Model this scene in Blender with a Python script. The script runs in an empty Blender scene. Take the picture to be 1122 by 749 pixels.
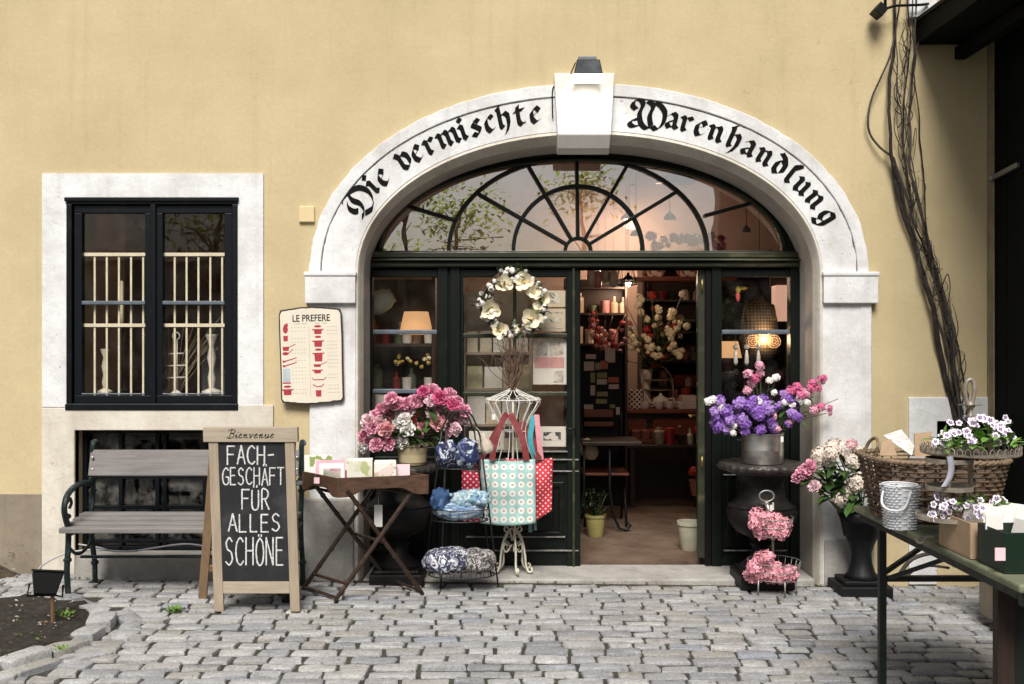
import bpy, bmesh, math, random
from mathutils import Vector, Matrix, Euler
from mathutils.geometry import tessellate_polygon
from mathutils import noise as mnoise

R = math.radians
rnd = random.Random(7)
scene = bpy.context.scene
COL = scene.collection

# ------------------------------------------------------------------ camera, sky, sun, exposure
CAM_Z, CAM_D, F = 1.534, 6.5, 1090.8
cd = bpy.data.cameras.new('camera'); cam = bpy.data.objects.new('camera', cd); COL.objects.link(cam)
cam.location = (0, -CAM_D, CAM_Z); cam.rotation_euler = (R(90), 0, 0)
cd.sensor_width = 36; cd.lens = 35; cd.clip_start = .05; cd.clip_end = 500
scene.camera = cam

SUN_AZ, SUN_EL = R(-174), R(50)      # azimuth measured from +Y towards +X
w = bpy.data.worlds.new('World'); scene.world = w; w.use_nodes = True
nt = w.node_tree; bg = nt.nodes['Background']
sky = nt.nodes.new('ShaderNodeTexSky'); sky.sky_type = 'NISHITA'; sky.sun_disc = False
sky.sun_elevation = SUN_EL; sky.sun_rotation = SUN_AZ; sky.dust_density = 4.0; sky.air_density = 1.0; sky.ozone_density = .6
nt.links.new(sky.outputs[0], bg.inputs[0]); bg.inputs[1].default_value = .05
sd = bpy.data.lights.new('sun', 'SUN'); sun = bpy.data.objects.new('sun', sd); COL.objects.link(sun)
sd.energy = 2.8; sd.angle = R(26); sd.color = (1, .965, .92)
tosun = Vector((math.sin(SUN_AZ)*math.cos(SUN_EL), math.cos(SUN_AZ)*math.cos(SUN_EL), math.sin(SUN_EL)))
sun.rotation_euler = tosun.to_track_quat('Z', 'Y').to_euler(); sun.location = (-4, -8, 9)
scene.view_settings.view_transform = 'Standard'; scene.view_settings.look = 'None'
scene.view_settings.exposure = .70; scene.view_settings.gamma = 1; scene.view_settings.use_curve_mapping = False

# ------------------------------------------------------------------ pixel -> place helpers (photo pixels, known depth)
def P(px, py, Y=0.0):
    d = CAM_D + Y
    return Vector(((px-561)*d/F, Y, CAM_Z-(py-374.5)*d/F))
def W2(px, py, Y=0.0):
    p = P(px, py, Y); return (p.x, p.z)
def gz(x, y=0):
    return max(-.09, min(.04, -.0125*(x-2.0)-.04))
def G(px, py, h=0.0):
    z = h
    for _ in range(6):
        d = (CAM_Z-z)*F/(py-374.5); x = (px-561)*d/F; z = gz(x)+h
    return Vector((x, d-CAM_D, z))

# ------------------------------------------------------------------ mesh builder
class MB:
    def __init__(s): s.v = []; s.f = []; s.mi = []
    def add(s, vs, fs, mi=0):
        b = len(s.v); s.v += [Vector(v) for v in vs]
        for f in fs: s.f.append(tuple(b+i for i in f)); s.mi.append(mi)
    def quad(s, a, b, c, d, mi=0): s.add([a, b, c, d], [(0, 1, 2, 3)], mi)
    def box(s, x0, x1, y0, y1, z0, z1, mi=0, M=None):
        if x0 > x1: x0, x1 = x1, x0
        if y0 > y1: y0, y1 = y1, y0
        if z0 > z1: z0, z1 = z1, z0
        vs = [Vector(q) for q in ((x0,y0,z0),(x1,y0,z0),(x1,y1,z0),(x0,y1,z0),(x0,y0,z1),(x1,y0,z1),(x1,y1,z1),(x0,y1,z1))]
        if M is not None: vs = [M @ v for v in vs]
        s.add(vs, [(0,3,2,1),(4,5,6,7),(0,1,5,4),(1,2,6,5),(2,3,7,6),(3,0,4,7)], mi)
    def bar(s, p, q, wx, wy, up=(0,0,1), mi=0):
        p = Vector(p); q = Vector(q); t = (q-p); L = t.length; t.normalize(); up = Vector(up)
        if abs(t.dot(up)) > .98: up = Vector((0,1,0))
        a = t.cross(up).normalized(); b = a.cross(t).normalized()
        vs = [p+a*i*wx/2+b*j*wy/2 for i, j in ((-1,-1),(1,-1),(1,1),(-1,1))]+[q+a*i*wx/2+b*j*wy/2 for i, j in ((-1,-1),(1,-1),(1,1),(-1,1))]
        s.add(vs, [(0,3,2,1),(4,5,6,7),(0,1,5,4),(1,2,6,5),(2,3,7,6),(3,0,4,7)], mi)
    def tube(s, pts, r, n=8, closed=False, mi=0, caps=True):
        pts = [Vector(p) for p in pts]; m = len(pts)
        rs = r if isinstance(r, (list, tuple)) else [r]*m
        tang = []
        for i in range(m):
            if closed: t = pts[(i+1) % m]-pts[i-1]
            else: t = pts[min(i+1, m-1)]-pts[max(i-1, 0)]
            tang.append(t.normalized() if t.length > 1e-9 else Vector((0,0,1)))
        up = Vector((0,0,1)) if abs(tang[0].z) < .9 else Vector((0,1,0))
        a = tang[0].cross(up).normalized(); vs = []
        for i in range(m):
            a = (a-tang[i]*a.dot(tang[i]))
            if a.length < 1e-6: a = tang[i].orthogonal()
            a.normalize(); b = tang[i].cross(a)
            for k in range(n):
                th = 2*math.pi*k/n; vs.append(pts[i]+(a*math.cos(th)+b*math.sin(th))*rs[i])
        fs = []
        for i in range(m if closed else m-1):
            j = (i+1) % m
            for k in range(n): fs.append((i*n+k, i*n+(k+1) % n, j*n+(k+1) % n, j*n+k))
        if not closed and caps: fs += [tuple(range(n-1, -1, -1)), tuple((m-1)*n+k for k in range(n))]
        s.add(vs, fs, mi)
    def lathe(s, prof, c=(0,0,0), n=32, sx=1, sy=1, mi=0, rot=None, flute=None):
        c = Vector(c); vs = []; m = len(prof)
        for r, z in prof:
            for k in range(n):
                th = 2*math.pi*k/n; rr = r*(1+(flute(th, z) if flute else 0)); v = Vector((rr*math.cos(th)*sx, rr*math.sin(th)*sy, z))
                if rot is not None: v = rot @ v
                vs.append(c+v)
        fs = []
        for i in range(m-1):
            for k in range(n): fs.append((i*n+k, i*n+(k+1) % n, (i+1)*n+(k+1) % n, (i+1)*n+k))
        if prof[0][0] > 1e-6: fs.append(tuple(range(n-1, -1, -1)))
        if prof[-1][0] > 1e-6: fs.append(tuple((m-1)*n+k for k in range(n)))
        s.add(vs, fs, mi)
    def ball(s, c, r, n=10, sc=(1,1,1), mi=0):
        c = Vector(c); h = n//2; vs = []
        for i in range(h+1):
            ph = math.pi*i/h
            for k in range(n):
                th = 2*math.pi*k/n; vs.append(c+Vector((r*sc[0]*math.sin(ph)*math.cos(th), r*sc[1]*math.sin(ph)*math.sin(th), -r*sc[2]*math.cos(ph))))
        fs = [(i*n+k, i*n+(k+1) % n, (i+1)*n+(k+1) % n, (i+1)*n+k) for i in range(h) for k in range(n)]
        s.add(vs, fs, mi)
    def plate(s, loops, y0, y1, mi=0):
        """polygon with holes in the XZ plane, thick from y0 (front) to y1 (back)"""
        L = [[Vector((p[0], p[1], 0)) for p in lp] for lp in loops]
        tris = tessellate_polygon(L); flat = [p for lp in L for p in lp]; n = len(flat); b = len(s.v)
        s.v += [Vector((p.x, y0, p.y)) for p in flat]+[Vector((p.x, y1, p.y)) for p in flat]
        for t in tris:
            s.f.append((b+t[0], b+t[1], b+t[2])); s.mi.append(mi)
            s.f.append((b+n+t[2], b+n+t[1], b+n+t[0])); s.mi.append(mi)
        o = 0
        for lp in L:
            m = len(lp)
            for i in range(m):
                j = (i+1) % m; s.f.append((b+o+i, b+o+j, b+n+o+j, b+n+o+i)); s.mi.append(mi)
            o += m
    def xform(s, M, start=0):
        for i in range(start, len(s.v)): s.v[i] = M @ s.v[i]
        return s

def root_loc(o):
    while o.parent is not None: o = o.parent
    return o.location.copy()

def obj(name, mb, mat, parent=None, bevel=0, smooth=False, world=True, seg=2, fixn=False):
    me = bpy.data.meshes.new(name)
    off = root_loc(parent) if (parent is not None and world) else Vector((0,0,0))
    me.from_pydata([tuple(v-off) for v in mb.v], [], mb.f)
    mats = mat if isinstance(mat, (list, tuple)) else [mat]
    for m in mats: me.materials.append(m)
    if len(mats) > 1: me.polygons.foreach_set('material_index', mb.mi)
    if smooth: me.polygons.foreach_set('use_smooth', [True]*len(me.polygons))
    if fixn:
        bm = bmesh.new(); bm.from_mesh(me); bmesh.ops.recalc_face_normals(bm, faces=bm.faces); bm.to_mesh(me); bm.free()
    me.update()
    if smooth == 'angle': me.set_sharp_from_angle(angle=R(40))
    o = bpy.data.objects.new(name, me); COL.objects.link(o)
    if parent is not None: o.parent = parent
    if bevel:
        b = o.modifiers.new('bevel', 'BEVEL'); b.width = bevel; b.segments = seg; b.limit_method = 'ANGLE'; b.angle_limit = R(35)
    return o

def thing(name, label, cat, loc=(0,0,0), group=None):
    o = bpy.data.objects.new(name, None); COL.objects.link(o); o.location = loc; o.empty_display_size = .1
    o['label'] = label; o['category'] = cat
    if group: o['group'] = group
    return o
def tag(o, label, cat, group=None):
    o['label'] = label; o['category'] = cat
    if group: o['group'] = group
    return o
def single(name, label, cat, mb, mat, group=None, **k):
    """a thing that is one mesh, its origin at its base centre"""
    xs = [v.x for v in mb.v]; ys = [v.y for v in mb.v]; zs = [v.z for v in mb.v]
    c = Vector(((min(xs)+max(xs))/2, (min(ys)+max(ys))/2, min(zs)))
    for i in range(len(mb.v)): mb.v[i] = mb.v[i]-c
    o = obj(name, mb, mat, **k); o.location = c
    return tag(o, label, cat, group)
def struct(name, mb, mat, **k):
    o = obj(name, mb, mat, **k); o['kind'] = 'structure'; return o
def inst(src, loc, rot=None, sc=1.0, parent=None, mat=None):
    """one more object sharing src's mesh, at loc (local to parent)"""
    o = src.copy(); COL.objects.link(o); o.parent = parent; o.location = loc
    if rot is not None: o.rotation_euler = rot.to_euler() if hasattr(rot, 'to_euler') else rot
    o.scale = (sc, sc, sc) if not isinstance(sc, (tuple, list)) else sc
    return o
def copy_tree(o, parent=None):
    c = o.copy(); COL.objects.link(c); c.parent = parent
    for ch in list(o.children): copy_tree(ch, c)
    return c

# ------------------------------------------------------------------ materials
def _mat(name):
    m = bpy.data.materials.new(name); m.use_nodes = True; n = m.node_tree.nodes
    return m, m.node_tree, n['Principled BSDF']
def _noise(nt, scale, detail=6, rough=.6, vec=None):
    n = nt.nodes.new('ShaderNodeTexNoise'); n.inputs['Scale'].default_value = scale; n.inputs['Detail'].default_value = detail; n.inputs['Roughness'].default_value = rough
    if vec is not None: nt.links.new(vec, n.inputs['Vector'])
    return n
def _ramp(nt, fac, stops):
    r = nt.nodes.new('ShaderNodeValToRGB'); e = r.color_ramp.elements
    while len(e) < len(stops): e.new(.5)
    for i, (p, c) in enumerate(stops):
        e[i].position = p; e[i].color = (c[0], c[1], c[2], 1) if hasattr(c, '__len__') else (c, c, c, 1)
    nt.links.new(fac, r.inputs[0]); return r
def _mix(nt, fac, a, b, mode='MIX'):
    n = nt.nodes.new('ShaderNodeMix'); n.data_type = 'RGBA'; n.blend_type = mode
    for s, v in ((n.inputs[0], fac), (n.inputs[6], a), (n.inputs[7], b)):
        if hasattr(v, 'links'): nt.links.new(v, s)
        elif hasattr(v, '__len__'): s.default_value = (v[0], v[1], v[2], 1)
        else: s.default_value = v
    return n.outputs[2]
def _math(nt, op, a, b=None, c=None):
    n = nt.nodes.new('ShaderNodeMath'); n.operation = op
    for i, v in enumerate((a, b, c)):
        if v is None: continue
        if hasattr(v, 'links'): nt.links.new(v, n.inputs[i])
        else: n.inputs[i].default_value = v
    return n.outputs[0]
def _bump(nt, h, strength, dist, bsdf):
    b = nt.nodes.new('ShaderNodeBump'); b.inputs['Strength'].default_value = strength; b.inputs['Distance'].default_value = dist
    nt.links.new(h, b.inputs['Height']); nt.links.new(b.outputs[0], bsdf.inputs['Normal']); return b
def _coord(nt, scale=(1,1,1), kind='Object', rot=(0,0,0)):
    t = nt.nodes.new('ShaderNodeTexCoord'); m = nt.nodes.new('ShaderNodeMapping'); m.inputs['Scale'].default_value = scale; m.inputs['Rotation'].default_value = rot
    nt.links.new(t.outputs[kind], m.inputs[0]); return m.outputs[0]
def sc(c, k): return tuple(max(0, min(1, x*k)) for x in c)

def M(name, col, rough=.6, metal=0, var=.18, scale=14, bump=0, bscale=60, bdist=.004, stretch=(1,1,1), col2=None, spec=.5, island=0, sheen=0, trans=0):
    m, nt, b = _mat(name); v = _coord(nt, stretch)
    n = _noise(nt, scale, 7, .62, v)
    c = _ramp(nt, n.outputs['Fac'], [(.3, sc(col, 1-var)), (.55, col), (.75, col2 if col2 else sc(col, 1+var))]).outputs[0]
    if island:
        g = nt.nodes.new('ShaderNodeNewGeometry')
        k = _math(nt, 'MULTIPLY_ADD', g.outputs['Random Per Island'], 2*island, 1-island)
        h = nt.nodes.new('ShaderNodeHueSaturation'); nt.links.new(k, h.inputs['Value']); nt.links.new(c, h.inputs['Color']); c = h.outputs[0]
    nt.links.new(c, b.inputs['Base Color'])
    b.inputs['Roughness'].default_value = rough; b.inputs['Metallic'].default_value = metal; b.inputs['Specular IOR Level'].default_value = spec
    rr = _ramp(nt, n.outputs['Fac'], [(.3, min(1, rough*1.15)), (.7, rough*.85)]); nt.links.new(rr.outputs[0], b.inputs['Roughness'])
    if trans: b.inputs['Transmission Weight'].default_value = trans
    if bump:
        n2 = _noise(nt, bscale, 8, .65, v); _bump(nt, n2.outputs['Fac'], bump, bdist, b)
    return m

def M_wood(name, col, axis='x', var=.35, rough=.65, scale=3, dirt=.3, spec=.4):
    st = {'x': (1.5, 22, 22), 'y': (22, 1.5, 22), 'z': (22, 22, 1.5)}[axis]
    m, nt, b = _mat(name); v = _coord(nt, st); n = _noise(nt, scale, 9, .7, v)
    n0 = _noise(nt, 2.3, 5, .6, _coord(nt))
    c = _ramp(nt, n.outputs['Fac'], [(.28, sc(col, 1-var)), (.5, col), (.72, sc(col, 1+var*.6))]).outputs[0]
    c = _mix(nt, _ramp(nt, n0.outputs['Fac'], [(.42, 0), (.72, dirt)]).outputs[0], c, sc(col, .35))
    g = nt.nodes.new('ShaderNodeNewGeometry'); h = nt.nodes.new('ShaderNodeHueSaturation')
    nt.links.new(_math(nt, 'MULTIPLY_ADD', g.outputs['Random Per Island'], .35, .82), h.inputs['Value']); nt.links.new(c, h.inputs['Color'])
    nt.links.new(h.outputs[0], b.inputs['Base Color']); b.inputs['Roughness'].default_value = rough; b.inputs['Specular IOR Level'].default_value = spec
    _bump(nt, n.outputs['Fac'], .35, .003, b); return m

def M_plaster(name, col, dirt, amount=.35, streak=.2, bump=.25, spots=.5, edge_scale=1.1, crack=.3):
    m, nt, b = _mat(name); v = _coord(nt)
    big = _noise(nt, edge_scale, 9, .68, v); fine = _noise(nt, 38, 8, .7, v); mid = _noise(nt, 6, 8, .7, v)
    vs = _coord(nt, (7, 7, .45)); st = _noise(nt, 1.6, 6, .6, vs)
    c = _mix(nt, _ramp(nt, big.outputs['Fac'], [(.40, 0), (.72, amount)]).outputs[0], col, sc(dirt, 1))
    c = _mix(nt, _ramp(nt, st.outputs['Fac'], [(.55, 0), (.8, streak)]).outputs[0], c, sc(dirt, .8))
    c = _mix(nt, _ramp(nt, mid.outputs['Fac'], [(.3, .12), (.5, 0), (.75, 0)]).outputs[0], c, sc(col, 1.18))
    sp = _noise(nt, 55, 3, .5, v)
    c = _mix(nt, _ramp(nt, sp.outputs['Fac'], [(.70, 0), (.76, spots)]).outputs[0], c, sc(dirt, .45))
    c = _mix(nt, _ramp(nt, fine.outputs['Fac'], [(.35, .10), (.6, 0)]).outputs[0], c, sc(dirt, .7))
    cr = _noise(nt, 1.7, 4, .55, v); cr2 = _noise(nt, .8, 3, .5, v); band = _math(nt, 'LESS_THAN', _math(nt, 'ABSOLUTE', _math(nt, 'SUBTRACT', cr.outputs['Fac'], .5)), .0011); gate = _ramp(nt, cr2.outputs['Fac'], [(.54, 0), (.58, crack)])
    c = _mix(nt, _math(nt, 'MULTIPLY', band, gate.outputs[0]), c, sc(dirt, .5))
    nt.links.new(c, b.inputs['Base Color']); b.inputs['Roughness'].default_value = .88; b.inputs['Specular IOR Level'].default_value = .25
    h = _math(nt, 'ADD', _math(nt, 'MULTIPLY', mid.outputs['Fac'], 1.0), _math(nt, 'MULTIPLY', fine.outputs['Fac'], .45))
    _bump(nt, h, bump, .012, b); return m

def M_glass(name, tint=(1,1,1), ior=1.6, rough=0.0, dust=.03, wob=0.0):
    m = bpy.data.materials.new(name); m.use_nodes = True; nt = m.node_tree; nt.nodes.clear()
    out = nt.nodes.new('ShaderNodeOutputMaterial'); tr = nt.nodes.new('ShaderNodeBsdfTransparent'); gl = nt.nodes.new('ShaderNodeBsdfGlossy'); df = nt.nodes.new('ShaderNodeBsdfDiffuse')
    tr.inputs[0].default_value = (*tint, 1); gl.inputs['Roughness'].default_value = rough; gl.inputs[0].default_value = (1,1,1,1); df.inputs[0].default_value = (.5,.48,.44,1)
    lw = nt.nodes.new('ShaderNodeLayerWeight'); lw.inputs[0].default_value = .5
    fr = nt.nodes.new('ShaderNodeMath'); fr.operation = 'MULTIPLY_ADD'; p5 = _math(nt, 'POWER', lw.outputs['Facing'], 5.0); nt.links.new(p5, fr.inputs[0]); fr.inputs[1].default_value = 1-ior; fr.inputs[2].default_value = ior
    m1 = nt.nodes.new('ShaderNodeMixShader'); m2 = nt.nodes.new('ShaderNodeMixShader')
    nt.links.new(fr.outputs[0], m1.inputs[0]); nt.links.new(tr.outputs[0], m1.inputs[1]); nt.links.new(gl.outputs[0], m1.inputs[2])
    if wob:
        n = _noise(nt, 2.2, 2, .5, _coord(nt)); bp = nt.nodes.new('ShaderNodeBump'); bp.inputs['Strength'].default_value = wob; bp.inputs['Distance'].default_value = .02
        nt.links.new(n.outputs['Fac'], bp.inputs['Height']); nt.links.new(bp.outputs[0], gl.inputs['Normal'])
    n = _noise(nt, 9, 8, .7, _coord(nt)); r = _ramp(nt, n.outputs['Fac'], [(.45, 0), (.8, dust*2)])
    nt.links.new(r.outputs[0], m2.inputs[0]); nt.links.new(m1.outputs[0], m2.inputs[1]); nt.links.new(df.outputs[0], m2.inputs[2])
    nt.links.new(m2.outputs[0], out.inputs[0]); return m

def M_leaf(name, col):
    m, nt, b = _mat(name); nt.nodes.remove(b); o = nt.nodes['Material Output']; d = nt.nodes.new('ShaderNodeBsdfDiffuse'); t = nt.nodes.new('ShaderNodeBsdfTranslucent'); x = nt.nodes.new('ShaderNodeMixShader'); d.inputs[0].default_value = (*col, 1); t.inputs[0].default_value = (*sc(col, 1.6), 1); x.inputs[0].default_value = .6
    nt.links.new(d.outputs[0], x.inputs[1]); nt.links.new(t.outputs[0], x.inputs[2]); nt.links.new(x.outputs[0], o.inputs[0]); return m
def M_emit(name, col, e):
    m, nt, b = _mat(name); b.inputs['Base Color'].default_value = (*col, 1); b.inputs['Emission Color'].default_value = (*col, 1); b.inputs['Emission Strength'].default_value = e
    return m

def M_dots(name, base, rings, sp, rot=0.0, rough=.75):
    """fabric printed with a regular grid of dots; rings = [(radius fraction, colour)] from large to small"""
    m, nt, b = _mat(name); v = _coord(nt, (1/sp, 1/sp, 1/sp), rot=(0, rot, 0)); sx = nt.nodes.new('ShaderNodeSeparateXYZ'); nt.links.new(v, sx.inputs[0])
    fx = _math(nt, 'SUBTRACT', _math(nt, 'FRACT', sx.outputs[0]), .5); fz = _math(nt, 'SUBTRACT', _math(nt, 'FRACT', sx.outputs[2]), .5)
    d = _math(nt, 'SQRT', _math(nt, 'ADD', _math(nt, 'MULTIPLY', fx, fx), _math(nt, 'MULTIPLY', fz, fz)))
    n = _noise(nt, 30, 5, .6, _coord(nt)); c = _ramp(nt, n.outputs['Fac'], [(.3, sc(base, .82)), (.7, sc(base, 1.12))]).outputs[0]
    for r, colr in rings: c = _mix(nt, _math(nt, 'LESS_THAN', d, r), c, colr)
    nt.links.new(c, b.inputs['Base Color']); b.inputs['Roughness'].default_value = rough
    w_ = _noise(nt, 9, 4, .5, _coord(nt)); _bump(nt, w_.outputs['Fac'], .35, .02, b); return m

def M_print(name, cols, scale=20, rough=.8, stretch=(1,1,1)):
    """mottled printed cloth or paper: voronoi patches of the given colours"""
    m, nt, b = _mat(name); v = _coord(nt, stretch); n = _noise(nt, scale*.4, 3, .5, v)
    mx = nt.nodes.new('ShaderNodeMix'); mx.data_type = 'VECTOR'; mx.inputs[0].default_value = .12
    nt.links.new(v, mx.inputs[4]); nt.links.new(n.outputs['Color'], mx.inputs[5])
    vo = nt.nodes.new('ShaderNodeTexVoronoi'); vo.inputs['Scale'].default_value = scale; nt.links.new(mx.outputs[1], vo.inputs['Vector'])
    sx = nt.nodes.new('ShaderNodeSeparateXYZ'); nt.links.new(vo.outputs['Color'], sx.inputs[0])
    k = len(cols); r = _ramp(nt, sx.outputs[0], [(i/k, c) for i, c in enumerate(cols)]); r.color_ramp.interpolation = 'CONSTANT'
    nt.links.new(r.outputs[0], b.inputs['Base Color']); b.inputs['Roughness'].default_value = rough
    n2 = _noise(nt, 25, 5, .6, v); _bump(nt, n2.outputs['Fac'], .4, .01, b); return m

mat_wall = M_plaster('ochre plaster', (.585, .485, .288), (.35, .275, .15), .42, .26, .3, .4, crack=.22)
mat_white = M_plaster('white lime paint', (.78, .79, .79), (.36, .34, .30), .62, .42, .5, .8, 2.6)
mat_key = M_plaster('keystone paint', (.80, .78, .73), (.5, .46, .38), .2, .12, .2, .3, 2.2)
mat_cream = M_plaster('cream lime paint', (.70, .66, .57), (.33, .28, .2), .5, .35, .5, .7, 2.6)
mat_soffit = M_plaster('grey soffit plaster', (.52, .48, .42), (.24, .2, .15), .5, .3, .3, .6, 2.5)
mat_plinth = M_plaster('grey render plinth', (.30, .255, .19), (.13, .11, .08), .6, .5, .4, .5, 2.0)
mat_stone = M_plaster('pale rough stone', (.43, .415, .385), (.17, .155, .13), .7, .3, .9, .8, 3.5)
mat_green = M('dark green gloss paint', (.0045, .0075, .0055), .42, 0, .35, 9, .12, 40, .002, col2=(.014, .017, .011), spec=.22)
mat_olive = M('weathered olive green paint', (.030, .034, .018), .45, 0, .5, 6, .15, 30, .002, stretch=(.3, 1, 1), col2=(.13, .12, .065), spec=.35)
mat_ledgelight = M('pale ledge highlight and dust', (.24, .235, .215), .7, 0, .5, 26, col2=(.5, .48, .44))  # pale tone for ledges: dust plus the highlight painted in
mat_navy = M('blackish blue window paint', (.004, .006, .008), .42, 0, .35, 9, .12, 40, .002, col2=(.012, .015, .018), spec=.22)
mat_bluebar = M('faded blue grey bar paint', (.10, .125, .15), .5, 0, .3, 20)
mat_black = M('black paint', (.004, .004, .004), .5, 0, .3, 10, spec=.2)
mat_ink = M('black lettering paint', (.005, .005, .005), .75, 0, .3, 30, col2=(.022, .021, .02), spec=.12)
mat_iron = M('black iron', (.006, .006, .007), .55, .0, .4, 20, .2, 60, spec=.3)
mat_greeniron = M('dark green cast iron', (.010, .022, .022), .35, .1, .4, 20, .2, 60, col2=(.04, .07, .07))
mat_wire = M('dark wire', (.03, .03, .032), .5, .5, .3, 40)
mat_creamiron = M('cream painted iron', (.62, .59, .48), .5, 0, .2, 30, .1)
mat_whitewire = M('white painted wire', (.72, .70, .64), .5, 0, .2, 30)
mat_castgrey = M('dark grey cast iron', (.009, .008, .0075), .55, .0, .4, 12, .35, 45, col2=(.03, .027, .025), spec=.25)
mat_urnrim = M('paler urn rim iron', (.06, .052, .048), .45, .4, .45, 16, .3, 45, col2=(.17, .15, .14))  # rim tone paler than the bowl iron
mat_zinc = M('brushed tin', (.62, .60, .56), .33, .95, .15, 3, stretch=(1, 1, 12))
mat_glass = M_glass('window glass', (.97, .96, .94), .03, .0, .012, .05)
mat_doorglass = M_glass('door glass', (.97, .96, .94), .07, .0, .02, .05)
mat_fanglass = M_glass('fanlight glass', (.95, .92, .90), .33, .0, .03, .06)
mat_basglass = M_glass('dusty basement glass', (.5, .48, .45), .04, .05, .18)
# ================================================================== GROUND
def ground():
    mb = MB(); n = 40
    xs = [-200, -60, -20, -9]+[-8+i*.8 for i in range(21)]+[9, 20, 60, 200]; ys = [-200, -60, -20, -9, -6, -4, -2, -1, 0, 1, 8, 40, 200]
    vs = [(x, y, gz(x)-.013) for y in ys for x in xs]; k = len(xs)
    mb.add(vs, [(j*k+i, j*k+i+1, (j+1)*k+i+1, (j+1)*k+i) for j in range(len(ys)-1) for i in range(k-1)])
    m, nt, b = _mat('joint sand and far paving'); v = _coord(nt); br = nt.nodes.new('ShaderNodeTexNoise'); br.inputs['Scale'].default_value = 30; br.inputs['Detail'].default_value = 8
    nt.links.new(v, br.inputs['Vector']); c = _ramp(nt, br.outputs['Fac'], [(.3, (.022, .02, .017)), (.6, (.05, .045, .038)), (.75, (.10, .095, .08))]).outputs[0]
    n2 = _noise(nt, 3, 5, .6, v); c = _mix(nt, _ramp(nt, n2.outputs['Fac'], [(.50, 0), (.64, .75)]).outputs[0], c, (.045, .055, .018))
    nt.links.new(c, b.inputs['Base Color']); b.inputs['Roughness'].default_value = .95; _bump(nt, br.outputs['Fac'], .8, .02, b)
    return struct('ground', mb, m)
ground()

def mat_cobble():
    m, nt, b = _mat('grey granite setts'); v = _coord(nt); g = nt.nodes.new('ShaderNodeNewGeometry'); ri = g.outputs['Random Per Island']
    n = _noise(nt, 7, 9, .7, v); f = _noise(nt, 75, 6, .75, v); big = _noise(nt, .9, 4, .6, v)
    base = _ramp(nt, ri, [(0, (.22, .225, .235)), (.2, (.31, .315, .325)), (.45, (.30, .29, .265)), (.7, (.37, .375, .385)), (.9, (.41, .405, .385)), (1, (.25, .27, .31))]).outputs[0]
    c = _mix(nt, _ramp(nt, n.outputs['Fac'], [(.34, .5), (.48, 0)]).outputs[0], base, (.20, .195, .19))
    c = _mix(nt, _ramp(nt, n.outputs['Fac'], [(.58, 0), (.75, .6)]).outputs[0], c, (.60, .595, .58))
    c = _mix(nt, _ramp(nt, big.outputs['Fac'], [(.5, 0), (.8, .35)]).outputs[0], c, (.25, .24, .215))
    c = _mix(nt, .8, c, _ramp(nt, f.outputs['Fac'], [(.3, .22), (.5, .52), (.7, .78)]).outputs[0], 'OVERLAY')
    nt.links.new(c, b.inputs['Base Color'])
    rr = _ramp(nt, n.outputs['Fac'], [(.3, .55), (.7, .75)]); nt.links.new(rr.outputs[0], b.inputs['Roughness'])
    h = _math(nt, 'ADD', n.outputs['Fac'], _math(nt, 'MULTIPLY', f.outputs['Fac'], .35)); _bump(nt, h, .85, .014, b)
    return m
mat_sett = mat_cobble()

# flower-bed kerb line (photo pixels on the ground plane)
KERB = [G(*q) for q in ((-150, 775), (-60, 749), (5, 733), (45, 721), (80, 708), (106, 692), (113, 680), (100, 668))]
KERB_BACK = [G(*q) for q in ((62, 652), (28, 654), (0, 659), (-50, 668), (-120, 685))]
BED = [(p.x, p.y) for p in KERB]+[(p.x, p.y) for p in KERB_BACK]
def inside(x, y, poly):
    c = False; j = len(poly)-1
    for i in range(len(poly)):
        if (poly[i][1] > y) != (poly[j][1] > y) and x < (poly[j][0]-poly[i][0])*(y-poly[i][1])/(poly[j][1]-poly[i][1])+poly[i][0]: c = not c
        j = i
    return c
def dist_poly(x, y, line):
    best = 9; p = Vector((x, y))
    for a, b in zip(line, line[1:]):
        a = Vector((a[0], a[1])); b = Vector((b[0], b[1])); t = max(0, min(1, (p-a).dot(b-a)/max(1e-9, (b-a).length_squared))); best = min(best, (p-a-(b-a)*t).length)
    return best

def stone(mb, cx, cy, lx, ly, ang, top, rs, h=.10, wob=.009, crown=.004):
    """one rough sett: irregular octagon top with worn edges"""
    ca, sa = math.cos(ang), math.sin(ang); hx, hy = lx/2, ly/2; k = min(hx, hy)*.25
    oc = [(-hx+k, -hy), (0, -hy), (hx-k, -hy), (hx, -hy+k), (hx, hy-k), (hx-k, hy), (0, hy), (-hx+k, hy), (-hx, hy-k), (-hx, -hy+k)]
    oc = [(x+rs.uniform(-wob, wob)*.7, y+rs.uniform(-wob, wob)*.7) for x, y in oc]
    tx, ty = rs.uniform(-.018, .018), rs.uniform(-.022, .022); n = len(oc); vs = []
    for sc_, z in ((1.0, -h), (1.0, -.008), (.975, -.002), (.92, .0004)):
        for x, y in oc:
            zz = top+z+(tx*x+ty*y)*(1 if z > -h else 0)+(rs.uniform(-.0025, .0025) if z > -h else 0)
            vs.append((cx+(x*ca-y*sa)*sc_+(0 if sc_ == 1 else 0), cy+(x*sa+y*ca)*sc_, zz))
    vs.append((cx, cy, top+crown*rs.uniform(-.3, 1)))
    fs = [(r*n+i, r*n+(i+1) % n, (r+1)*n+(i+1) % n, (r+1)*n+i) for r in range(3) for i in range(n)]+[(3*n+i, 3*n+(i+1) % n, 4*n) for i in range(n)]
    mb.add(vs, fs)
    return mb
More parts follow.
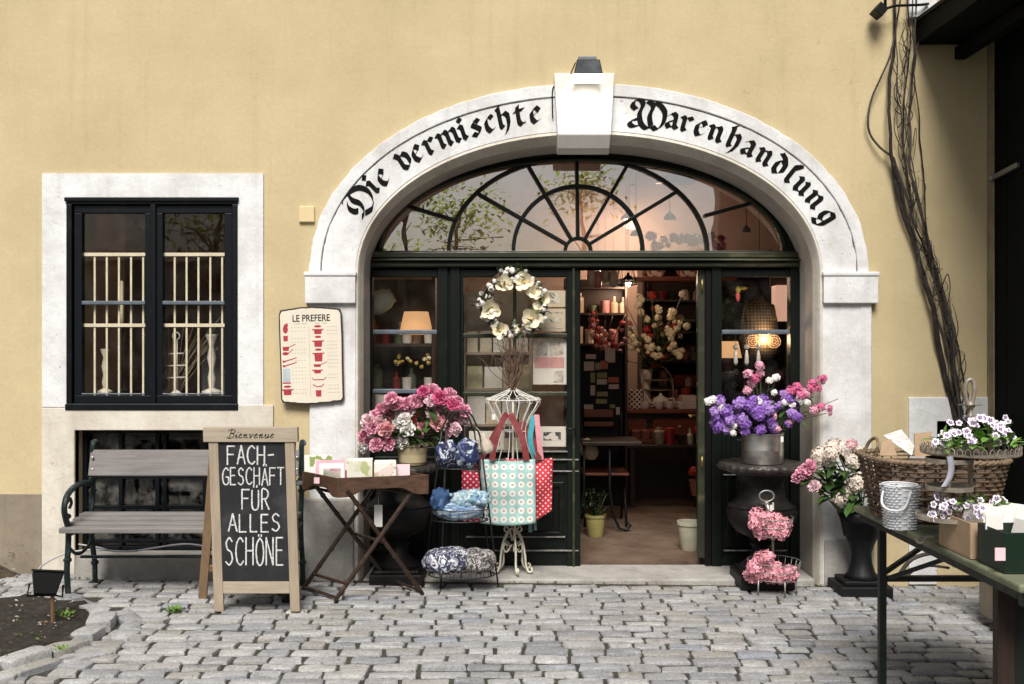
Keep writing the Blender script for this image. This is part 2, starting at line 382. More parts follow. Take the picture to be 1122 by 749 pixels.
def paving():
    mb = MB(); rs = random.Random(3); y = -.015
    def wv(x): return .035*math.sin(.75*x+.6)+.018*math.sin(2.1*x+1.2)
    row = 0
    while y > -4.7:
        h = rs.uniform(.094, .122); x = -5.2+rs.uniform(0, .2)
        while x < 4.6:
            L = rs.uniform(.13, .245); g = rs.uniform(.011, .019); cx = x+L/2; x += L
            cy = y-h/2+wv(cx)*min(1, (-y)*1.2)+rs.uniform(-.004, .004)
            if -1.22-L/2 < cx < 2.02+L/2 and cy > -.05-h/2+.02: continue
            if inside(cx, cy, BED) or dist_poly(cx, cy, BED) < .11: continue
            hh = h-g-.014; drift = -.02 if cx > 0 else .02
            if rs.random() < .04: hh *= .86
            stone(mb, cx, cy, L-g, hh, .75*.035*math.cos(.75*cx+.6)+rs.uniform(-.018, .018), gz(cx)+rs.uniform(-.006, .006), rs)
        y -= h; row += 1
    struct('cobblestone_paving', mb, mat_sett, smooth='angle')
paving()
# --- kerb of the flower bed, soil, weeds
def kerb():
    mb = MB(); rs = random.Random(11)
    def course(line, L0, wdt, top):
        pts = [Vector((p[0], p[1], 0)) for p in line]; seg = []
        tot = sum((b-a).length for a, b in zip(pts, pts[1:])); t = 0
        def at(s):
            for a, b in zip(pts, pts[1:]):
                l = (b-a).length
                if s <= l: return a+(b-a)*(s/l), (b-a).normalized()
                s -= l
            return pts[-1], (pts[-1]-pts[-2]).normalized()
        while t < tot-.05:
            L = min(rs.uniform(L0*.7, L0*1.3), tot-t); c, d = at(t+L/2)
            stone(mb, c.x, c.y, L-.012, wdt*rs.uniform(.9, 1.08), math.atan2(d.y, d.x)+rs.uniform(-.06, .06), gz(c.x)+top+rs.uniform(-.012, .012), rs, h=.2, wob=.016, crown=.012); t += L
    course(KERB, .20, .125, .038); course([KERB[-1]]+KERB_BACK, .22, .12, .028)
    # loose course of smaller stones that follows the kerb
    course([(p.x+.17 if i > 3 else p.x+.05, p.y-.13 if i < 5 else p.y-.02) for i, p in enumerate(KERB)], .19, .11, .012)
    struct('flower_bed_kerb', mb, mat_sett, smooth='angle')
kerb()
mat_soil = M('dark garden soil', (.030, .024, .018), .95, 0, .5, 18, 1.0, 40, .03, col2=(.085, .068, .05))
def soil():
    mb = MB(); n = 26; vs = []
    x0, x1, y0, y1 = -5.0, -2.1, -2.6, -.6
    for j in range(n+1):
        for i in range(n+1):
            x = x0+(x1-x0)*i/n; y = y0+(y1-y0)*j/n; ins = inside(x, y, BED)
            z = gz(x)+(.03 if ins else -.09)+.03*mnoise.noise(Vector((x*4, y*4, 0)))*(1 if ins else 0); vs.append((x, y, z))
    mb.add(vs, [(j*(n+1)+i, j*(n+1)+i+1, (j+1)*(n+1)+i+1, (j+1)*(n+1)+i) for j in range(n) for i in range(n)])
    struct('flower_bed_soil', mb, mat_soil, smooth=True)
    mb = MB(); n = 30; vs = []; m = 8
    for j in range(m+1):
        for i in range(n+1):
            x = -5.4+(2.28)*i/n; t = j/m; y = .0-.42*t; edge = max(0, min(1, (n-i)/5))
            z = gz(x)-.04+(.17*(1-t)**.7*edge+.045*mnoise.noise(Vector((x*6, y*9, 2)))*edge); vs.append((x, y, z))
    mb.add(vs, [(j*(n+1)+i, (j+1)*(n+1)+i, (j+1)*(n+1)+i+1, j*(n+1)+i+1) for j in range(m) for i in range(n)])
    struct('soil_bank', mb, M('brown leaf litter soil', (.10, .075, .05), .95, 0, .6, 22, 1.0, 50, .03, col2=(.21, .17, .12)), smooth=True)
soil()
def crumbs():
    """leaf litter and grit on the soil, and little weeds in the joints: nobody could count them"""
    rs = random.Random(5); mb = MB()
    for _ in range(900):
        x = rs.uniform(-4.2, -2.3); y = rs.uniform(-2.2, -.7)
        if not inside(x, y, BED): continue
        c = Vector((x, y, gz(x)+.045+rs.uniform(0, .015))); a = rs.uniform(0, 6.28); s = rs.uniform(.004, .014)
        d = Vector((math.cos(a), math.sin(a), rs.uniform(-.3, .3)))*s; e = Vector((-math.sin(a), math.cos(a), rs.uniform(-.5, .5)))*s*.6
        mb.quad(c-d, c-e, c+d, c+e, rs.choice((0, 0, 1, 2)))
    for _ in range(500):
        x = rs.uniform(-5, -3.1); y = rs.uniform(-.42, -.02); c = Vector((x, y, gz(x)+.0+.15*(1+y/.42)**.7+rs.uniform(0, .03))); a = rs.uniform(0, 6.28); s = rs.uniform(.006, .016)
        d = Vector((math.cos(a), math.sin(a), rs.uniform(-.3, .3)))*s; e = Vector((-math.sin(a), math.cos(a), rs.uniform(-.5, .5)))*s*.6
        mb.quad(c-d, c-e, c+d, c+e, rs.choice((0, 1, 1, 2)))
    for _ in range(1100):
        x = rs.uniform(-3.2, 3.4); y = -abs(rs.gauss(0, .10))-.03
        if -1.2 < x < 2.0: y -= .02
        c = Vector((x, y, gz(x)+.004)); a = rs.uniform(0, 6.28); s = rs.uniform(.003, .010)
        d = Vector((math.cos(a), math.sin(a), rs.uniform(-.2, .2)))*s; e = Vector((-math.sin(a), math.cos(a), rs.uniform(-.3, .3)))*s*.7
        mb.quad(c-d, c-e, c+d, c+e, rs.choice((1, 1, 1, 2, 0)))
    for _ in range(160):
        q = G(rs.uniform(150, 1000), rs.uniform(640, 748), .003); a = rs.uniform(0, 6.28); s = rs.uniform(.003, .012)
        d = Vector((math.cos(a), math.sin(a), rs.uniform(-.2, .3)))*s; e = Vector((-math.sin(a), math.cos(a), rs.uniform(-.3, .3)))*s*.6
        mb.quad(q-d, q-e, q+d, q+e, rs.choice((0, 1, 1, 2)))
    o = obj('leaf_litter', mb, [M('pale grit', (.35, .32, .27)), M('brown dead leaf', (.16, .09, .045)), M('small green leaf', (.06, .12, .02))]); o['kind'] = 'stuff'
    mb = MB()
    def weed(c, r, n):
        for _ in range(n):
            a = rs.uniform(0, 6.28); l = r*rs.uniform(.5, 1); d = Vector((math.cos(a), math.sin(a), rs.uniform(.3, 1.1)))*l; s = Vector((-math.sin(a), math.cos(a), 0))*l*.22; b = c+Vector((rs.uniform(-r, r)*.7, rs.uniform(-r, r)*.4, 0))
            mb.add([b, b+d*.55-s, b+d, b+d*.55+s], [(0, 1, 2, 3)])
    weed(G(190, 671), .045, 40); weed(G(67, 712, .07), .035, 14); weed(G(200, 668), .03, 14); weed(G(72, 676, .05), .05, 14); weed(G(62, 674, .05), .04, 10); weed(G(420, 664), .012, 10)
    for _ in range(60):
        q = G(rs.uniform(130, 1000), rs.uniform(640, 745), -.015); weed(q, .010, 4)
    o = obj('joint_weeds', mb, M('fresh green weed', (.10, .19, .025), .6)); o['kind'] = 'stuff'
crumbs()

# ================================================================== THE SHOP BUILDING
bld = thing('shop_building', 'ochre plastered building front with white painted stone arch around the shop entrance', 'building', (.5, 0, 0))
WT = .45                     # wall thickness
YF = .33                     # depth of the shop front in the arch
AC = .50; SPZ = CAM_Z+(374.5-300)/167.815
def ell(a, b, t0=0, t1=math.pi, n=56, cx=AC, cz=None, e=2.0):
    cz = SPZ if cz is None else cz; out = []
    for i in range(n+1):
        t = t0+(t1-t0)*i/n; c, s_ = math.cos(t), math.sin(t)
        out.append((cx+a*math.copysign(abs(c)**(2/e), c), cz+b*math.copysign(abs(s_)**(2/e), s_)))
    return out
AO = (1.817, 1.235); AM = (1.745, 1.155); AF = (1.515, .925); AI = (1.478, .858)    # outer, fillet, face edge, clear opening
E = 2.06
def arch_loop(ab, zb):
    p = ell(*ab, e=E); return [(AC+ab[0], zb)]+p+[(AC-ab[0], zb)]
def rect_px(x0, y0, x1, y1, Y=0): a = W2(x0, y0, Y); b = W2(x1, y1, Y); return [(a[0], b[1]), (b[0], b[1]), (b[0], a[1]), (a[0], a[1])]
zfloor = .0
win_hole = rect_px(74, 218, 261, 447); bas_hole = rect_px(83, 471, 272, 607); bas2_hole = rect_px(1026, 461, 1150, 600)
arch_in = arch_loop(AI, -.12)
mb = MB()
mb.plate([[(-7, -.4), (5.2, -.4), (5.2, 6.6), (-7, 6.6)], arch_loop(AF, -.12), win_hole, bas_hole, bas2_hole], 0, WT)
obj('wall', mb, mat_wall, bld, fixn=True)
# plinth, left of the window surround, with a chipped top line
mb = MB(); mb.box(-7, P(46.5, 0).x-.001, -.012, .03, -.2, P(0, 541).z); obj('plinth', mb, mat_plinth, bld, bevel=.004)
# window surround (white) and the cream surround of the basement window under it
mb = MB(); mb.plate([rect_px(47, 190, 289, 445.5), rect_px(73.5, 217.5, 261.5, 446)], -.014, .05)
mb = MB()
o_ = rect_px(47, 190, 289, 446); i_ = rect_px(74, 218, 261, 447)
mb.plate([[(o_[0][0], o_[0][1]), (i_[0][0], o_[0][1]), (i_[0][0], i_[3][1]), (i_[1][0], i_[3][1]), (i_[1][0], o_[0][1]), (o_[1][0], o_[1][1]), (o_[2][0], o_[2][1]), (o_[3][0], o_[3][1])]], -.014, .05)
obj('window_surround', mb, mat_white, bld, fixn=True, bevel=.003, seg=1)
mb = MB(); mb.plate([[W2(47, 632), W2(83, 632), W2(83, 471), W2(272, 471), W2(272, 632), W2(300, 632), W2(300, 443.5), W2(261.5, 443.5), W2(261.5, 447.6), W2(74, 447.6), W2(74, 446.5), W2(47, 446.5)]], -.020, .05)
obj('basement_surround', mb, mat_cream, bld, fixn=True, bevel=.004, seg=1)
mb = MB(); a, b_ = P(88, 606), P(272, 632); mb.box(a.x, b_.x, -.10, .10, -.1, a.z+.002)
o = obj('basement_step', mb, mat_stone, bld, bevel=.02)
# second basement surround at the right
mb = MB(); mb.plate([[W2(995, 640), W2(1026, 640), W2(1026, 461), W2(1150, 461), W2(1150, 435), W2(995, 435)]], -.016, .05); obj('basement_surround', mb, mat_white, bld, fixn=True, bevel=.004, seg=1)
mb = MB(); a, b_ = P(1020, 455), P(1160, 620); mb.box(a.x, b_.x, .3, .33, b_.z, a.z); obj('basement_dark_panel', mb, mat_black, bld)  # black panel stands in for the dark behind the opening

# ---- stone arch
arch = None
def ring(mb, A, B, y0, y1, t0=0, t1=math.pi, n=150):
    """solid elliptical ring between two ellipses"""
    pa = ell(*A, t0=t0, t1=t1, n=n, e=E); pb = ell(*B, t0=t0, t1=t1, n=n, e=E); b = len(mb.v); k = n+1
    for y in (y0, y1):
        for p in pa: e_ = .0045*mnoise.noise(Vector((p[0]*13, p[1]*13, .3)))+.003*mnoise.noise(Vector((p[0]*40, p[1]*40, 4))); mb.v.append(Vector((p[0]+(p[0]-AC)*e_*.8, y, p[1]+e_)))
        for p in pb: mb.v.append(Vector((p[0], y, p[1])))
    def f(*q): mb.f.append(tuple(b+i for i in q)); mb.mi.append(0)
    for i in range(n):
        f(i, i+1, k+i+1, k+i); f(2*k+i, 3*k+i, 3*k+i+1, 2*k+i+1); f(i, 2*k+i, 2*k+i+1, i+1); f(k+i, k+i+1, 3*k+i+1, 3*k+i)
    f(0, k, 3*k, 2*k); f(n, 2*k+n, 3*k+n, k+n)
mb = MB(); ring(mb, AO, AM, -.040, .02); ring(mb, (AM[0]-.004, AM[1]-.004), AF, -.030, .02)
arch = obj('stone_arch', mb, mat_white, bld, fixn=True, bevel=.004, seg=1)
# chamfer moulding from the face down to the clear opening, then the soffit back to the frame
def sweep_arch(prof, zb, mat, name, parent):
    """profile = list of ((a,b), y); runs down the jambs to zb as well"""
    mb = MB(); loops = [arch_loop(ab, zb) for ab, y in prof]; n = len(loops[0])
    for (ab, y), lp in zip(prof, loops):
        for p in lp: mb.v.append(Vector((p[0], y, p[1])))
    for j in range(len(prof)-1):
        for i in range(n-1): mb.f.append((j*n+i, j*n+i+1, (j+1)*n+i+1, (j+1)*n+i)); mb.mi.append(0)
    return obj(name, mb, mat, parent, smooth='angle')
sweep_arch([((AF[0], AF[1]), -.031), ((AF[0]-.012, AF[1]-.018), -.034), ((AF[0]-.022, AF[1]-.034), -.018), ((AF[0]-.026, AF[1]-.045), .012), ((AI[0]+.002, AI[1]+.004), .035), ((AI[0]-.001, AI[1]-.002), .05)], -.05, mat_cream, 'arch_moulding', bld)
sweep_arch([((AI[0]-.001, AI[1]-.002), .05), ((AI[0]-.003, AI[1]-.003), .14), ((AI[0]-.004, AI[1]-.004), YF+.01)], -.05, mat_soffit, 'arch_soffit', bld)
# jambs
def jamb(x0, x1, name='jamb'):
    mb = MB(); a = AC-AO[0]+.012 if x0 < AC else None
    mb.box(x0, x1, -.030, .02, -.14, SPZ-.19); return obj(name, mb, mat_white, bld, bevel=.005, seg=1)
jamb(P(340, 0).x, AC-AF[0]); jamb(AC+AF[0], P(953, 0).x)
mb = MB(); mb.box(AC+AF[0]+.25, P(953, 0).x+.002, -.034, .02, -.14, SPZ-.19); obj('jamb', mb, mat_white, bld, bevel=.005, seg=1)
# rough plinth stones of the jambs
for x0, x1, y in ((333, 389, 545), (901, 956, 590)):
    mb = MB(); mb.box(P(x0, 0).x, P(x1, 0).x, -.062 if x0 < 500 else -.040, .02, -.15, P(0, y).z)
    bm = bmesh.new(); obj('jamb_foot', mb, mat_stone, bld, bevel=.012)
# impost blocks with a chipped lower edge
for x0, x1 in ((336, 391), (899.5, 959)):
    mb = MB(); a, b_ = P(x0, 299), P(x1, 332.5); mb.box(a.x, b_.x, -.062, .02, b_.z, a.z); mb.box(a.x-.006, b_.x+.006, -.070, .02, a.z-.022, a.z+.004)
    obj('impost_block', mb, mat_white, bld, bevel=.006)
# keystone, wedge with a bevelled foot
mb = MB(); a, b_, c_, d_ = W2(606.5, 83.5), W2(672, 83.5), W2(668, 150), W2(610.5, 150)
zb = W2(0, 163)[1]
vs = [(d_[0], -.085, d_[1]), (c_[0], -.085, c_[1]), (b_[0], -.085, b_[1]), (a[0], -.085, a[1]), (d_[0], .05, zb-.03), (c_[0], .05, zb-.03), (b_[0], .05, b_[1]), (a[0], .05, a[1]), (d_[0]+.004, -.03, zb), (c_[0]-.004, -.03, zb)]
mb.add(vs, [(0, 1, 2, 3), (4, 7, 6, 5), (3, 2, 6, 7), (1, 9, 5, 6, 2), (0, 3, 7, 4, 8), (0, 8, 9, 1), (8, 4, 5, 9)])
obj('keystone', mb, mat_key, bld, bevel=.006, fixn=True)
# threshold step
mb = MB(); mb.box(AC-AI[0]+.01, AC+AI[0]-.01, -.042, YF+.06, -.14, zfloor-.005); obj('threshold', mb, mat_stone, bld, bevel=.012)

# ---- lettering, broad-nib strokes
GL = {
 'D': ([[(.16,.98),(.02,.76),(.06,.48),(.20,.36)], [(.50,1.18),(.40,.88),(.50,.50),(.36,.14),(.06,.06)], [(-.02,1.10),(.26,1.26),(.62,1.20),(1.02,.98),(1.16,.56),(1.0,.16),(.66,-.06),(.30,.06)]], 1.1),
 'W': ([[(.12,.78),(-.06,.92),(.0,1.14),(.24,1.24),(.40,1.04),(.30,.62),(.42,.20),(.70,.0),(.96,.14)], [(.60,1.22),(.86,1.04),(.76,.58),(.88,.14)], [(.92,1.22),(1.18,1.10),(1.42,.82),(1.40,.34),(1.16,.02),(.94,.14)], [(.30,.36),(.04,.30),(-.08,.12),(.10,.0),(.40,.12)]], 1.35),
 'i': ([[(-.15,.90),(.02,.78),(.02,.20),(.16,.05)], [(-.06,1.34),(.10,1.15)]], .2),
 'e': ([[(.30,.96),(.02,.66),(.02,.26),(.20,.03),(.50,.20)], [(.28,.96),(.48,.72),(.10,.46)]], .5),
 'v': ([[(-.16,1.10),(.02,.86),(.02,.22),(.26,.02),(.52,.26),(.52,.72),(.30,.96),(.08,.80)]], .5),
 'r': ([[(-.15,.90),(.02,.78),(.02,.20),(.16,.05)], [(.04,.72),(.28,.94),(.46,.78)]], .45),
 'm': ([[(-.15,.90),(.02,.78),(.02,.20),(.14,.06)], [(.04,.72),(.34,.94),(.50,.78),(.50,.20),(.62,.06)], [(.52,.72),(.82,.94),(.98,.78),(.98,.20),(1.14,.05)]], 1.0),
 'n': ([[(-.15,.90),(.02,.78),(.02,.20),(.14,.06)], [(.04,.72),(.34,.94),(.50,.78),(.50,.20),(.66,.05)]], .5),
 'u': ([[(-.15,.90),(.02,.78),(.02,.22),(.18,.03),(.48,.26)], [(.36,.92),(.50,.78),(.50,.20),(.66,.05)]], .5),
 's': ([[(.48,.80),(.28,.97),(.04,.72),(.44,.34),(.22,.02),(-.06,.18)]], .45),
 'c': ([[(.44,.80),(.28,.96),(.02,.68),(.02,.26),(.20,.03),(.48,.18)]], .45),
 'h': ([[(.16,1.38),(-.06,1.30),(.02,1.14),(.02,.20),(.14,.06)], [(.04,.72),(.32,.94),(.52,.74),(.50,.24),(.30,-.22),(.12,-.36)]], .5),
 't': ([[(.06,1.20),(.02,1.0),(.02,.22),(.18,.03),(.42,.18)], [(-.18,.86),(.38,.94)]], .4),
 'a': ([[(.02,.74),(.24,.95),(.48,.80),(.48,.20),(.64,.05)], [(.46,.54),(.06,.36),(.04,.20),(.20,.04),(.46,.24)]], .5),
 'd': ([[(.22,.96),(.02,.68),(.02,.24),(.24,.02),(.52,.28),(.50,.78),(.24,1.12),(-.06,1.26),(.06,1.38)], [(.22,.96),(.50,.78)]], .5),
 'l': ([[(.28,1.26),(.14,1.38),(.0,1.2),(.02,.20),(.20,.03)], [(.28,1.26),(.04,.88)]], .25),
 'g': ([[(.46,.84),(.24,.97),(.02,.70),(.02,.30),(.20,.08),(.48,.28)], [(.34,.96),(.52,.84),(.52,.0),(.30,-.34),(-.04,-.20),(.10,-.02)]], .5),
}
def smooth_pts(pts, n=5, k=.5):
    """Catmull-Rom, softened corner by k"""
    out = []
    for i in range(len(pts)-1):
        p0 = Vector(pts[max(0, i-1)]); p1 = Vector(pts[i]); p2 = Vector(pts[i+1]); p3 = Vector(pts[min(len(pts)-1, i+2)])
        for j in range(n):
            t = j/n; a = p1+(p2-p1)*t
            c = .5*((2*p1)+(p2-p0)*t+(2*p0-5*p1+4*p2-p3)*t*t+(3*p1-p0-3*p2+p3)*t**3); out.append(a.lerp(c, k))
    out.append(Vector(pts[-1])); return out
LZ = [0]
def nib_glyph(mb, ch, org, ang, s, y, nib=.33, th=R(38)):
    st, wd = GL[ch]; nv = Vector((math.cos(th), math.sin(th)))*nib/2; ca, sa = math.cos(ang), math.sin(ang); t0 = Vector((wd/2, .5))
    def tr(p):
        q = (p-t0)*s; LZ[0] += 1; return Vector((org[0]+q.x*ca-q.y*sa, y-(LZ[0] % 12)*4e-5, org[1]+q.x*sa+q.y*ca))
    for pl in st:
        p = smooth_pts(pl, 5, .9 if ch in 'DW' else .45)
        for a, b in zip(p, p[1:]):
            d = b-a
            if abs(d.x*nv.y-d.y*nv.x) < .012*d.length+1e-6:
                nn = Vector((-nv.y, nv.x))*.18
                q = [a-nn, b-nn, b+nn, a+nn]
            else: q = [a-nv, b-nv, b+nv, a+nv]
            q = [tr(v) for v in q]
            mb.add(q, [(0, 1, 2, 3)])
def arch_text(seq, s):
    ea, eb = 278.5, 178.0
    for ch, px in seq:
        mb = MB(); dx = (px-643.5)/ea; dz = math.sqrt(max(0, 1-abs(dx)**2.0)); py = 300-dz*eb
        nx, nz = dx/ea, dz/eb; ang = math.atan2(nz, nx)-math.pi/2; drop = 2.6 if ch in 'DW' else .8; px = px-drop*math.cos(ang+math.pi/2); py = py+drop*math.sin(ang+math.pi/2)
        nib_glyph(mb, ch, W2(px, py), ang, s*(1.36 if ch in 'DW' else 1), -.0335, nib=.26 if ch in 'DW' else .33); obj('letter', mb, mat_ink, arch)
arch_text([('D', 394), ('i', 409.5), ('e', 419.5), ('v', 443.5), ('e', 457), ('r', 472), ('m', 491), ('i', 508.5), ('s', 521.5), ('c', 536.5), ('h', 552), ('t', 571), ('e', 586.5)], .107)
arch_text([('W', 709), ('a', 735), ('r', 752), ('e', 767), ('n', 783), ('h', 803), ('a', 818.5), ('n', 836), ('d', 853), ('l', 866), ('u', 877.5), ('n', 891), ('g', 904)], .107)

# ---- left window: frame, two sashes, panes, bars
win = None
def rframe(mb, px0, py0, px1, py1, t, y0, y1, Y=0):
    """rectangular frame of bar width t px"""
    a = P(px0, py0, Y); b = P(px1, py1, Y); s = t*(CAM_D+Y)/F
    mb.box(a.x, b.x, y0, y1, a.z-s, a.z); mb.box(a.x, b.x, y0, y1, b.z, b.z+s); mb.box(a.x, a.x+s, y0+.0004, y1, b.z+s, a.z-s); mb.box(b.x-s, b.x, y0+.0004, y1, b.z+s, a.z-s)
mb = MB(); rframe(mb, 74, 218, 261, 447.5, 6, -.022, .055); a, b_ = P(165.5, 224), P(171.5, 442); mb.box(a.x, b_.x, -.018, .055, b_.z, a.z)
a, b_ = P(72.5, 216.5), P(262.5, 221); mb.box(a.x, b_.x, -.034, .0, b_.z, a.z); a, b_ = P(73, 442), P(262, 449); mb.box(a.x, b_.x, -.028, .0, b_.z, a.z)
win = obj('window', mb, mat_navy, bld, bevel=.005)
for x0, x1 in ((80.5, 168), (169, 255)):
    mb = MB(); rframe(mb, x0+.6, 224.6, x1-.6, 441.6, 8.6, .0, .05); s_ = obj('sash', mb, mat_navy, win, bevel=.004)
    mb = MB(); a, b_ = P(x0+9, 329.5), P(x1-9, 333.5); mb.box(a.x, b_.x, -.004, .045, b_.z, a.z); mb.box(a.x, b_.x, -.006, .012, P(0, 432.2).z, P(0, 430.6).z); obj('glazing_bar', mb, mat_bluebar, win, bevel=.004)
    mb = MB(); a, b_ = P(x0+9, 233), P(x1-9, 428.5); mb.box(a.x, b_.x, .022, .027, b_.z, a.z); obj('pane', mb, mat_glass, win)
    mb = MB()
    for k in range(2):
        z = P(0, (278, 356)[k]).z; mb.box(P(x0+2, 0).x, P(x1-2, 0).x, .033, .039, z-.011, z+.011)
    for k in range(5):
        x = P(x0+9+(x1-x0-18)*(k+.85)/5.2, 0).x; mb.box(x-.006, x+.006, .040, .050, P(0, 445).z, P(0, 276).z)
    obj('window_grille', mb, M('cream grille paint', (.78, .73, .58), .5) if x0 < 100 else bpy.data.materials['cream grille paint'], win)
# basement window (iron bars and dusty panes)
mb = MB(); rframe(mb, 83, 471, 272, 607, 5, .10, .16); 
for px in (134, 174, 182, 226): a = P(px-2.2, 0, .13); mb.box(a.x, a.x+.026, .10, .16, P(0, 605).z, P(0, 472).z)
for py in (522, 555, 592): z = P(0, py, .13).z; mb.box(P(84, 0).x, P(271, 0).x, .104, .156, z-.012, z+.012)
bw = obj('basement_window', mb, mat_navy, bld, bevel=.003)
mb = MB(); a, b_ = P(84, 473), P(271, 606); mb.box(a.x, b_.x, .13, .134, b_.z, a.z); obj('pane', mb, mat_basglass, bw)
mb = MB(); mb.box(a.x-.05, b_.x+.05, .40, .44, b_.z-.1, a.z+.05); obj('basement_dark_panel', mb, mat_black, bld)  # black backing stands in for the dark basement behind the panes
# ================================================================== SHOP FRONT inside the arch (plane Y = YF)
def S(px, py, Y=YF): return P(px, py, Y)
def sbox(mb, x0, y0, x1, y1, a, b, Y=YF):
    p = S(x0, y0, Y); q = S(x1, y1, Y); mb.box(p.x, q.x, a, b, q.z, p.z)
# black arched frame: ring between the clear opening and the fan glass
zt = S(0, 293).z
fan_c = S(634, 274); FA = (S(859, 0).x-S(416, 0).x)/2; fcx = (S(859, 0).x+S(416, 0).x)/2; FZ = S(0, 274.5).z; FB = S(0, 174.5).z-FZ
def fan_loop(grow=0): return [(fcx+(FA+grow)*math.cos(t), FZ+(FB+grow)*math.sin(t)) for t in [math.pi*i/48 for i in range(49)]]
mb = MB(); ap = arch_loop((AI[0]-.001, AI[1]-.002), zt); mb.plate([ap, fan_loop()[::-1]], YF, YF+.09)
fl = obj('fanlight', mb, mat_green, bld, fixn=True, bevel=.006)
mb = MB(); ring_pts = [Vector((x, YF-.008, z)) for x, z in fan_loop(-.004)]; mb.tube(ring_pts, .012, 6); obj('moulding', mb, mat_olive, fl, smooth=True)
# glazing bars: two arcs and the rays
mb = MB(); hub = Vector((S(633.5, 0).x, YF+.012, FZ)); pxm = (CAM_D+YF)/F
def arcpts(rx, rz, n=32): return [hub+Vector((rx*math.cos(math.pi*i/n), 0, rz*math.sin(math.pi*i/n))) for i in range(n+1)]
def flatbar(mb, pts, wd, dp):
    for a, b in zip(pts, pts[1:]):
        mb.bar(a-(b-a).normalized()*.002, b+(b-a).normalized()*.002, wd, dp, up=(0, 1, 0))
def arcbar(mb, rx, rz, wd, y0, y1, n=40):
    b0 = len(mb.v)
    for i in range(n+1):
        t = math.pi*i/n; c = Vector((math.cos(t), 0, math.sin(t)))
        for rr, y in ((-wd/2, y0), (wd/2, y0), (wd/2, y1), (-wd/2, y1)): mb.v.append(Vector((hub.x+(rx+rr)*math.cos(t), y, FZ+(rz+rr)*math.sin(t))))
    for i in range(n):
        for k in range(4): mb.f.append((b0+i*4+k, b0+i*4+(k+1) % 4, b0+(i+1)*4+(k+1) % 4, b0+(i+1)*4+k)); mb.mi.append(0)
arcbar(mb, 71*pxm, 71*pxm, .027, YF, YF+.05); arcbar(mb, 142*pxm, 103*pxm, .027, YF, YF+.05); arcbar(mb, 14*pxm, 14*pxm, .024, YF-.006, YF+.052, 16)
def ray(deg, r0, r1):
    a = R(deg); d = Vector((math.cos(a), 0, math.sin(a))); p = hub+d*r0*pxm; q = hub+d*r1*pxm; mb.bar(p, q, .024, .046, up=(0, 1, 0))
for i, (tx, ty) in enumerate(((524, 212), (577, 178), (632, 172), (689, 178), (741, 210))):
    q = S(tx, ty); d = Vector((q.x-hub.x, 0, q.z-FZ)); p = hub+d.normalized()*14*pxm; q.y = hub.y; mb.bar(p, q, .024, .045+.001*i, up=(0, 1, 0))
for (x0, y0, x1, y1) in ((442, 224, 499, 241), (828, 221, 772, 236)):
    a = S(x0, y0); b_ = S(x1, y1); a.y = b_.y = hub.y; mb.bar(a, b_, .024, .046, up=(0, 1, 0))
obj('glazing_bar', mb, mat_green, fl, fixn=True, bevel=.004)
mb = MB(); fp = fan_loop(.01); mb.plate([fp], YF+.028, YF+.033); obj('pane', mb, mat_fanglass, fl, fixn=True)
# transom with two mouldings
mb = MB(); sbox(mb, 404, 274.5, 877, 293, YF-.015, YF+.10); sbox(mb, 404, 276.5, 877, 282.5, YF-.045, YF-.014); sbox(mb, 404, 284, 877, 286.2, YF-.062, YF-.014); sbox(mb, 404, 287.5, 877, 292, YF-.035, YF-.014)
obj('transom', mb, mat_olive, bld, bevel=.005)
# posts
for x0, x1 in ((402.5, 408), (479, 491), (493, 504.5), (780, 791), (866, 878.5)):
    mb = MB(); sbox(mb, x0, 293, x1, 622, YF-.004, YF+.09); obj('door_post', mb, mat_green, bld, bevel=.006)
mb = MB(); sbox(mb, 491, 293, 493, 622, YF+.012, YF+.08); obj('door_post', mb, mat_black, bld)
# ---- side windows left and right: rails, bars, glass, timber panels below
def leaf(name, x0, x1, gtop, gbot, bars, mull, panels, y0=YF+.006):
    mb = MB(); t = 7
    sbox(mb, x0, gbot, x1, 622, y0+.012, y0+.06)
    r_ = obj(name, mb, mat_green, bld, bevel=.005)
    m2 = MB(); sbox(m2, x0, 293.2, x1, gtop, y0, y0+.07); obj('top_rail', m2, mat_green, r_, bevel=.005)
    for py in bars: m2 = MB(); sbox(m2, x0+.2, py-2.4, x1-.2, py+2.4, y0-.002, y0+.05); obj('glazing_bar', m2, mat_olive if name == 'door' else mat_bluebar, r_, bevel=.005)
    if mull: m2 = MB(); sbox(m2, mull-1.9, gtop, mull+1.9, gbot-60, y0+.003, y0+.048); obj('glazing_bar', m2, mat_olive, r_, bevel=.005)
    m2 = MB(); sbox(m2, x0, gtop, x1, gbot, y0+.026, y0+.030); obj('pane', m2, mat_doorglass if name == 'door' else mat_glass, r_)
    for (px0, py0, px1, py1) in panels:
        m2 = MB(); a = S(px0, py0); b = S(px1, py1); m2.plate([[(a.x, b.z), (b.x, b.z), (b.x, a.z), (a.x, a.z)], [(a.x+.035, b.z+.035), (b.x-.035, b.z+.035), (b.x-.035, a.z-.035), (a.x+.035, a.z-.035)]], y0-.004, y0+.013)
        m2.box(a.x+.07, b.x-.07, y0+.0, y0+.013, b.z+.07, a.z-.07); obj('panel', m2, mat_green, r_, fixn=True, bevel=.006)
    return r_
sw = leaf('side_window', 408, 479, 303, 490, (363.5, 428.5), None, [(410, 500, 478, 605)])
sw2 = leaf('side_window', 791, 866, 303, 452, (363.5,), None, [(796, 470, 862, 600)])
dl = leaf('door', 504.5, 636, 303, 494, (367.5, 431.5), 564, [(522, 528, 618, 588)])
mb = MB(); 
for x0, x1 in ((504.5, 508), (621, 636)): sbox(mb, x0, 293.4, x1, 622, YF+.002, YF+.085)
obj('stile', mb, mat_green, dl, bevel=.006)
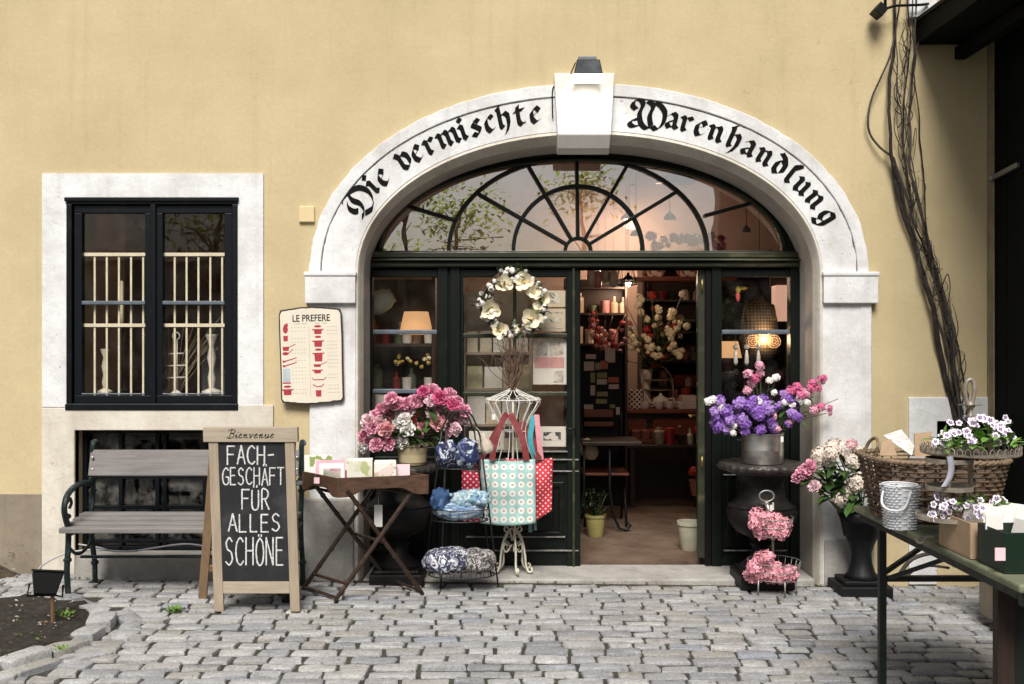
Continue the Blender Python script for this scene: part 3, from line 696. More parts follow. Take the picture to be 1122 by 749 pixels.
mb = MB(); sbox(mb, 627, 293.6, 630, 621, YF-.018, YF+.004); obj('moulding', mb, mat_olive, dl, bevel=.005)
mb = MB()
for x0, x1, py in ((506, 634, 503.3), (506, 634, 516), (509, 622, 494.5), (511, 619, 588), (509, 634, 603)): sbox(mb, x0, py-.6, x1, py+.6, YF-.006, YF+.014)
obj('moulding', mb, mat_ledgelight, dl)  # thin pale strips paint the highlights along the dusty ledges
mb = MB(); mb.tube([S(630, 470, YF-.02), S(630, 470, YF-.06), S(620, 470, YF-.065)], .009, 8); obj('handle', mb, mat_iron, dl, smooth=True)
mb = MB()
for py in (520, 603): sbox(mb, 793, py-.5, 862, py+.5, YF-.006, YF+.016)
obj('moulding', mb, mat_ledgelight, sw2)  # ledge highlights and dust painted as pale strips here too
# right leaf, swung inwards and seen on edge
a = S(769.5, 0).x; b_ = P(766.5, 0, YF+.72).x
mb = MB(); zl, zh = .045, S(0, 294).z
q0, q1 = Vector((a, YF+.03, 0)), Vector((b_, YF+.72, 0)); t_ = (q1-q0).normalized(); nrm = Vector((t_.y, -t_.x, 0))*.025
def leafbox(mb, u0, u1, z0, z1, k=1.0):
    p = q0+(q1-q0)*u0; q = q0+(q1-q0)*u1; vs = [p-nrm*k, q-nrm*k, q+nrm*k, p+nrm*k]; mb.add([v+Vector((0, 0, z0)) for v in vs]+[v+Vector((0, 0, z1)) for v in vs], [(0, 3, 2, 1), (4, 5, 6, 7), (0, 1, 5, 4), (1, 2, 6, 5), (2, 3, 7, 6), (3, 0, 4, 7)])
leafbox(mb, .12, .88, zl, .80)
dr = obj('door', mb, mat_olive, bld, bevel=.005, fixn=True)
for nm_, u0, u1, z0, z1 in (('stile', 0, .12, zl, zh), ('stile', .88, 1, zl, zh), ('top_rail', .12, .88, zh-.09, zh), ('glazing_bar', .12, .88, 1.2, 1.23), ('glazing_bar', .12, .88, 1.6, 1.63)): mb = MB(); leafbox(mb, u0, u1, z0, z1); obj(nm_, mb, mat_olive, dr, bevel=.005, fixn=True)
mb = MB(); leafbox(mb, .12, .88, .8, zh-.09, .1); obj('pane', mb, mat_glass, dr)
mb = MB(); p = q0.lerp(q1, .93)+Vector((-.03, 0, .98)); mb.tube([p, p+Vector((-.05, 0, 0)), p+Vector((-.055, -.1, 0))], .009, 8); sbox(mb, 768.8, 306, 770.6, 318, YF+.005, YF+.02); sbox(mb, 768.8, 500, 770.6, 512, YF+.005, YF+.02); obj('handle', mb, M('old brass', (.45, .32, .12), .4, .8), dr, smooth=True)
mb = MB(); sbox(mb, 773, 293.4, 780, 622, YF+.004, YF+.085); obj('door_post', mb, mat_black, bld, bevel=.006)

# ================================================================== INTERIOR
mat_iwall = M_plaster('rosy interior plaster', (.36, .255, .205), (.20, .13, .10), .4, .2, .1, .2)
mat_ifloor = M_plaster('worn stone floor', (.17, .115, .08), (.05, .032, .022), .85, .0, .8, .8, 3.2)
mat_dark = M('dark brown stained wood', (.030, .014, .009), .5, 0, .4, 8, stretch=(1, 6, 6))
mat_redwood = M_wood('red brown wood', (.20, .055, .03), 'x', .4, .45)
IX0, IX1, IY1, IZ1 = -4.2, 3.0, 4.3, 3.75
mb = MB(); mb.box(IX0, IX1, WT, IY1, -.1, zfloor); obj('interior_floor', mb, mat_ifloor, bld)
mb = MB(); mb.box(IX0, IX1, IY1, IY1+.2, -.1, IZ1+.2); mb.box(IX0-.2, IX0, WT, IY1, -.1, IZ1+.2); mb.box(IX1, IX1+.2, WT, IY1, -.1, IZ1+.2); obj('interior_wall', mb, mat_iwall, bld)
mb = MB(); mb.box(IX0, IX1, WT, IY1, IZ1, IZ1+.2); mb.box(IX0, IX1, 2.35, 2.6, IZ1-.18, IZ1); obj('interior_ceiling', mb, mat_iwall, bld)
# partition between the window room and the shop, with a niche arch
mb = MB(); x_ = -1.35; mb.box(x_-.1, x_, WT+.001, 3.2, zfloor, IZ1); obj('interior_wall', mb, mat_iwall, bld)

def shelf_unit(name, label, x0, x1, y0, y1, z0, z1, shelves, mat, back=True, uprights=()):
    t = thing(name, label, 'shelf', ((x0+x1)/2, (y0+y1)/2, z0)); mb = MB()
    if back: mb.box(x0+.02, x1-.02, y1-.015, y1, z0, z1)
    for x in (x0, x1-.025)+tuple(uprights): mb.box(x, x+.025, y0, y1-.016, z0, z1)
    obj('carcass', mb, mat, t, bevel=.003, seg=1)
    for z in shelves: mb = MB(); mb.box(x0+.026, x1-.026, y0+.005, y1-.017, z, z+.022); obj('shelf', mb, mat, t, bevel=.002, seg=1)
    return t
# counter at the back with wares
ct = thing('shop_counter', 'long red brown counter at the back of the shop, stacked with crockery', 'counter', (1.2, 3.5, zfloor))
cz = P(0, 449, 3.2).z
mb = MB(); mb.box(.72, 2.6, 3.2, 3.75, cz-.035, cz); obj('countertop', mb, mat_redwood, ct, bevel=.005)
mb = MB(); mb.box(.76, 2.56, 3.26, 3.7, zfloor, cz-.036); obj('counter_body', mb, mat_dark, ct, bevel=.004)
for k in range(3):
    mb = MB(); x0 = .80+k*.58; mb.box(x0, x0+.52, 3.245, 3.259, cz-.25, cz-.08); o = obj('drawer', mb, mat_redwood, ct, bevel=.004)
    mb = MB(); mb.ball((x0+.26, 3.235, cz-.165), .014, 8); obj('handle', mb, mat_zinc, o, smooth=True)
shelf_unit('wall_shelf', 'tall dark shelf with red goods behind the counter', 1.35, 2.7, 3.82, 4.25, zfloor, 2.5, (1.05, 1.32, 1.62, 1.95, 2.3), mat_dark, uprights=(2.0,))
# back-left dark board with little notices
nb = P(636, 380, 2.2); 
t = thing('notice_board', 'tall black board covered in small pale notices left inside the doorway', 'notice board', (.62, 2.2, zfloor)); mb = MB()
mb.box(P(634, 0, 2.2).x-.12, P(681, 0, 2.2).x, 2.2, 2.24, .2, P(0, 384, 2.2).z); obj('board', mb, mat_black, t)
for (x0, y0, x1, y1, c) in ((642, 388, 653, 393, 0), (663, 382, 674, 397, 0), (640, 396, 651, 406, 0), (652, 397, 658, 405, 1), (658, 395, 666, 404, 2), (647, 408, 652, 419, 1), (654, 408, 665, 414, 1), (654, 415, 665, 421, 0), (666, 413, 678, 419, 2), (647, 422, 652, 433, 0), (654, 429, 666, 434, 1), (667, 421, 678, 426, 0), (653, 437, 665, 442, 1), (640, 443, 650, 448, 0), (668, 443, 674, 447, 1), (675, 446, 679, 454, 0)):
    a = P(x0, y0, 2.19); b = P(x1, y1, 2.19); mb = MB(); mb.box(a.x, b.x, 2.188, 2.199, b.z, a.z); obj('notice', mb, M(('pale paper', 'olive paper', 'red paper')[c], ((.55, .45, .38), (.28, .25, .10), (.45, .10, .07))[c]) if ('pale paper', 'olive paper', 'red paper')[c] not in bpy.data.materials else bpy.data.materials[('pale paper', 'olive paper', 'red paper')[c]], t)
# chair and table left inside the doorway
ch = thing('cafe_chair', 'wooden slatted chair with dark metal frame just inside the doorway', 'chair', (P(655, 0, 1.9).x, 1.9, zfloor))
def slat(x0, y0, x1, y1, Y, th=.02): a = P(x0, y0, Y); b = P(x1, y1, Y); mb = MB(); mb.box(a.x, b.x, Y, Y+th, b.z, a.z); return mb
obj('backrest', slat(640, 448.5, 672, 457, 2.12), mat_redwood, ch, bevel=.004); obj('backrest', slat(640, 462, 672, 467, 2.13), mat_redwood, ch, bevel=.004)
mb = MB(); a = P(640, 497, 1.85); b = P(690, 501, 1.85)
for k in range(5): mb.box(a.x-.02, b.x-.02, 1.72+k*.085, 1.79+k*.085, .43, .45)
obj('seat', mb, mat_redwood, ch, bevel=.004)
for x in (a.x, b.x-.04):
    mb = MB(); mb.tube([(x, 1.74, zfloor), (x, 1.92, .43), (x, 2.14, zfloor)], .011, 6); mb.tube([(x, 2.12, .43), (x, 2.135, .93)], .011, 6); obj('leg', mb, mat_iron, ch, smooth=True)
tb = thing('bistro_table', 'small dark table with scrolled iron leg inside the doorway', 'table', (P(668, 0, 1.7).x, 1.7, zfloor))
mb = MB(); a = P(655, 486, 1.3); mb.box(P(636, 0, 1.7).x, P(700, 0, 1.7).x, 1.50, 1.98, .70, .73); obj('tabletop', mb, mat_dark, tb, bevel=.005)
for px, s in ((668, 1), (640, -1)):
    x = P(px, 0, 1.55).x; mb = MB(); mb.tube([(x, 1.55, .70), (x, 1.55, .35), (x+.03*s, 1.55, .13), (x+.08*s, 1.55, .025), (x+.14*s, 1.55, .012), (x+.17*s, 1.55, .05), (x+.14*s, 1.55, .08)], .011, 6); obj('leg', mb, mat_iron, tb, smooth=True)
def pot(name, label, c, r, h, mat, taper=.8, rim=True, cat='flower pot'):
    mb = MB(); pr = [(r*taper*.96, 0), (r*taper, .004), (r*.97, h*.86)]
    if rim: pr += [(r*.97, h*.87), (r*1.06, h*.88), (r*1.06, h), (r*.96, h), (r*.93, h*.84), (r*taper*.9, .02), (0.0, .02)]
    else: pr += [(r, h), (r*.95, h), (r*taper*.9, .02), (0.0, .02)]
    mb.lathe(pr, (0, 0, 0), 28); o = obj(name, mb, mat, smooth='angle'); o.location = c; return tag(o, label, cat)
mat_potgreen = M('yellow green glazed pot', (.36, .32, .12), .45, 0, .2, 8); mat_potcream = M('cream clay pot', (.48, .46, .34), .6, 0, .25, 8)
pg = Vector((P(652.5, 0, 1.36).x, 1.36, zfloor)); pot('flower_pot', 'yellow green pot on the shop floor left of the doorway', pg, .080, .175, mat_potgreen)
pot('flower_pot', 'empty cream pot on the shop floor right of the doorway', Vector((P(756, 0, .86).x, .86, zfloor)), .090, .21, mat_potcream)
# ================================================================== FLOWERS AND LEAVES
def frame_of(n):
    n = Vector(n).normalized(); a = n.orthogonal().normalized(); return a, n.cross(a), n
def petal(mb, c, a, b, n, ang, r0, L, wd, tilt, curl, rs, mi=0, ruffle=.0):
    """one petal: 3 x 4 grid, leaves the axis n at angle tilt (0 = along n), curls inwards"""
    d = a*math.cos(ang)+b*math.sin(ang); s = -a*math.sin(ang)+b*math.cos(ang); vs = []
    p = c+d*r0; th = tilt
    for i, k in enumerate((.35, .85, 1.0, .55)):
        for j in (-1, 0, 1):
            q = p+s*(j*wd*k/2)+(n*math.cos(th)*0-d*0)
            q = q+(n*math.sin(th)-d*math.cos(th))*(-abs(j)*wd*.16)*-1*.6+n*rs.uniform(-ruffle, ruffle)
            vs.append(q)
        st = L/3; p = p+(d*math.sin(th)+n*math.cos(th))*st; th -= curl/3
    mb.add(vs, [(i*3+j, i*3+j+1, (i+1)*3+j+1, (i+1)*3+j) for i in range(3) for j in range(2)], mi)
def peony_mesh(r, rs):
    mb = MB(); a, b, n = frame_of((0, 0, 1)); c = Vector((0, 0, 0))
    for ly, (cnt, tilt, L, wd, curl) in enumerate(((11, 1.25, .95, .52, .6), (11, 1.0, .92, .46, .8), (10, .78, .88, .42, .9), (9, .55, .84, .36, .9), (8, .33, .8, .32, .8), (6, .14, .78, .28, .6))):
        for k in range(cnt): petal(mb, c+n*(-.10+.035*ly)*r, a, b, n, 2*math.pi*(k+rs.uniform(-.3, .3))/cnt+ly*.5, .08*r, L*r*rs.uniform(.85, 1.1), wd*r*rs.uniform(.85, 1.1), tilt+rs.uniform(-.12, .12), curl, rs, 0, .05*r)
    return mb
def ruffle_mesh(r, rs):
    """full double peony: broad guard petals below, a ball of crinkled petals on edge above"""
    mb = MB(); a, b, n = frame_of((0, 0, 1)); c = Vector((0, 0, 0))
    for k in range(10): petal(mb, c-n*.12*r, a, b, n, 2*math.pi*(k+rs.uniform(-.3, .3))/10, .1*r, .95*r*rs.uniform(.9, 1.1), .6*r, 1.35+rs.uniform(-.2, .1), .6, rs, 0, .05*r)
    for i in range(72):
        z = 1-(i+.5)/72*1.05; th = i*2.39996+rs.uniform(-.3, .3); q = math.sqrt(max(0, 1-z*z)); d = Vector((q*math.cos(th), q*math.sin(th), z)); s = d.orthogonal().normalized(); s = Matrix.Rotation(rs.uniform(0, 6.28), 3, d) @ s; f = d.cross(s)
        L = r*rs.uniform(.72, .95); wd = r*rs.uniform(.26, .40); bend = rs.uniform(-.18, .18)*r; vs = []
        for u, wk in ((.45, .5), (.8, 1.0), (1.0, .85)):
            for j in (-1, 0, 1): vs.append(d*L*u*(1-.06*abs(j)+rs.uniform(-.04, .04))+s*wd*.5*wk*j+f*(bend*u*u+.10*r*(abs(j)-.4)*u+rs.uniform(-.03, .03)*r))
        mb.add(vs, [(p*3+j, p*3+j+1, (p+1)*3+j+1, (p+1)*3+j) for p in range(2) for j in range(2)])
    return mb
def cluster_mesh(r, rs, n=70, fl=.26, petals=4, hemi=-.35):
    """ball of small florets (hydrangea, phlox)"""
    mb = MB()
    for i in range(n):
        z = 1-(i+.5)/n*(1-hemi); th = i*2.39996; q = math.sqrt(max(0, 1-z*z)); d = Vector((q*math.cos(th), q*math.sin(th), z)); d = (d+Vector((rs.uniform(-.12, .12),)*3)).normalized()
        c = d*r*rs.uniform(.78, 1.05); a, b, nn = frame_of(d+Vector((rs.uniform(-.4, .4), rs.uniform(-.4, .4), rs.uniform(-.2, .4)))); a0 = rs.uniform(0, 6.28); L = fl*r*rs.uniform(.8, 1.15)
        for k in range(petals):
            t = a0+2*math.pi*k/petals; d1 = a*math.cos(t)+b*math.sin(t); s = -a*math.sin(t)+b*math.cos(t); up = nn*L*rs.uniform(.05, .3)
            mb.add([c, c+d1*L*.55-s*L*.42+up*.4, c+d1*L+up, c+d1*L*.55+s*L*.42+up*.4], [(0, 1, 2, 3)])
    return mb
def magnolia_mesh(r, rs):
    mb = MB(); a, b, n = frame_of((0, 0, 1)); c = Vector((0, 0, 0))
    for k in range(6): petal(mb, c, a, b, n, 2*math.pi*k/6+.1*(k % 2), .08*r, r*1.05, r*.85, 1.25 if k % 2 else 1.0, .5, rs, 0, .015*r)
    return mb
def leaf_add(mb, base, d, L, wd, droop, rs, n=4, mi=0, nrm=None):
    d = Vector(d).normalized(); up = Vector(nrm) if nrm is not None else Vector((0, 0, 1)); s = d.cross(up)
    if s.length < 1e-3: s = Vector((1, 0, 0))
    s.normalize(); vs = []; p = Vector(base)
    for i in range(n+1):
        t = i/n; w_ = wd*math.sin(math.pi*min(1, t*.93+.06))**.8*(1 if t < 1 else 0)
        f = s.cross(d); vs += [p-s*w_/2+f*w_*.15, p, p+s*w_/2+f*w_*.15]
        d = (d-Vector((0, 0, droop/n))).normalized(); p = p+d*L/n
    mb.add(vs, [(i*3+j, i*3+j+1, (i+1)*3+j+1, (i+1)*3+j) for i in range(n) for j in range(2)], mi)

mat_leaf = M('bouquet leaf green', (.045, .10, .022), .5, 0, .4, 20, spec=.4, island=.35)
mat_leafpale = M('fresh leaf green', (.14, .28, .05), .5, 0, .3, 20, island=.3)
mat_stem = M('green stem', (.06, .09, .025), .6)
mat_pinkmid = M('mid pink petal', (.82, .38, .50), .6, 0, .3, 22, col2=(.90, .72, .76), island=.25)
mat_pinkpale = M('pale pink petal', (.84, .60, .64), .6, 0, .2, 22, col2=(.88, .78, .77), island=.15)
mat_pinkhot = M('hot pink petal', (.72, .13, .30), .6, 0, .3, 22, col2=(.84, .42, .54), island=.25)
mat_pinkrose = M('rose petal', (.72, .34, .36), .6, 0, .3, 22, col2=(.85, .60, .57), island=.25)
mat_whitepetal = M('white petal', (.86, .83, .79), .6, 0, .06, 22, island=.06)
mat_creampetal = M('cream petal', (.80, .72, .52), .6, 0, .1, 6, island=.08)
mat_purple = M('purple petal', (.24, .10, .46), .6, 0, .35, 30, col2=(.44, .28, .66), island=.35)
mat_violet = M('lilac petal', (.38, .22, .58), .6, 0, .3, 30, col2=(.55, .42, .72), island=.3)
mat_hydra = M('cream pink hydrangea petal', (.80, .67, .56), .65, 0, .2, 40, col2=(.87, .80, .72), island=.22)
mat_hydrapk = M('pink hydrangea petal', (.74, .30, .36), .65, 0, .3, 45, col2=(.88, .72, .68), island=.42)
mat_yellow = M('yellow stamen', (.72, .50, .12), .7)
mat_red = M('red petal', (.42, .02, .025), .6, 0, .4, 20, island=.3)

FL = {}
def proto(kind, mat, r, variant):
    key = (kind, mat.name, variant)
    if key not in FL:
        rs = random.Random(len(kind)*97+variant*13)
        mb = {'peony': lambda: peony_mesh(1, rs), 'ruffle': lambda: ruffle_mesh(1, rs), 'loose': lambda: cluster_mesh(1, rs, 46, .36, 4, -.5), 'ball': lambda: cluster_mesh(1, rs), 'phlox': lambda: cluster_mesh(1, rs, 42, .36, 5, -.1), 'sprig': lambda: cluster_mesh(1, rs, 26, .42, 4, -.2), 'magnolia': lambda: magnolia_mesh(1, rs)}[kind]()
        me = bpy.data.meshes.new(kind); me.from_pydata([tuple(v) for v in mb.v], [], mb.f); me.materials.append(mat); me.polygons.foreach_set('use_smooth', [True]*len(me.polygons)); FL[key] = me
    return FL[key]
def bloom(parent, kind, mat, pos, axis, r, name, rs, variants=3, flat=1.0):
    """one flower as a part of the bouquet parent; pos is a world point"""
    o = bpy.data.objects.new(name, proto(kind, mat, 1, rs.randrange(variants))); COL.objects.link(o); o.parent = parent
    o.location = Vector(pos)-root_loc(parent); q = Vector(axis).to_track_quat('Z', 'Y'); o.rotation_euler = (q.to_matrix() @ Matrix.Rotation(rs.uniform(0, 6.28), 3, 'Z')).to_euler(); o.scale = (r, r, r*flat)
    return o
def stems_to(parent, origin, pts, r=.0025, mat=None, name='stem'):
    mb = MB()
    for p in pts:
        p = Vector(p); m_ = origin.lerp(p, .5)+Vector((0, 0, .02)); mb.tube([origin, m_, p], r, 5)
    return obj(name, mb, mat or mat_stem, parent, smooth=True)
def foliage(parent, pts, rs, n, L, wd, mat, name='foliage', spread=1.0):
    mb = MB()
    for _ in range(n):
        p = Vector(rs.choice(pts))+Vector((rs.uniform(-1, 1), rs.uniform(-1, 1), rs.uniform(-1, 1)))*.03*spread; d = Vector((rs.uniform(-1, 1), rs.uniform(-1, .6), rs.uniform(-.4, .9)))
        leaf_add(mb, p, d, L*rs.uniform(.7, 1.2), wd*rs.uniform(.8, 1.2), rs.uniform(.1, .9), rs)
    return obj(name, mb, mat, parent, smooth=True)

# ================================================================== URNS AND THEIR BOUQUETS
def urn(label, cx, cy, zr, rr, base):
    t = thing('cast_iron_urn', label, 'urn', (cx, cy, zfloor if base else 0))
    z0 = -.03
    mb = MB(); mb.box(cx-.17, cx+.17, cy-.17, cy+.17, z0, z0+.085); mb.box(cx-.145, cx+.145, cy-.145, cy+.145, z0+.086, z0+.105); obj('plinth', mb, mat_castgrey, t, bevel=.006)
    h = zr-z0
    prof = [(.135, .105), (.14, .125), (.105, .15), (.07, .19), (.058, .24), (.075, .265), (.06, .285), (.085, .305), (.16, .34), (.205, .40), (.225, .47), (.212, .50), (.218, .51), (.19, .525), (.155, .56), (.14, h-.13), (.16, h-.09), (.19, h-.062)]
    mb = MB(); mb.lathe([(r, z0+z) for r, z in prof], (cx, cy, 0), 40, flute=lambda th, z: .018*math.cos(th*20) if z-z0 > .34 and z-z0 < .46 else 0); obj('bowl', mb, mat_castgrey, t, smooth='angle')
    mb = MB(); k = rr
    rim = [(.215, h-.065), (k*.80, h-.055), (k*.93, h-.045), (k*.99, h-.03), (k, h-.018), (k*.97, h-.004), (k*.93, h), (k*.70, h-.004), (0.0, h-.012)]
    mb.lathe([(r, z0+z) for r, z in rim], (cx, cy, 0), 96, flute=lambda th, z: (.035*math.cos(th*30) if h-.05 < z-z0 < h-.01 else 0)); obj('rim', mb, mat_urnrim, t, smooth='angle')
    return t
uy = -.06
ru = P(834.5, 508, uy); urn('dark cast iron urn with broad lobed rim standing on the step right of the doorway', ru.x, uy, ru.z+.012, 47.5*(CAM_D+uy)/F, True)
ly_ = -.02; lu = P(437, 513, ly_); urn('dark cast iron urn behind the folding tray table, left of the doorway', lu.x, ly_, lu.z+.03, .262, True)

# --- peonies in a beige pot on the left urn
def bouquet_peony():
    rs = random.Random(21); zt = lu.z+.030; c = Vector((P(452, 0, ly_-.04).x, ly_-.04, zt))
    mb = MB(); mb.lathe([(.080, 0), (.084, .004), (.100, .12), (.108, .125), (.108, .145), (.098, .145), (.09, .02), (0.0, .02)], (0, 0, 0), 32); o = obj('flower_pot', mb, M('beige glazed pot', (.42, .35, .21), .4, 0, .12, 6), smooth='angle'); o.location = c; tag(o, 'beige pot holding the pink peonies on the left urn', 'flower pot')
    t = thing('peony_bouquet', 'bunch of pink and white peonies in the beige pot on the left urn', 'flowers', c+Vector((0, 0, .12)))
    pts = []
    spec = [(408, 468, 'm'), (401, 478, 'm'), (417, 462, 'p'), (424, 471, 'r'), (411, 456, 'm'), (434, 443, 'm'), (429, 437, 'm'), (442, 452, 'p'), (427, 456, 'r'), (438, 464, 'w'), (434, 476, 'w'), (426, 485, 'm'), (450, 450, 'p'), (446, 443, 'm'), (470, 432, 'm'), (474, 428, 'm'), (464, 430, 'h'), (477, 446, 'm'), (486, 440, 'p'), (482, 437, 'h'), (496, 444, 'h'), (500, 441, 'm'), (489, 455, 'm'), (465, 469, 'r'), (480, 464, 'r'), (486, 473, 'm'), (497, 462, 'm'), (505, 459, 'p'), (404, 462, 'p'), (411, 474, 'w'), (419, 480, 'p'), (441, 484, 'w'), (430, 468, 'p'), (443, 459, 'w'), (492, 433, 'm'), (508, 450, 'm'), (456, 441, 'm'), (472, 440, 'p'), (420, 449, 'm'), (498, 470, 'p'), (458, 476, 'p'), (413, 487, 'm'), (400, 488, 'w'), (447, 470, 'w'), (474, 453, 'p')]
    mm = {'m': mat_pinkmid, 'p': mat_pinkpale, 'r': mat_pinkrose, 'w': mat_whitepetal, 'h': mat_pinkhot}
    for x, y, k in spec:
        Y = ly_-.10+rs.uniform(-.09, .06); p = P(x, y, Y); pts.append(p); ax = (p-(c+Vector((0, .12, .12)))).normalized()+Vector((0, -.55, .1)); bloom(t, 'ruffle', mm[k], p, ax, rs.uniform(.048, .062), 'peony', rs)
    top = c+Vector((0, 0, .13)); stems_to(t, top, pts)
    foliage(t, [top.lerp(p, rs.uniform(.35, .85)) for p in pts]+[top+Vector((rs.uniform(-.1, .1), -.06, rs.uniform(0, .1))) for _ in range(10)], rs, 150, .11, .038, mat_leaf)
    # dark labels hanging from the stems
    mb = MB()
    for x, y in ((450, 484), (457, 483), (462, 487)): a = P(x, y, ly_-.17); mb.box(a.x-.010, a.x+.010, a.y, a.y+.003, a.z-.022, a.z)
    obj('price_tag', mb, mat_black, t)
bouquet_peony()

# --- purple and pink flowers in a tin pot on the right urn
def bouquet_purple():
    rs = random.Random(33); c = Vector((ru.x, uy-.02, ru.z+.010)); r0 = 22.5*(CAM_D+uy)/F; h = 33*(CAM_D+uy)/F
    mb = MB(); mb.lathe([(r0*.97, 0), (r0, .006), (r0, h*.42), (r0*1.012, h*.45), (r0, h*.48), (r0, h*.93), (r0*1.03, h*.95), (r0*1.03, h), (r0*.97, h), (r0*.95, h*.3), (0.0, h*.3)], (0, 0, 0), 40); o = obj('tin_pot', mb, mat_zinc, smooth='angle'); o.location = c; tag(o, 'shiny tin pot of purple flowers on the right urn', 'pot')
    t = thing('purple_bouquet', 'bunch of purple, white and pink blossoms in the tin pot on the right urn', 'flowers', c+Vector((0, 0, h*.8)))
    pts = []; top = c+Vector((0, 0, h*.9))
    for _ in range(95):
        x = rs.gauss(826, 30); y = rs.gauss(453, 12)
        if not (780 < x < 884 and 430 < y < 477): continue
        Y = uy-.06+rs.uniform(-.12, .08); p = P(x, y, Y); pts.append(p); bloom(t, 'phlox', rs.choice((mat_purple, mat_purple, mat_violet)), p, (p-top)+Vector((0, -.12, .05)), rs.uniform(.028, .040), 'blossom', rs)
    for x, y, k in ((781, 438, 'w'), (776, 440, 'w'), (792, 448, 'w'), (804, 466, 'w'), (850, 414, 'w'), (843, 417, 'w'), (848, 430, 'w'), (868, 444, 'w'), (877, 438, 'w'), (884, 441, 'w'), (830, 440, 'w'), (803, 474, 'w'), (860, 441, 'w')):
        p = P(x, y, uy-.14); pts.append(p); bloom(t, 'phlox', mat_whitepetal, p, (p-top)+Vector((0, -.2, 0)), rs.uniform(.020, .029), 'blossom', rs)
    for x, y in ((820, 410), (828, 415), (833, 409), (824, 421), (832, 401), (819, 428), (846, 456), (843, 450), (866, 462), (852, 470), (866, 428), (873, 424), (880, 428), (884, 432), (890, 420), (896, 425), (899, 417), (903, 414), (894, 448), (900, 445), (908, 452), (888, 426), (877, 433), (909, 447), (891, 450)):
        p = P(x, y, uy-.10+rs.uniform(-.06, .04)); pts.append(p); bloom(t, 'sprig', rs.choice((mat_pinkhot, mat_pinkmid)), p, (p-top)+Vector((0, -.15, 0)), rs.uniform(.020, .032), 'pink_blossom', rs)
    stems_to(t, top, pts); tw = [P(918, 437, uy-.1), P(905, 412, uy-.1), P(832, 399, uy-.1)]
    stems_to(t, top, tw, .0022, M('brown twig', (.10, .06, .04)), 'twig')
    foliage(t, [top.lerp(p, rs.uniform(.4, .95)) for p in pts], rs, 120, .075, .026, mat_leaf)
    mb = MB(); a = P(857, 478, uy-.2); mb.box(a.x-.008, a.x+.008, a.y, a.y+.002, a.z-.035, a.z); obj('price_tag', mb, M('white card', (.75, .73, .68)), t)
bouquet_purple()

# --- two-tier wire stand with pink hydrangea heads
def wire_ring(mb, c, r, n=28, wr=.0028, ry=None): mb.tube([Vector(c)+Vector((r*math.cos(2*math.pi*i/n), (ry or r)*math.sin(2*math.pi*i/n), 0)) for i in range(n)], wr, 6, closed=True)
def hydrangea_stand():
    g = G(847, 649); Y = g.y; t = thing('wire_stand', 'two tier grey wire stand with ring handle in front of the right urn', 'stand', g)
    mw = M('grey wire', (.33, .31, .29), .45, .6, .2); mb = MB()
    ztop = P(0, 545, Y).z; mb.tube([g+Vector((0, 0, .05)), Vector((g.x, Y, ztop-.03))], .008, 8); obj('pole', mb, mw, t, smooth=True)
    mb = MB(); cc = Vector((P(840, 0, Y).x, Y, ztop+.01)); mb.tube([cc+Vector((.046*math.cos(a), 0, .034*math.sin(a))) for a in [2*math.pi*i/24 for i in range(24)]], .0055, 6, closed=True); mb.ball(cc-Vector((0, 0, .045)), .016, 10); mb.tube([cc-Vector((0, 0, .05)), Vector((g.x, Y, ztop-.15))], .014, 8); obj('handle', mb, mw, t, smooth=True)
    for nm, py, ph, r in (('upper', 585, 566, .135), ('lower', 632, 614, .165)):
        mb = MB(); zb = P(0, py, Y).z; zr = P(0, ph, Y).z; c = Vector((P(845 if nm == 'upper' else 848, 0, Y).x, Y, 0))
        wire_ring(mb, c+Vector((0, 0, zb)), r*.82); wire_ring(mb, c+Vector((0, 0, zr)), r); wire_ring(mb, c+Vector((0, 0, (zr+zb)/2)), r*.92)
        for i in range(22):
            a = 2*math.pi*i/22; d = Vector((math.cos(a), math.sin(a), 0)); mb.tube([c+d*r*.82+Vector((0, 0, zb)), c+d*r+Vector((0, 0, zr))], .0018, 5)
        for i in range(6): a = math.pi*i/6; d = Vector((math.cos(a), math.sin(a), 0))*r*.82; mb.tube([c-d+Vector((0, 0, zb)), c+d+Vector((0, 0, zb))], .0018, 5)
        obj('basket', mb, mw, t, smooth=True)
    for a in (-2.5, -1.3, -.4, 1.2, 2.2):
        mb = MB(); d = Vector((math.cos(a), math.sin(a), 0))*.14; zb = P(0, 632, Y).z; mb.tube([g+d+Vector((0, 0, zb-g.z)), g+d*1.02+Vector((0, 0, .004))], .005, 6); obj('leg', mb, mw, t, smooth=True)
    rs = random.Random(8)
    for nm, px, py, rx, lab, spots in (('hydrangea_heads', 843, 578, 1, 'pink hydrangea heads heaped in the upper basket of the wire stand', ((828, 574), (838, 568), (850, 570), (858, 576), (834, 582), (846, 582), (856, 583), (842, 575), (830, 566))),
                          ('hydrangea_heads', 845, 626, 1, 'pink hydrangea heads piled at the left of the lower basket of the wire stand', ((827, 622), (838, 618), (834, 628), (846, 630), (856, 631), (824, 630), (866, 628), (840, 611), (833, 614), (849, 624)))):
        tt = thing('hydrangea_bunch', lab, 'flowers', P(px, py, Y), 'hydrangea heads on the wire stand')
        for x, y in spots: p = P(x, y, Y+rs.uniform(-.09, .04)); bloom(tt, 'loose', mat_hydrapk, p, (rs.uniform(-.4, .4), -.8, .7), rs.uniform(.045, .056), 'hydrangea', rs)
        foliage(tt, [P(x, y+4, Y) for x, y in spots], rs, 12, .05, .02, mat_leaf)
    mb = MB(); a = P(845, 553, Y-.03); mb.box(a.x-.007, a.x+.007, a.y, a.y+.002, a.z-.04, a.z); obj('price_tag', mb, bpy.data.materials['white card'], t)
hydrangea_stand()

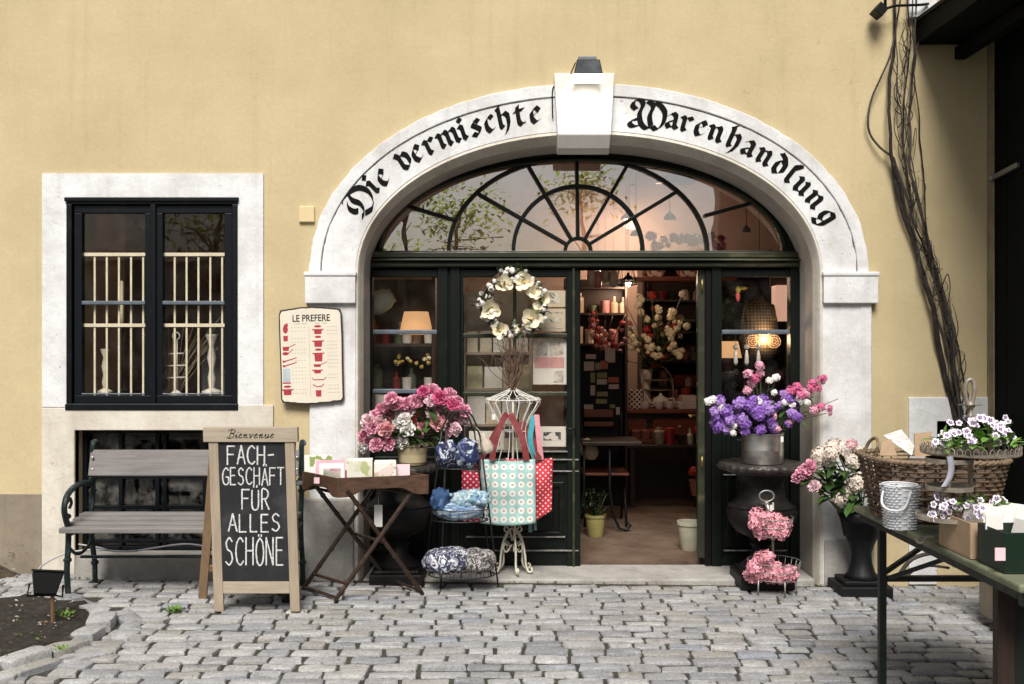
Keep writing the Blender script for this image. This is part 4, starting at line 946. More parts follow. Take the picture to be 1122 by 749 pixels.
# --- tall black stand with hydrangeas and peonies, at the right
def tall_vase():
    g = G(938, 648); Y = g.y; t = thing('black_flower_stand', 'tall black iron pedestal vase beside the right jamb holding hydrangeas', 'vase', g)
    cx = P(944, 0, Y).x; k = (CAM_D+Y)/F
    mb = MB(); mb.box(cx-30*k, cx+26*k, Y-.14, Y+.14, g.z-.01, g.z+.06); mb.box(cx-24*k, cx+22*k, Y-.11, Y+.11, g.z+.061, g.z+.09); obj('base', mb, mat_iron, t, bevel=.008)
    mb = MB(); zr = P(0, 560, Y).z; h = zr-g.z
    mb.lathe([(.11, .09), (.085, .12), (.065, .18), (.06, .25), (.075, .30), (.10, h*.7), (.135, h*.93), (.15, h), (.14, h), (.11, h*.7), (0.0, h*.6)], (cx, Y, g.z), 24, flute=lambda th, z: .04*math.cos(th*10)); obj('vase_body', mb, mat_iron, t, smooth=True)
    rs = random.Random(17); b = thing('hydrangea_bouquet', 'cream hydrangeas and pink peonies leaning out of the tall black vase', 'flowers', Vector((cx, Y, zr))); top = Vector((cx, Y, zr-.02)); pts = []
    for x, y, kind, m, r in ((881, 519, 'ruffle', mat_pinkmid, .062), (887, 513, 'ruffle', mat_pinkmid, .058), (875, 523, 'ruffle', mat_pinkmid, .05), (893, 533, 'ruffle', mat_pinkpale, .045), (900, 500, 'ball', mat_hydra, .062), (915, 490, 'ball', mat_hydra, .058), (908, 507, 'ball', mat_pinkpale, .045), (935, 504, 'ball', mat_hydra, .066), (943, 497, 'ball', mat_hydra, .05), (940, 528, 'ball', mat_hydra, .066), (924, 540, 'ball', mat_hydra, .05), (920, 546, 'ball', mat_hydra, .042), (933, 487, 'ball', mat_pinkrose, .036), (952, 512, 'ball', mat_hydra, .055), (911, 496, 'ball', mat_hydra, .05)):
        p = P(x, y, Y-.10+rs.uniform(-.08, .06)); pts.append(p); bloom(b, kind, m, p, (p-top)+Vector((0, -.25, .05)), r, 'peony' if kind == 'ruffle' else 'hydrangea', rs)
    stems_to(b, top, pts, .004); foliage(b, [top.lerp(p, rs.uniform(.5, .9)) for p in pts]+[P(x, y, Y-.08) for x, y in ((912, 528), (918, 520), (905, 530), (925, 515), (908, 540), (930, 550), (918, 535))], rs, 110, .12, .055, mat_leaf)
tall_vase()

# ================================================================== BENCH
def bench():
    X0, X1 = P(76, 0, -.5).x+.0, P(324, 0, -.45).x; t = thing('park_bench', 'weathered grey plank bench with dark green cast iron arms under the barred window', 'bench', ((X0+X1)/2, -.45, gz(-2)))
    mw = M_wood('weathered grey bench plank', (.22, .205, .195), 'x', .3, .8); gzz = gz(-2)
    zt, zb = P(0, 493, -.27).z, P(0, 521, -.24).z
    mb = MB(); mb.bar((X0+.02, -.255, (zt+zb)/2), (X1-.02, -.255, (zt+zb)/2), .028, zt-zb, up=(0, .25, 1)); obj('backrest', mb, mw, t, bevel=.006)
    for i in range(4):
        y = -.285-.092*i; z = P(0, 560, -.28).z+(P(0, 577, -.6).z-P(0, 560, -.28).z)*i/3; mb = MB(); mb.box(X0+.0, X1-.0, y-.084, y, z-.032, z); obj('seat_plank', mb, mw, t, bevel=.006)
    for x in (X0+.03, X1-.01):
        f = MB(); zs = .40
        f.tube(smooth3([(x, -.16, zt+.03), (x, -.20, zt+.045), (x, -.235, zt+.02), (x, -.235, zb), (x, -.235, .55), (x, -.26, .46), (x, -.25, .30), (x, -.21, .15), (x, -.20, gzz+.02), (x, -.19, gzz)]), .017, 8)
        f.tube(smooth3([(x, -.235, .645), (x, -.36, .665), (x, -.50, .66), (x, -.60, .62), (x, -.635, .55), (x, -.61, .48), (x, -.58, .42), (x, -.585, .30), (x, -.60, .18), (x, -.585, gzz+.03), (x, -.60, gzz)]), .018, 8)
        f.tube(smooth3([(x, -.60, .58), (x, -.56, .60), (x, -.54, .57), (x, -.565, .545)]), .010, 6)
        f.tube(smooth3([(x, -.24, .41), (x, -.40, .39), (x, -.58, .39)]), .016, 8); f.tube(smooth3([(x, -.24, .30), (x, -.35, .25), (x, -.47, .25), (x, -.585, .32)]), .010, 6)
        for p in ((x, -.235, .60), (x, -.235, zb-.02), (x, -.60, .50), (x, -.592, .24), (x, -.205, .14)): f.ball(p, .026, 10, (1, 1, .7))
        f.box(x-.03, x+.03, -.64, -.57, gzz-.01, gzz+.012); f.box(x-.03, x+.03, -.225, -.155, gzz-.01, gzz+.012); obj('arm_frame', f, mat_greeniron, t, smooth='angle')
    mb = MB(); mb.tube([(X0+.03, -.41, .22), (X1-.01, -.41, .22)], .010, 8); obj('brace', mb, mat_greeniron, t, smooth=True)
    mb = MB()
    for z in (zb+.045, zt-.045): 
        for x in (X0+.045, X1-.03): mb.ball((x, -.275, z), .009, 8)
    obj('bolt', mb, mat_zinc, t, smooth=True)
def smooth3(pts, n=5): return smooth_pts(pts, n, 1.0)
bench()
# cable lying in front of the basement step
mb = MB(); mb.tube(smooth3([P(38, 630, -.35), P(48, 618, -.2), P(70, 607, -.14), P(100, 602, -.12), P(140, 604, -.11), P(170, 600, -.11), P(200, 596, -.11), P(222, 598, -.11), P(260, 606, -.11)]), .006, 6); mb.tube(smooth3([P(86, 596, -.11), P(110, 600, -.12), P(125, 604, -.12), P(150, 603, -.12)]), .005, 6)
single('cable', 'loose pale grey cable lying along the basement sill behind the bench', 'cable', mb, M('pale grey cable', (.42, .42, .43), .5), smooth=True)
# floodlight on a spike in the flower bed
def spot():
    g = G(58, 682, .03); Y = g.y; t = thing('garden_floodlight', 'small black floodlight on a rusty stake in the flower bed', 'floodlight', g)
    mb = MB(); mb.tube([g-Vector((0, 0, .05)), g+Vector((-.003, 0, .16))], .011, 6); obj('stake', mb, M('rusty stake', (.16, .085, .045), .9), t)
    c = P(51, 640, Y); q = Matrix.Translation(c) @ Euler((R(-24), R(8), R(25))).to_matrix().to_4x4(); k = (CAM_D+Y)/F; w1, w2 = 16*k, 11*k; hh = 12*k
    mb = MB(); vs = [(-w1, -.05, hh), (w1, -.05, hh), (w1, .02, hh), (-w1, .02, hh), (-w2, -.03, -hh), (w2, -.03, -hh), (w2, .03, -hh), (-w2, .03, -hh)]
    mb.add([q @ Vector(v) for v in vs], [(0, 1, 2, 3), (7, 6, 5, 4), (0, 4, 5, 1), (1, 5, 6, 2), (2, 6, 7, 3), (3, 7, 4, 0)]); o = obj('lamp_head', mb, mat_black, t, bevel=.006, fixn=True)
    mb = MB(); mb.box(-w1*1.08, w1*1.08, -.06, -.045, hh*.98, hh*1.12, M=q); 
    for i in range(5): mb.box(-w2*.8+i*w2*.4-.003, -w2*.8+i*w2*.4+.003, .03, .05, -hh*.8, hh*.6, M=q)
    obj('cooling_fin', mb, mat_black, t)
    mb = MB(); mb.tube([q @ Vector((-w1*1.05, 0, 0)), q @ Vector((-w1*1.1, 0, -hh*1.1)), g+Vector((0, 0, .15)), q @ Vector((w1*1.1, 0, -hh*1.1)), q @ Vector((w1*1.05, 0, 0))], .006, 6); obj('bracket', mb, mat_black, t, smooth=True)
spot()

# ================================================================== CHALKBOARD
CH = {'F': [[(0,0),(0,1),(.6,1)],[(0,.55),(.5,.55)]], 'A': [[(0,0),(.32,1),(.64,0)],[(.13,.36),(.52,.36)]], 'C': [[(.6,.85),(.35,1),(.08,.8),(0,.45),(.12,.12),(.38,0),(.62,.14)]], 'H': [[(0,0),(0,1)],[(.58,0),(.58,1)],[(0,.52),(.58,.52)]], '-': [[(.05,.5),(.5,.52)]],
 'G': [[(.62,.86),(.36,1),(.08,.78),(0,.45),(.12,.1),(.4,0),(.62,.14),(.62,.45),(.36,.45)]], 'E': [[(.52,1),(0,1),(0,0),(.54,0)],[(0,.54),(.45,.54)]], 'S': [[(.52,.86),(.28,1),(.04,.82),(.14,.58),(.44,.46),(.54,.2),(.3,0),(0,.12)]], 'T': [[(0,1),(.66,1)],[(.33,1),(.33,0)]], 'Ä': [[(0,0),(.32,1),(.64,0)],[(.13,.36),(.52,.36)],[(.18,1.16),(.19,1.24)],[(.46,1.16),(.47,1.24)]],
 'Ü': [[(0,1),(0,.25),(.14,.02),(.4,.02),(.54,.25),(.54,1)],[(.14,1.16),(.15,1.25)],[(.40,1.16),(.41,1.25)]], 'R': [[(0,0),(0,1),(.36,1),(.52,.80),(.38,.56),(0,.52)],[(.22,.53),(.58,0)]], 'L': [[(0,1),(0,0),(.5,0)]], 'Ö': [[(.3,1),(.06,.8),(0,.45),(.1,.12),(.32,0),(.54,.14),(.62,.5),(.52,.86),(.3,1)],[(.2,1.07),(.21,1.13)],[(.42,1.07),(.43,1.13)]], 'N': [[(0,0),(0,1),(.56,0),(.56,1)]]}
def chalk():
    BL, BR = G(234.5, 669.5), G(329.5, 669.5); BL.z = BR.z = (BL.z+BR.z)/2; BL.y = BR.y = (BL.y+BR.y)/2; dT = CAM_D-.86; Yt = -.86
    TL, TR = P(228.5, 470, Yt), P(322.5, 470, Yt); t = thing('chalkboard_sign', 'wooden chalkboard stand with white handwritten German lettering in front of the bench', 'signboard', (BL+BR)/2)
    mw = M_wood('whitewashed pine frame', (.40, .325, .235), 'z', .25, .7); mwx = M_wood('whitewashed pine header', (.44, .37, .28), 'x', .25, .7)
    u = BR-BL; n = (TL-BL).cross(u).normalized(); n = -n if n.y > 0 else n            # towards the viewer
    def at(a, b, o=0): return BL.lerp(BR, a).lerp(TL.lerp(TR, a), b)+n*o
    def slab(mb, a0, b0, a1, b1, o0, o1):
        vs = [at(a, b, o) for o in (o0, o1) for a, b in ((a0, b0), (a1, b0), (a1, b1), (a0, b1))]; mb.add(vs, [(0, 1, 2, 3), (7, 6, 5, 4), (0, 4, 5, 1), (1, 5, 6, 2), (2, 6, 7, 3), (3, 7, 4, 0)])
    for a0, a1 in ((0, .112), (.888, 1)):
        mb = MB(); slab(mb, a0, 0, a1, .93, -.012, .012); obj('stile', mb, mw, t, bevel=.003, fixn=True)
    mb = MB(); slab(mb, .1125, .10, .8875, .165, -.011, .011); obj('bottom_rail', mb, mwx, t, bevel=.003, fixn=True)
    mb = MB(); slab(mb, -.055, .931, 1.045, 1.012, -.018, .020); hd = obj('header', mb, mwx, t, bevel=.003, fixn=True)
    mb = MB(); slab(mb, .113, .166, .887, .930, -.006, .004); bd = obj('board', mb, M('matt blackboard', (.013, .013, .015), .75, 0, .6, 4, col2=(.055, .055, .058)), t, fixn=True)
    # chalk writing
    mb = MB(); rs = random.Random(2); cnt = 0
    def toab(px, py):
        b = (670-py)/200; lft = 234.5-6*b; rgt = 329.5-7*b; return (px-lft)/(rgt-lft), b
    def stroke(mb, pts, wpx, o0):
        nonlocal cnt
        pts = [Vector(p) for p in pts]
        for p, q in zip(pts, pts[1:]):
            d = (q-p); L = d.length
            if L < 1e-6: continue
            d /= L; s = Vector((-d.y, d.x))*wpx/2*rs.uniform(.85, 1.12); p2 = p-d*wpx*.3; q2 = q+d*wpx*.3; cnt += 1
            mb.add([at(*toab(v.x, v.y), o0+(cnt % 14)*5e-5) for v in (p2-s, q2-s, q2+s, p2+s)], [(0, 1, 2, 3)])
    for line, x0, x1, y0, y1 in (('FACH-', 248, 303, 488, 508), ('GESCHÄFT', 243, 312, 512.5, 531), ('FÜR', 264, 297, 536.5, 558), ('ALLES', 249, 309, 563, 582), ('SCHÖNE', 246, 313, 589, 619)):
        n_ = len(line); adv = (x1-x0)/n_; hh = y1-y0
        for i, chh in enumerate(line):
            ox = x0+adv*i+adv*.12; wv = adv*.74/.62; jit = rs.uniform(-.6, .6)
            for pl in CH[chh]:
                pp = smooth_pts([(ox+x*wv, y1+jit-y*hh) for x, y in pl], 4, .8 if chh in 'CGSÖÜR' else 0); stroke(mb, pp, 1.6 if n_ < 7 else 1.4, .0045)
    obj('chalk_lettering', mb, M('white chalk', (.66, .655, .64), .95, 0, .55, 90, col2=(.84, .83, .81)), bd)
    # header word in slanted script
    SC = {'B': [[(.2,0),(.42,1)],[(.1,.9),(.42,1),(.72,.88),(.62,.6),(.3,.54)],[(.3,.54),(.66,.44),(.56,.1),(.2,0),(.0,.12)]], 'i': [[(.0,.2),(.16,.45),(.08,.05),(.25,.12)],[(.24,.66),(.26,.70)]], 'e': [[(.0,.2),(.3,.42),(.18,.5),(.06,.2),(.14,.02),(.36,.16)]], 'n': [[(.0,.3),(.14,.46),(.04,0)],[(.08,.2),(.3,.47),(.24,.05),(.42,.14)]], 'v': [[(.0,.4),(.12,.44),(.12,.02),(.36,.46),(.44,.40)]], 'u': [[(.0,.3),(.12,.46),(.08,.08),(.2,.02),(.36,.4)],[(.38,.46),(.30,.06),(.46,.14)]]}
    mb = MB(); x = 249.5
    for chh in 'Bienvenue':
        for pl in SC[chh]: stroke(mb, smooth_pts([(x+a*11.5+b*1.2, 479.5-b*9.5) for a, b in pl], 4, 1), .75 if chh != 'B' else .8, .0205)
        x += {'B': 9.0, 'i': 3.6, 'e': 5.4, 'n': 6.0, 'v': 5.6, 'u': 6.2}[chh]
    obj('header_lettering', mb, mat_ink, hd)
    # rear frame
    g1, g2 = G(222, 655.5), G(309, 652)
    for g, tp in ((g1, at(.05, .93, -.03)), (g2, at(.95, .93, -.03))): mb = MB(); mb.bar(g, tp, .05, .022, up=(0, 1, .3)); obj('rear_leg', mb, M_wood('raw brown pine', (.27, .175, .10), 'z', .3) if 'raw brown pine' not in bpy.data.materials else bpy.data.materials['raw brown pine'], t, bevel=.003)
    mb = MB(); mb.bar(g1.lerp(at(.05, .93, -.03), .2), g2.lerp(at(.95, .93, -.03), .2), .04, .02, up=(0, 1, .3)); obj('rear_rail', mb, bpy.data.materials['raw brown pine'], t, bevel=.003)
chalk()
# ================================================================== FOLDING TRAY TABLE
def tray_table():
    A, B, C = P(369, 524, -.71), P(470, 520, -.56), P(331, 516.5, -.40); A.z = B.z = C.z = .742; Dq = B+C-A; Dq.y -= .02; h = .115
    t = thing('folding_tray_table', 'dark brown wooden tray on crossed bamboo legs left of the entrance', 'tray table', G(400, 650))
    mw = M_wood('dark brown tray wood', (.085, .044, .025), 'x', .75, .6, scale=2.2, dirt=.6); ml = M('dark bamboo', (.040, .022, .014), .45, 0, .5, 30, col2=(.10, .06, .035))
    cen = (A+B+C+Dq)/4
    def wall(p, q, nm):
        mb = MB(); d = q-p; L = d.length; d.normalize(); inn = (cen-(p+q)/2); inn.z = 0; inn = (inn-d*inn.dot(d)).normalized()*.014
        prof = [(0, -h), (.10, -h), (.17, -h*.93), (.26, -h*.70), (.32, -h*.62), (.68, -h*.62), (.74, -h*.70), (.83, -h*.93), (.90, -h), (1, -h), (1, 0), (0, 0)]
        n = len(prof); vs = [p+d*L*u+Vector((0, 0, z)) for u, z in prof]+[p+d*L*u+Vector((0, 0, z))+inn for u, z in prof]
        tr = tessellate_polygon([[Vector((u*L, z, 0)) for u, z in prof]]); fs = [tuple(x) for x in tr]+[tuple(n+i for i in reversed(x)) for x in tr]+[(i, (i+1) % n, n+(i+1) % n, n+i) for i in range(n)]
        mb.add(vs, fs); obj('tray_side', mb, mw, t, bevel=.003, fixn=True)
    wall(A, B, 0); wall(C, A, 0); wall(Dq, C, 0); wall(B, Dq, 0)
    mb = MB(); z = -h*.55; k = .98; q = [cen+(p-cen)*k for p in (A, B, Dq, C)]; mb.add([p+Vector((0, 0, z)) for p in q]+[p+Vector((0, 0, z+.012)) for p in q], [(3, 2, 1, 0), (4, 5, 6, 7), (0, 1, 5, 4), (1, 2, 6, 5), (2, 3, 7, 6), (3, 0, 4, 7)]); obj('tray_bottom', mb, mw, t)
    zt = .742-h*.62; dn = Vector((0, 0, zt-.742))
    tops = [A.lerp(B, .10)+dn, A.lerp(B, .88)+dn, C.lerp(Dq, .10)+dn, C.lerp(Dq, .88)+dn]; inw = (cen-A); inw.z = 0
    for i in range(4): tops[i] = tops[i].lerp(Vector((cen.x, cen.y, tops[i].z)), .05)
    feet = [G(463, 650), G(367, 658.5), G(426, 636), G(331, 647)]
    for tp, ft, off in ((tops[0], feet[0], .012), (tops[1], feet[1], -.012), (tops[2], feet[2], .012), (tops[3], feet[3], -.012)):
        mb = MB(); o = Vector((.1, -1, 0))*off; mb.tube([tp+o, ft+o], .0135, 8)
        for k in (.12, .3, .46, .62, .78, .92): c = tp.lerp(ft, k)+o; d = (ft-tp).normalized()*.006; mb.tube([c-d, c+d], .0165, 8)
        obj('leg', mb, ml, t, smooth='angle')
    for a, b, k in ((0, 2, .97), (1, 3, .97), (0, 2, .5), (0, 2, .06), (1, 3, .06), (1, 3, .85)):
        mb = MB(); mb.tube([tops[a].lerp(feet[a], k), tops[b].lerp(feet[b], k)], .010, 8); obj('cross_rail', mb, ml, t, smooth='angle')
    fl = cen.z-h*.55+.013
    return A, B, C, Dq, fl
tA, tB, tC, tD, tfl = tray_table()
def standing_card(label, px0, px1, ptop, Y, mat, tilt=.0, th=.006, name='greeting_card', cat='card', zb=None, lean=0.0, art=None, group=None):
    zb = tfl if zb is None else zb; a = P(px0, ptop, Y); b = P(px1, ptop, Y); w_ = b.x-a.x; h = a.z-zb
    mb = MB(); mb.box(-w_/2, w_/2, 0, th, 0, h); q = Matrix.Rotation(tilt, 4, 'Z') @ Matrix.Rotation(lean, 4, 'X')
    o = obj(name, mb, mat); o.location = ((a.x+b.x)/2, Y, zb); o.rotation_euler = (lean, 0, tilt); tag(o, label, cat, group)
    if art:
        for (u0, v0, u1, v1, m, nm) in art: mb = MB(); mb.box(-w_/2+w_*u0, -w_/2+w_*u1, -.0012, -.0002, h*v0, h*v1); obj(nm, mb, m, o, world=False)
    return o
mat_paper = M('white paper', (.78, .76, .71), .8, 0, .06, 10); mat_pinkpaper = M('pink paper', (.80, .40, .48), .8, 0, .1, 12); mat_palepink = M('pale pink paper', (.80, .58, .62), .8, 0, .06, 10)
mat_rosepr = M_print('rose printed paper', [(.80, .74, .70), (.72, .18, .32), (.82, .52, .58), (.78, .68, .66), (.30, .38, .16)], 26)
mat_greenpr = M_print('green leaf printed paper', [(.60, .58, .44), (.42, .46, .22), (.68, .66, .52), (.50, .48, .28), (.72, .70, .60)], 24)
mat_potpr = M_print('floral printed paper', [(.78, .74, .68), (.72, .60, .54), (.66, .42, .42), (.76, .72, .62), (.45, .45, .25)], 30)
for i, (x0, x1, y, Y) in enumerate(((334, 356, 498, -.405), (337, 359, 498, -.43), (340, 364, 498, -.455))):
    standing_card(('plain white card at the very back of the tray', 'white card second from the back of the tray', 'white card with a rose spray behind the pink rose card')[i], x0, x1, y, Y, mat_paper if i < 2 else M_print('sparse rose print', [(.78, .76, .71), (.78, .76, .71), (.78, .76, .71), (.45, .10, .16), (.78, .76, .71), (.25, .33, .10)], 16), .28, .012, lean=-.16, group='cards in the tray')
standing_card('pink card with white panel and pink rose at the left front of the tray', 346, 378, 504, -.52, mat_pinkpaper, .15, .012, lean=-.2, art=((.12, .06, .95, .86, mat_paper, 'card_panel'), (.26, .10, .86, .62, mat_rosepr, 'rose_print')), group='cards in the tray')
def tray_box(label, x0, x1, ytop, Y, dep, mat, top=None, tilt=.12):
    zb = tfl; a = P(x0, ytop, Y); b = P(x1, ytop, Y); w_ = b.x-a.x; h = a.z-zb; mb = MB(); mb.box(-w_/2, w_/2, 0, dep, 0, h); o = obj('card_box', mb, mat, bevel=.002); o.location = ((a.x+b.x)/2, Y, zb); o.rotation_euler = (0, 0, tilt); tag(o, label, 'box')
    rs = random.Random(int(x0)); mb = MB()
    for i in range(14): y = .006+i*(dep-.02)/14; hh = h+rs.uniform(.001, .006); mb.box(-w_/2+.004+rs.uniform(0, .004), w_/2-.004-rs.uniform(0, .006), y, y+.0035, h*.5, hh)
    obj('card_edges', mb, mat_paper, o, world=False)
tray_box('green leaf patterned box of cards in the middle of the tray', 380, 408, 505, -.62, .16, mat_greenpr)
tray_box('floral printed box of cards right of the green patterned box', 410, 434, 507, -.60, .15, mat_potpr)
standing_card('plain pale pink card at the right end of the tray', 433, 449, 508.5, -.55, mat_palepink, .1, .01, lean=-.12, group='cards in the tray')
mb = MB(); a = P(347, 523, -.665); mb.box(a.x-.016, a.x+.016, a.y, a.y+.002, a.z-.035, a.z); o = single('price_label', 'small pink and white price label on the left side of the tray', 'label', mb, mat_palepink)
mb = MB(); a = P(410, 553, -.45); b_ = P(419, 577, -.45); mb.box(a.x, b_.x, -.45, -.448, b_.z, a.z); mb.tube([((a.x+b_.x)/2, -.449, a.z), ((a.x+b_.x)/2, -.449, a.z+.05)], .001, 4); single('price_label', 'long white paper tag hanging under the folding tray table', 'label', mb, mat_paper)

# ================================================================== WIRE ETAGERE WITH FABRIC BASKETS
def etagere():
    Y = -.30; t = thing('wire_etagere', 'three tier black wire shelf stand with arched top beside the dress form', 'stand', G(508, 638)); w_ = mat_wire
    fl, fr, bl, br = G(483, 644), G(546, 643), G(465, 633), G(538, 631.5); tl, tr, ul, ur = P(489, 470, -.36), P(526, 478, -.36), P(484, 472, -.22), P(520, 474, -.22)
    def leg(p, q): mb = MB(); mb.tube([p, q], .0055, 6); mb.ball(p+Vector((0, 0, .006)), .011, 8); obj('leg', mb, w_, t, smooth=True)
    leg(fl, tl); leg(fr, tr); leg(bl, ul); leg(br, ur)
    for p, q in ((tl, tr), (ul, ur)):
        m_ = (p+q)/2+Vector((0, 0, .13)); mb = MB(); mb.tube(smooth3([p, p.lerp(m_, .55)+Vector((-.01, 0, .04)), m_, q.lerp(m_, .55)+Vector((.01, 0, .04)), q]), .0055, 6); obj('arch_handle', mb, w_, t, smooth=True)
    for k, py in ((0, 629), (1, 569), (2, 512)):
        mb = MB(); z = P(0, py, -.3).z; c = Vector((P((506, 504, 501)[k], 0, -.3).x, -.3, z)); r = (.205, .175, .135)[k]
        wire_ring(mb, c, r, ry=r*.62, wr=.004); wire_ring(mb, c+Vector((0, 0, (.075, .07, .09)[k])), r*1.03, ry=r*.64, wr=.003)
        for i in range(9): x = -r+2*r*(i+.5)/9; yy = r*.62*math.sqrt(max(0, 1-(x/r)**2)); mb.tube([c+Vector((x, -yy, 0)), c+Vector((x, yy, 0))], .002, 5)
        for i in range(20): a = 2*math.pi*i/20; mb.tube([c+Vector((r*math.cos(a), r*.62*math.sin(a), 0)), c+Vector((r*1.03*math.cos(a), r*.64*math.sin(a), (.075, .07, .09)[k]))], .0018, 5)
        obj('wire_basket', mb, w_, t, smooth=True)
    def cloth(name, label, cx, cy, rx, ry, rz, mat, seed, Y=-.31, amp=.26, fr=11):
        rs = random.Random(seed); c = P(cx, cy, Y); k = (CAM_D+Y)/F; mb = MB(); n, m_ = 40, 20
        for j in range(m_+1):
            ph = math.pi*j/m_
            for i in range(n):
                th = 2*math.pi*i/n; d = Vector((math.sin(ph)*math.cos(th), math.sin(ph)*math.sin(th), -math.cos(ph))); f = 1+amp*mnoise.noise(d*2.2+Vector((seed, 0, 0)))+amp*.6*mnoise.noise(d*fr+Vector((0, seed, 0)))
                z = d.z; z = math.copysign(abs(z)**.7, z); mb.v.append(c+Vector((d.x*rx*k*f, d.y*ry*k*f, z*rz*k*f)))
        for j in range(m_):
            for i in range(n): mb.f.append((j*n+i, j*n+(i+1) % n, (j+1)*n+(i+1) % n, (j+1)*n+i)); mb.mi.append(0)
        return single(name, label, 'fabric', mb, mat, smooth=True, group='folded fabrics on the wire stand')
    navy = M_print('navy and white printed cotton', [(.012, .018, .06), (.55, .57, .62), (.016, .025, .08), (.01, .012, .04), (.30, .33, .42), (.02, .03, .1)], 46)
    ditsy = M_print('blue and white ditsy cotton', [(.02, .026, .06), (.60, .60, .63), (.03, .035, .07), (.25, .26, .33), (.015, .018, .04)], 62)
    greyd = M_print('grey brown ditsy cotton', [(.04, .036, .036), (.42, .40, .38), (.06, .052, .05), (.24, .22, .21)], 62)
    blue = M_print('pale blue striped cotton', [(.17, .27, .38), (.40, .50, .58), (.50, .58, .62), (.10, .17, .30)], 44, stretch=(.4, 1, 3))
    teal = M_print('deep blue cotton', [(.02, .06, .15), (.05, .12, .26), (.02, .04, .1)], 34)
    aqua = M_print('aqua leaf cotton', [(.18, .32, .42), (.46, .56, .58), (.10, .18, .30), (.30, .40, .40)], 44)
    cloth('fabric_bundle', 'navy and white patterned fabric bundle at the left of the top wire tier', 490, 497, 12, 14, 14, navy, 1); cloth('fabric_bundle', 'navy patterned fabric bundle with white flowers at the right of the top wire tier', 512, 497, 13, 14, 15, M_print('navy flower cotton', [(.012, .02, .07), (.03, .05, .14), (.50, .53, .58), (.015, .025, .08), (.12, .15, .26)], 36), 2)
    cloth('fabric_bundle', 'pale blue striped folded fabric at the front of the middle wire tier', 503, 559, 27, 16, 10, blue, 3, amp=.14); cloth('fabric_bundle', 'aqua leaf patterned fabric on top of the middle wire tier', 515, 546, 22, 14, 9, aqua, 4, amp=.3); cloth('fabric_bundle', 'deep blue crumpled fabric at the left of the middle wire tier', 483, 549, 11, 12, 13, teal, 5, amp=.3)
    cloth('fabric_bundle', 'blue and white speckled fabric roll filling the bottom wire tier', 493, 614, 29, 22, 14, ditsy, 6, amp=.12); cloth('fabric_bundle', 'grey brown speckled fabric roll at the right of the bottom wire tier', 523, 614, 20, 20, 13, greyd, 7, amp=.12)
    # two small blue printed labels on the arch
    mb = MB()
    c = P(533, 487, -.40)
    prof = [(.004, .075), (.012, .07), (.014, .045), (.028, .02), (.040, -.02), (.036, -.045), (.02, -.055), (0, -.055)]
    m2 = MB(); m2.lathe(prof[::-1], c, 20, flute=lambda th, z: .12*math.sin(5*th+z*30)); m2.tube([c+Vector((0, 0, .07)), c+Vector((-.03, .02, .12)), c+Vector((-.05, .03, .09))], .002, 5)
    m2.xform(Matrix.Translation(c) @ Matrix.Rotation(R(-18), 4, 'Y') @ Matrix.Translation(-c)); single('cloth_pouch', 'small beige cloth pouch hanging from the top of the wire stand', 'pouch', m2, M('beige linen', (.50, .42, .34), .85, 0, .15, 30, .4, 120), smooth=True)
etagere()

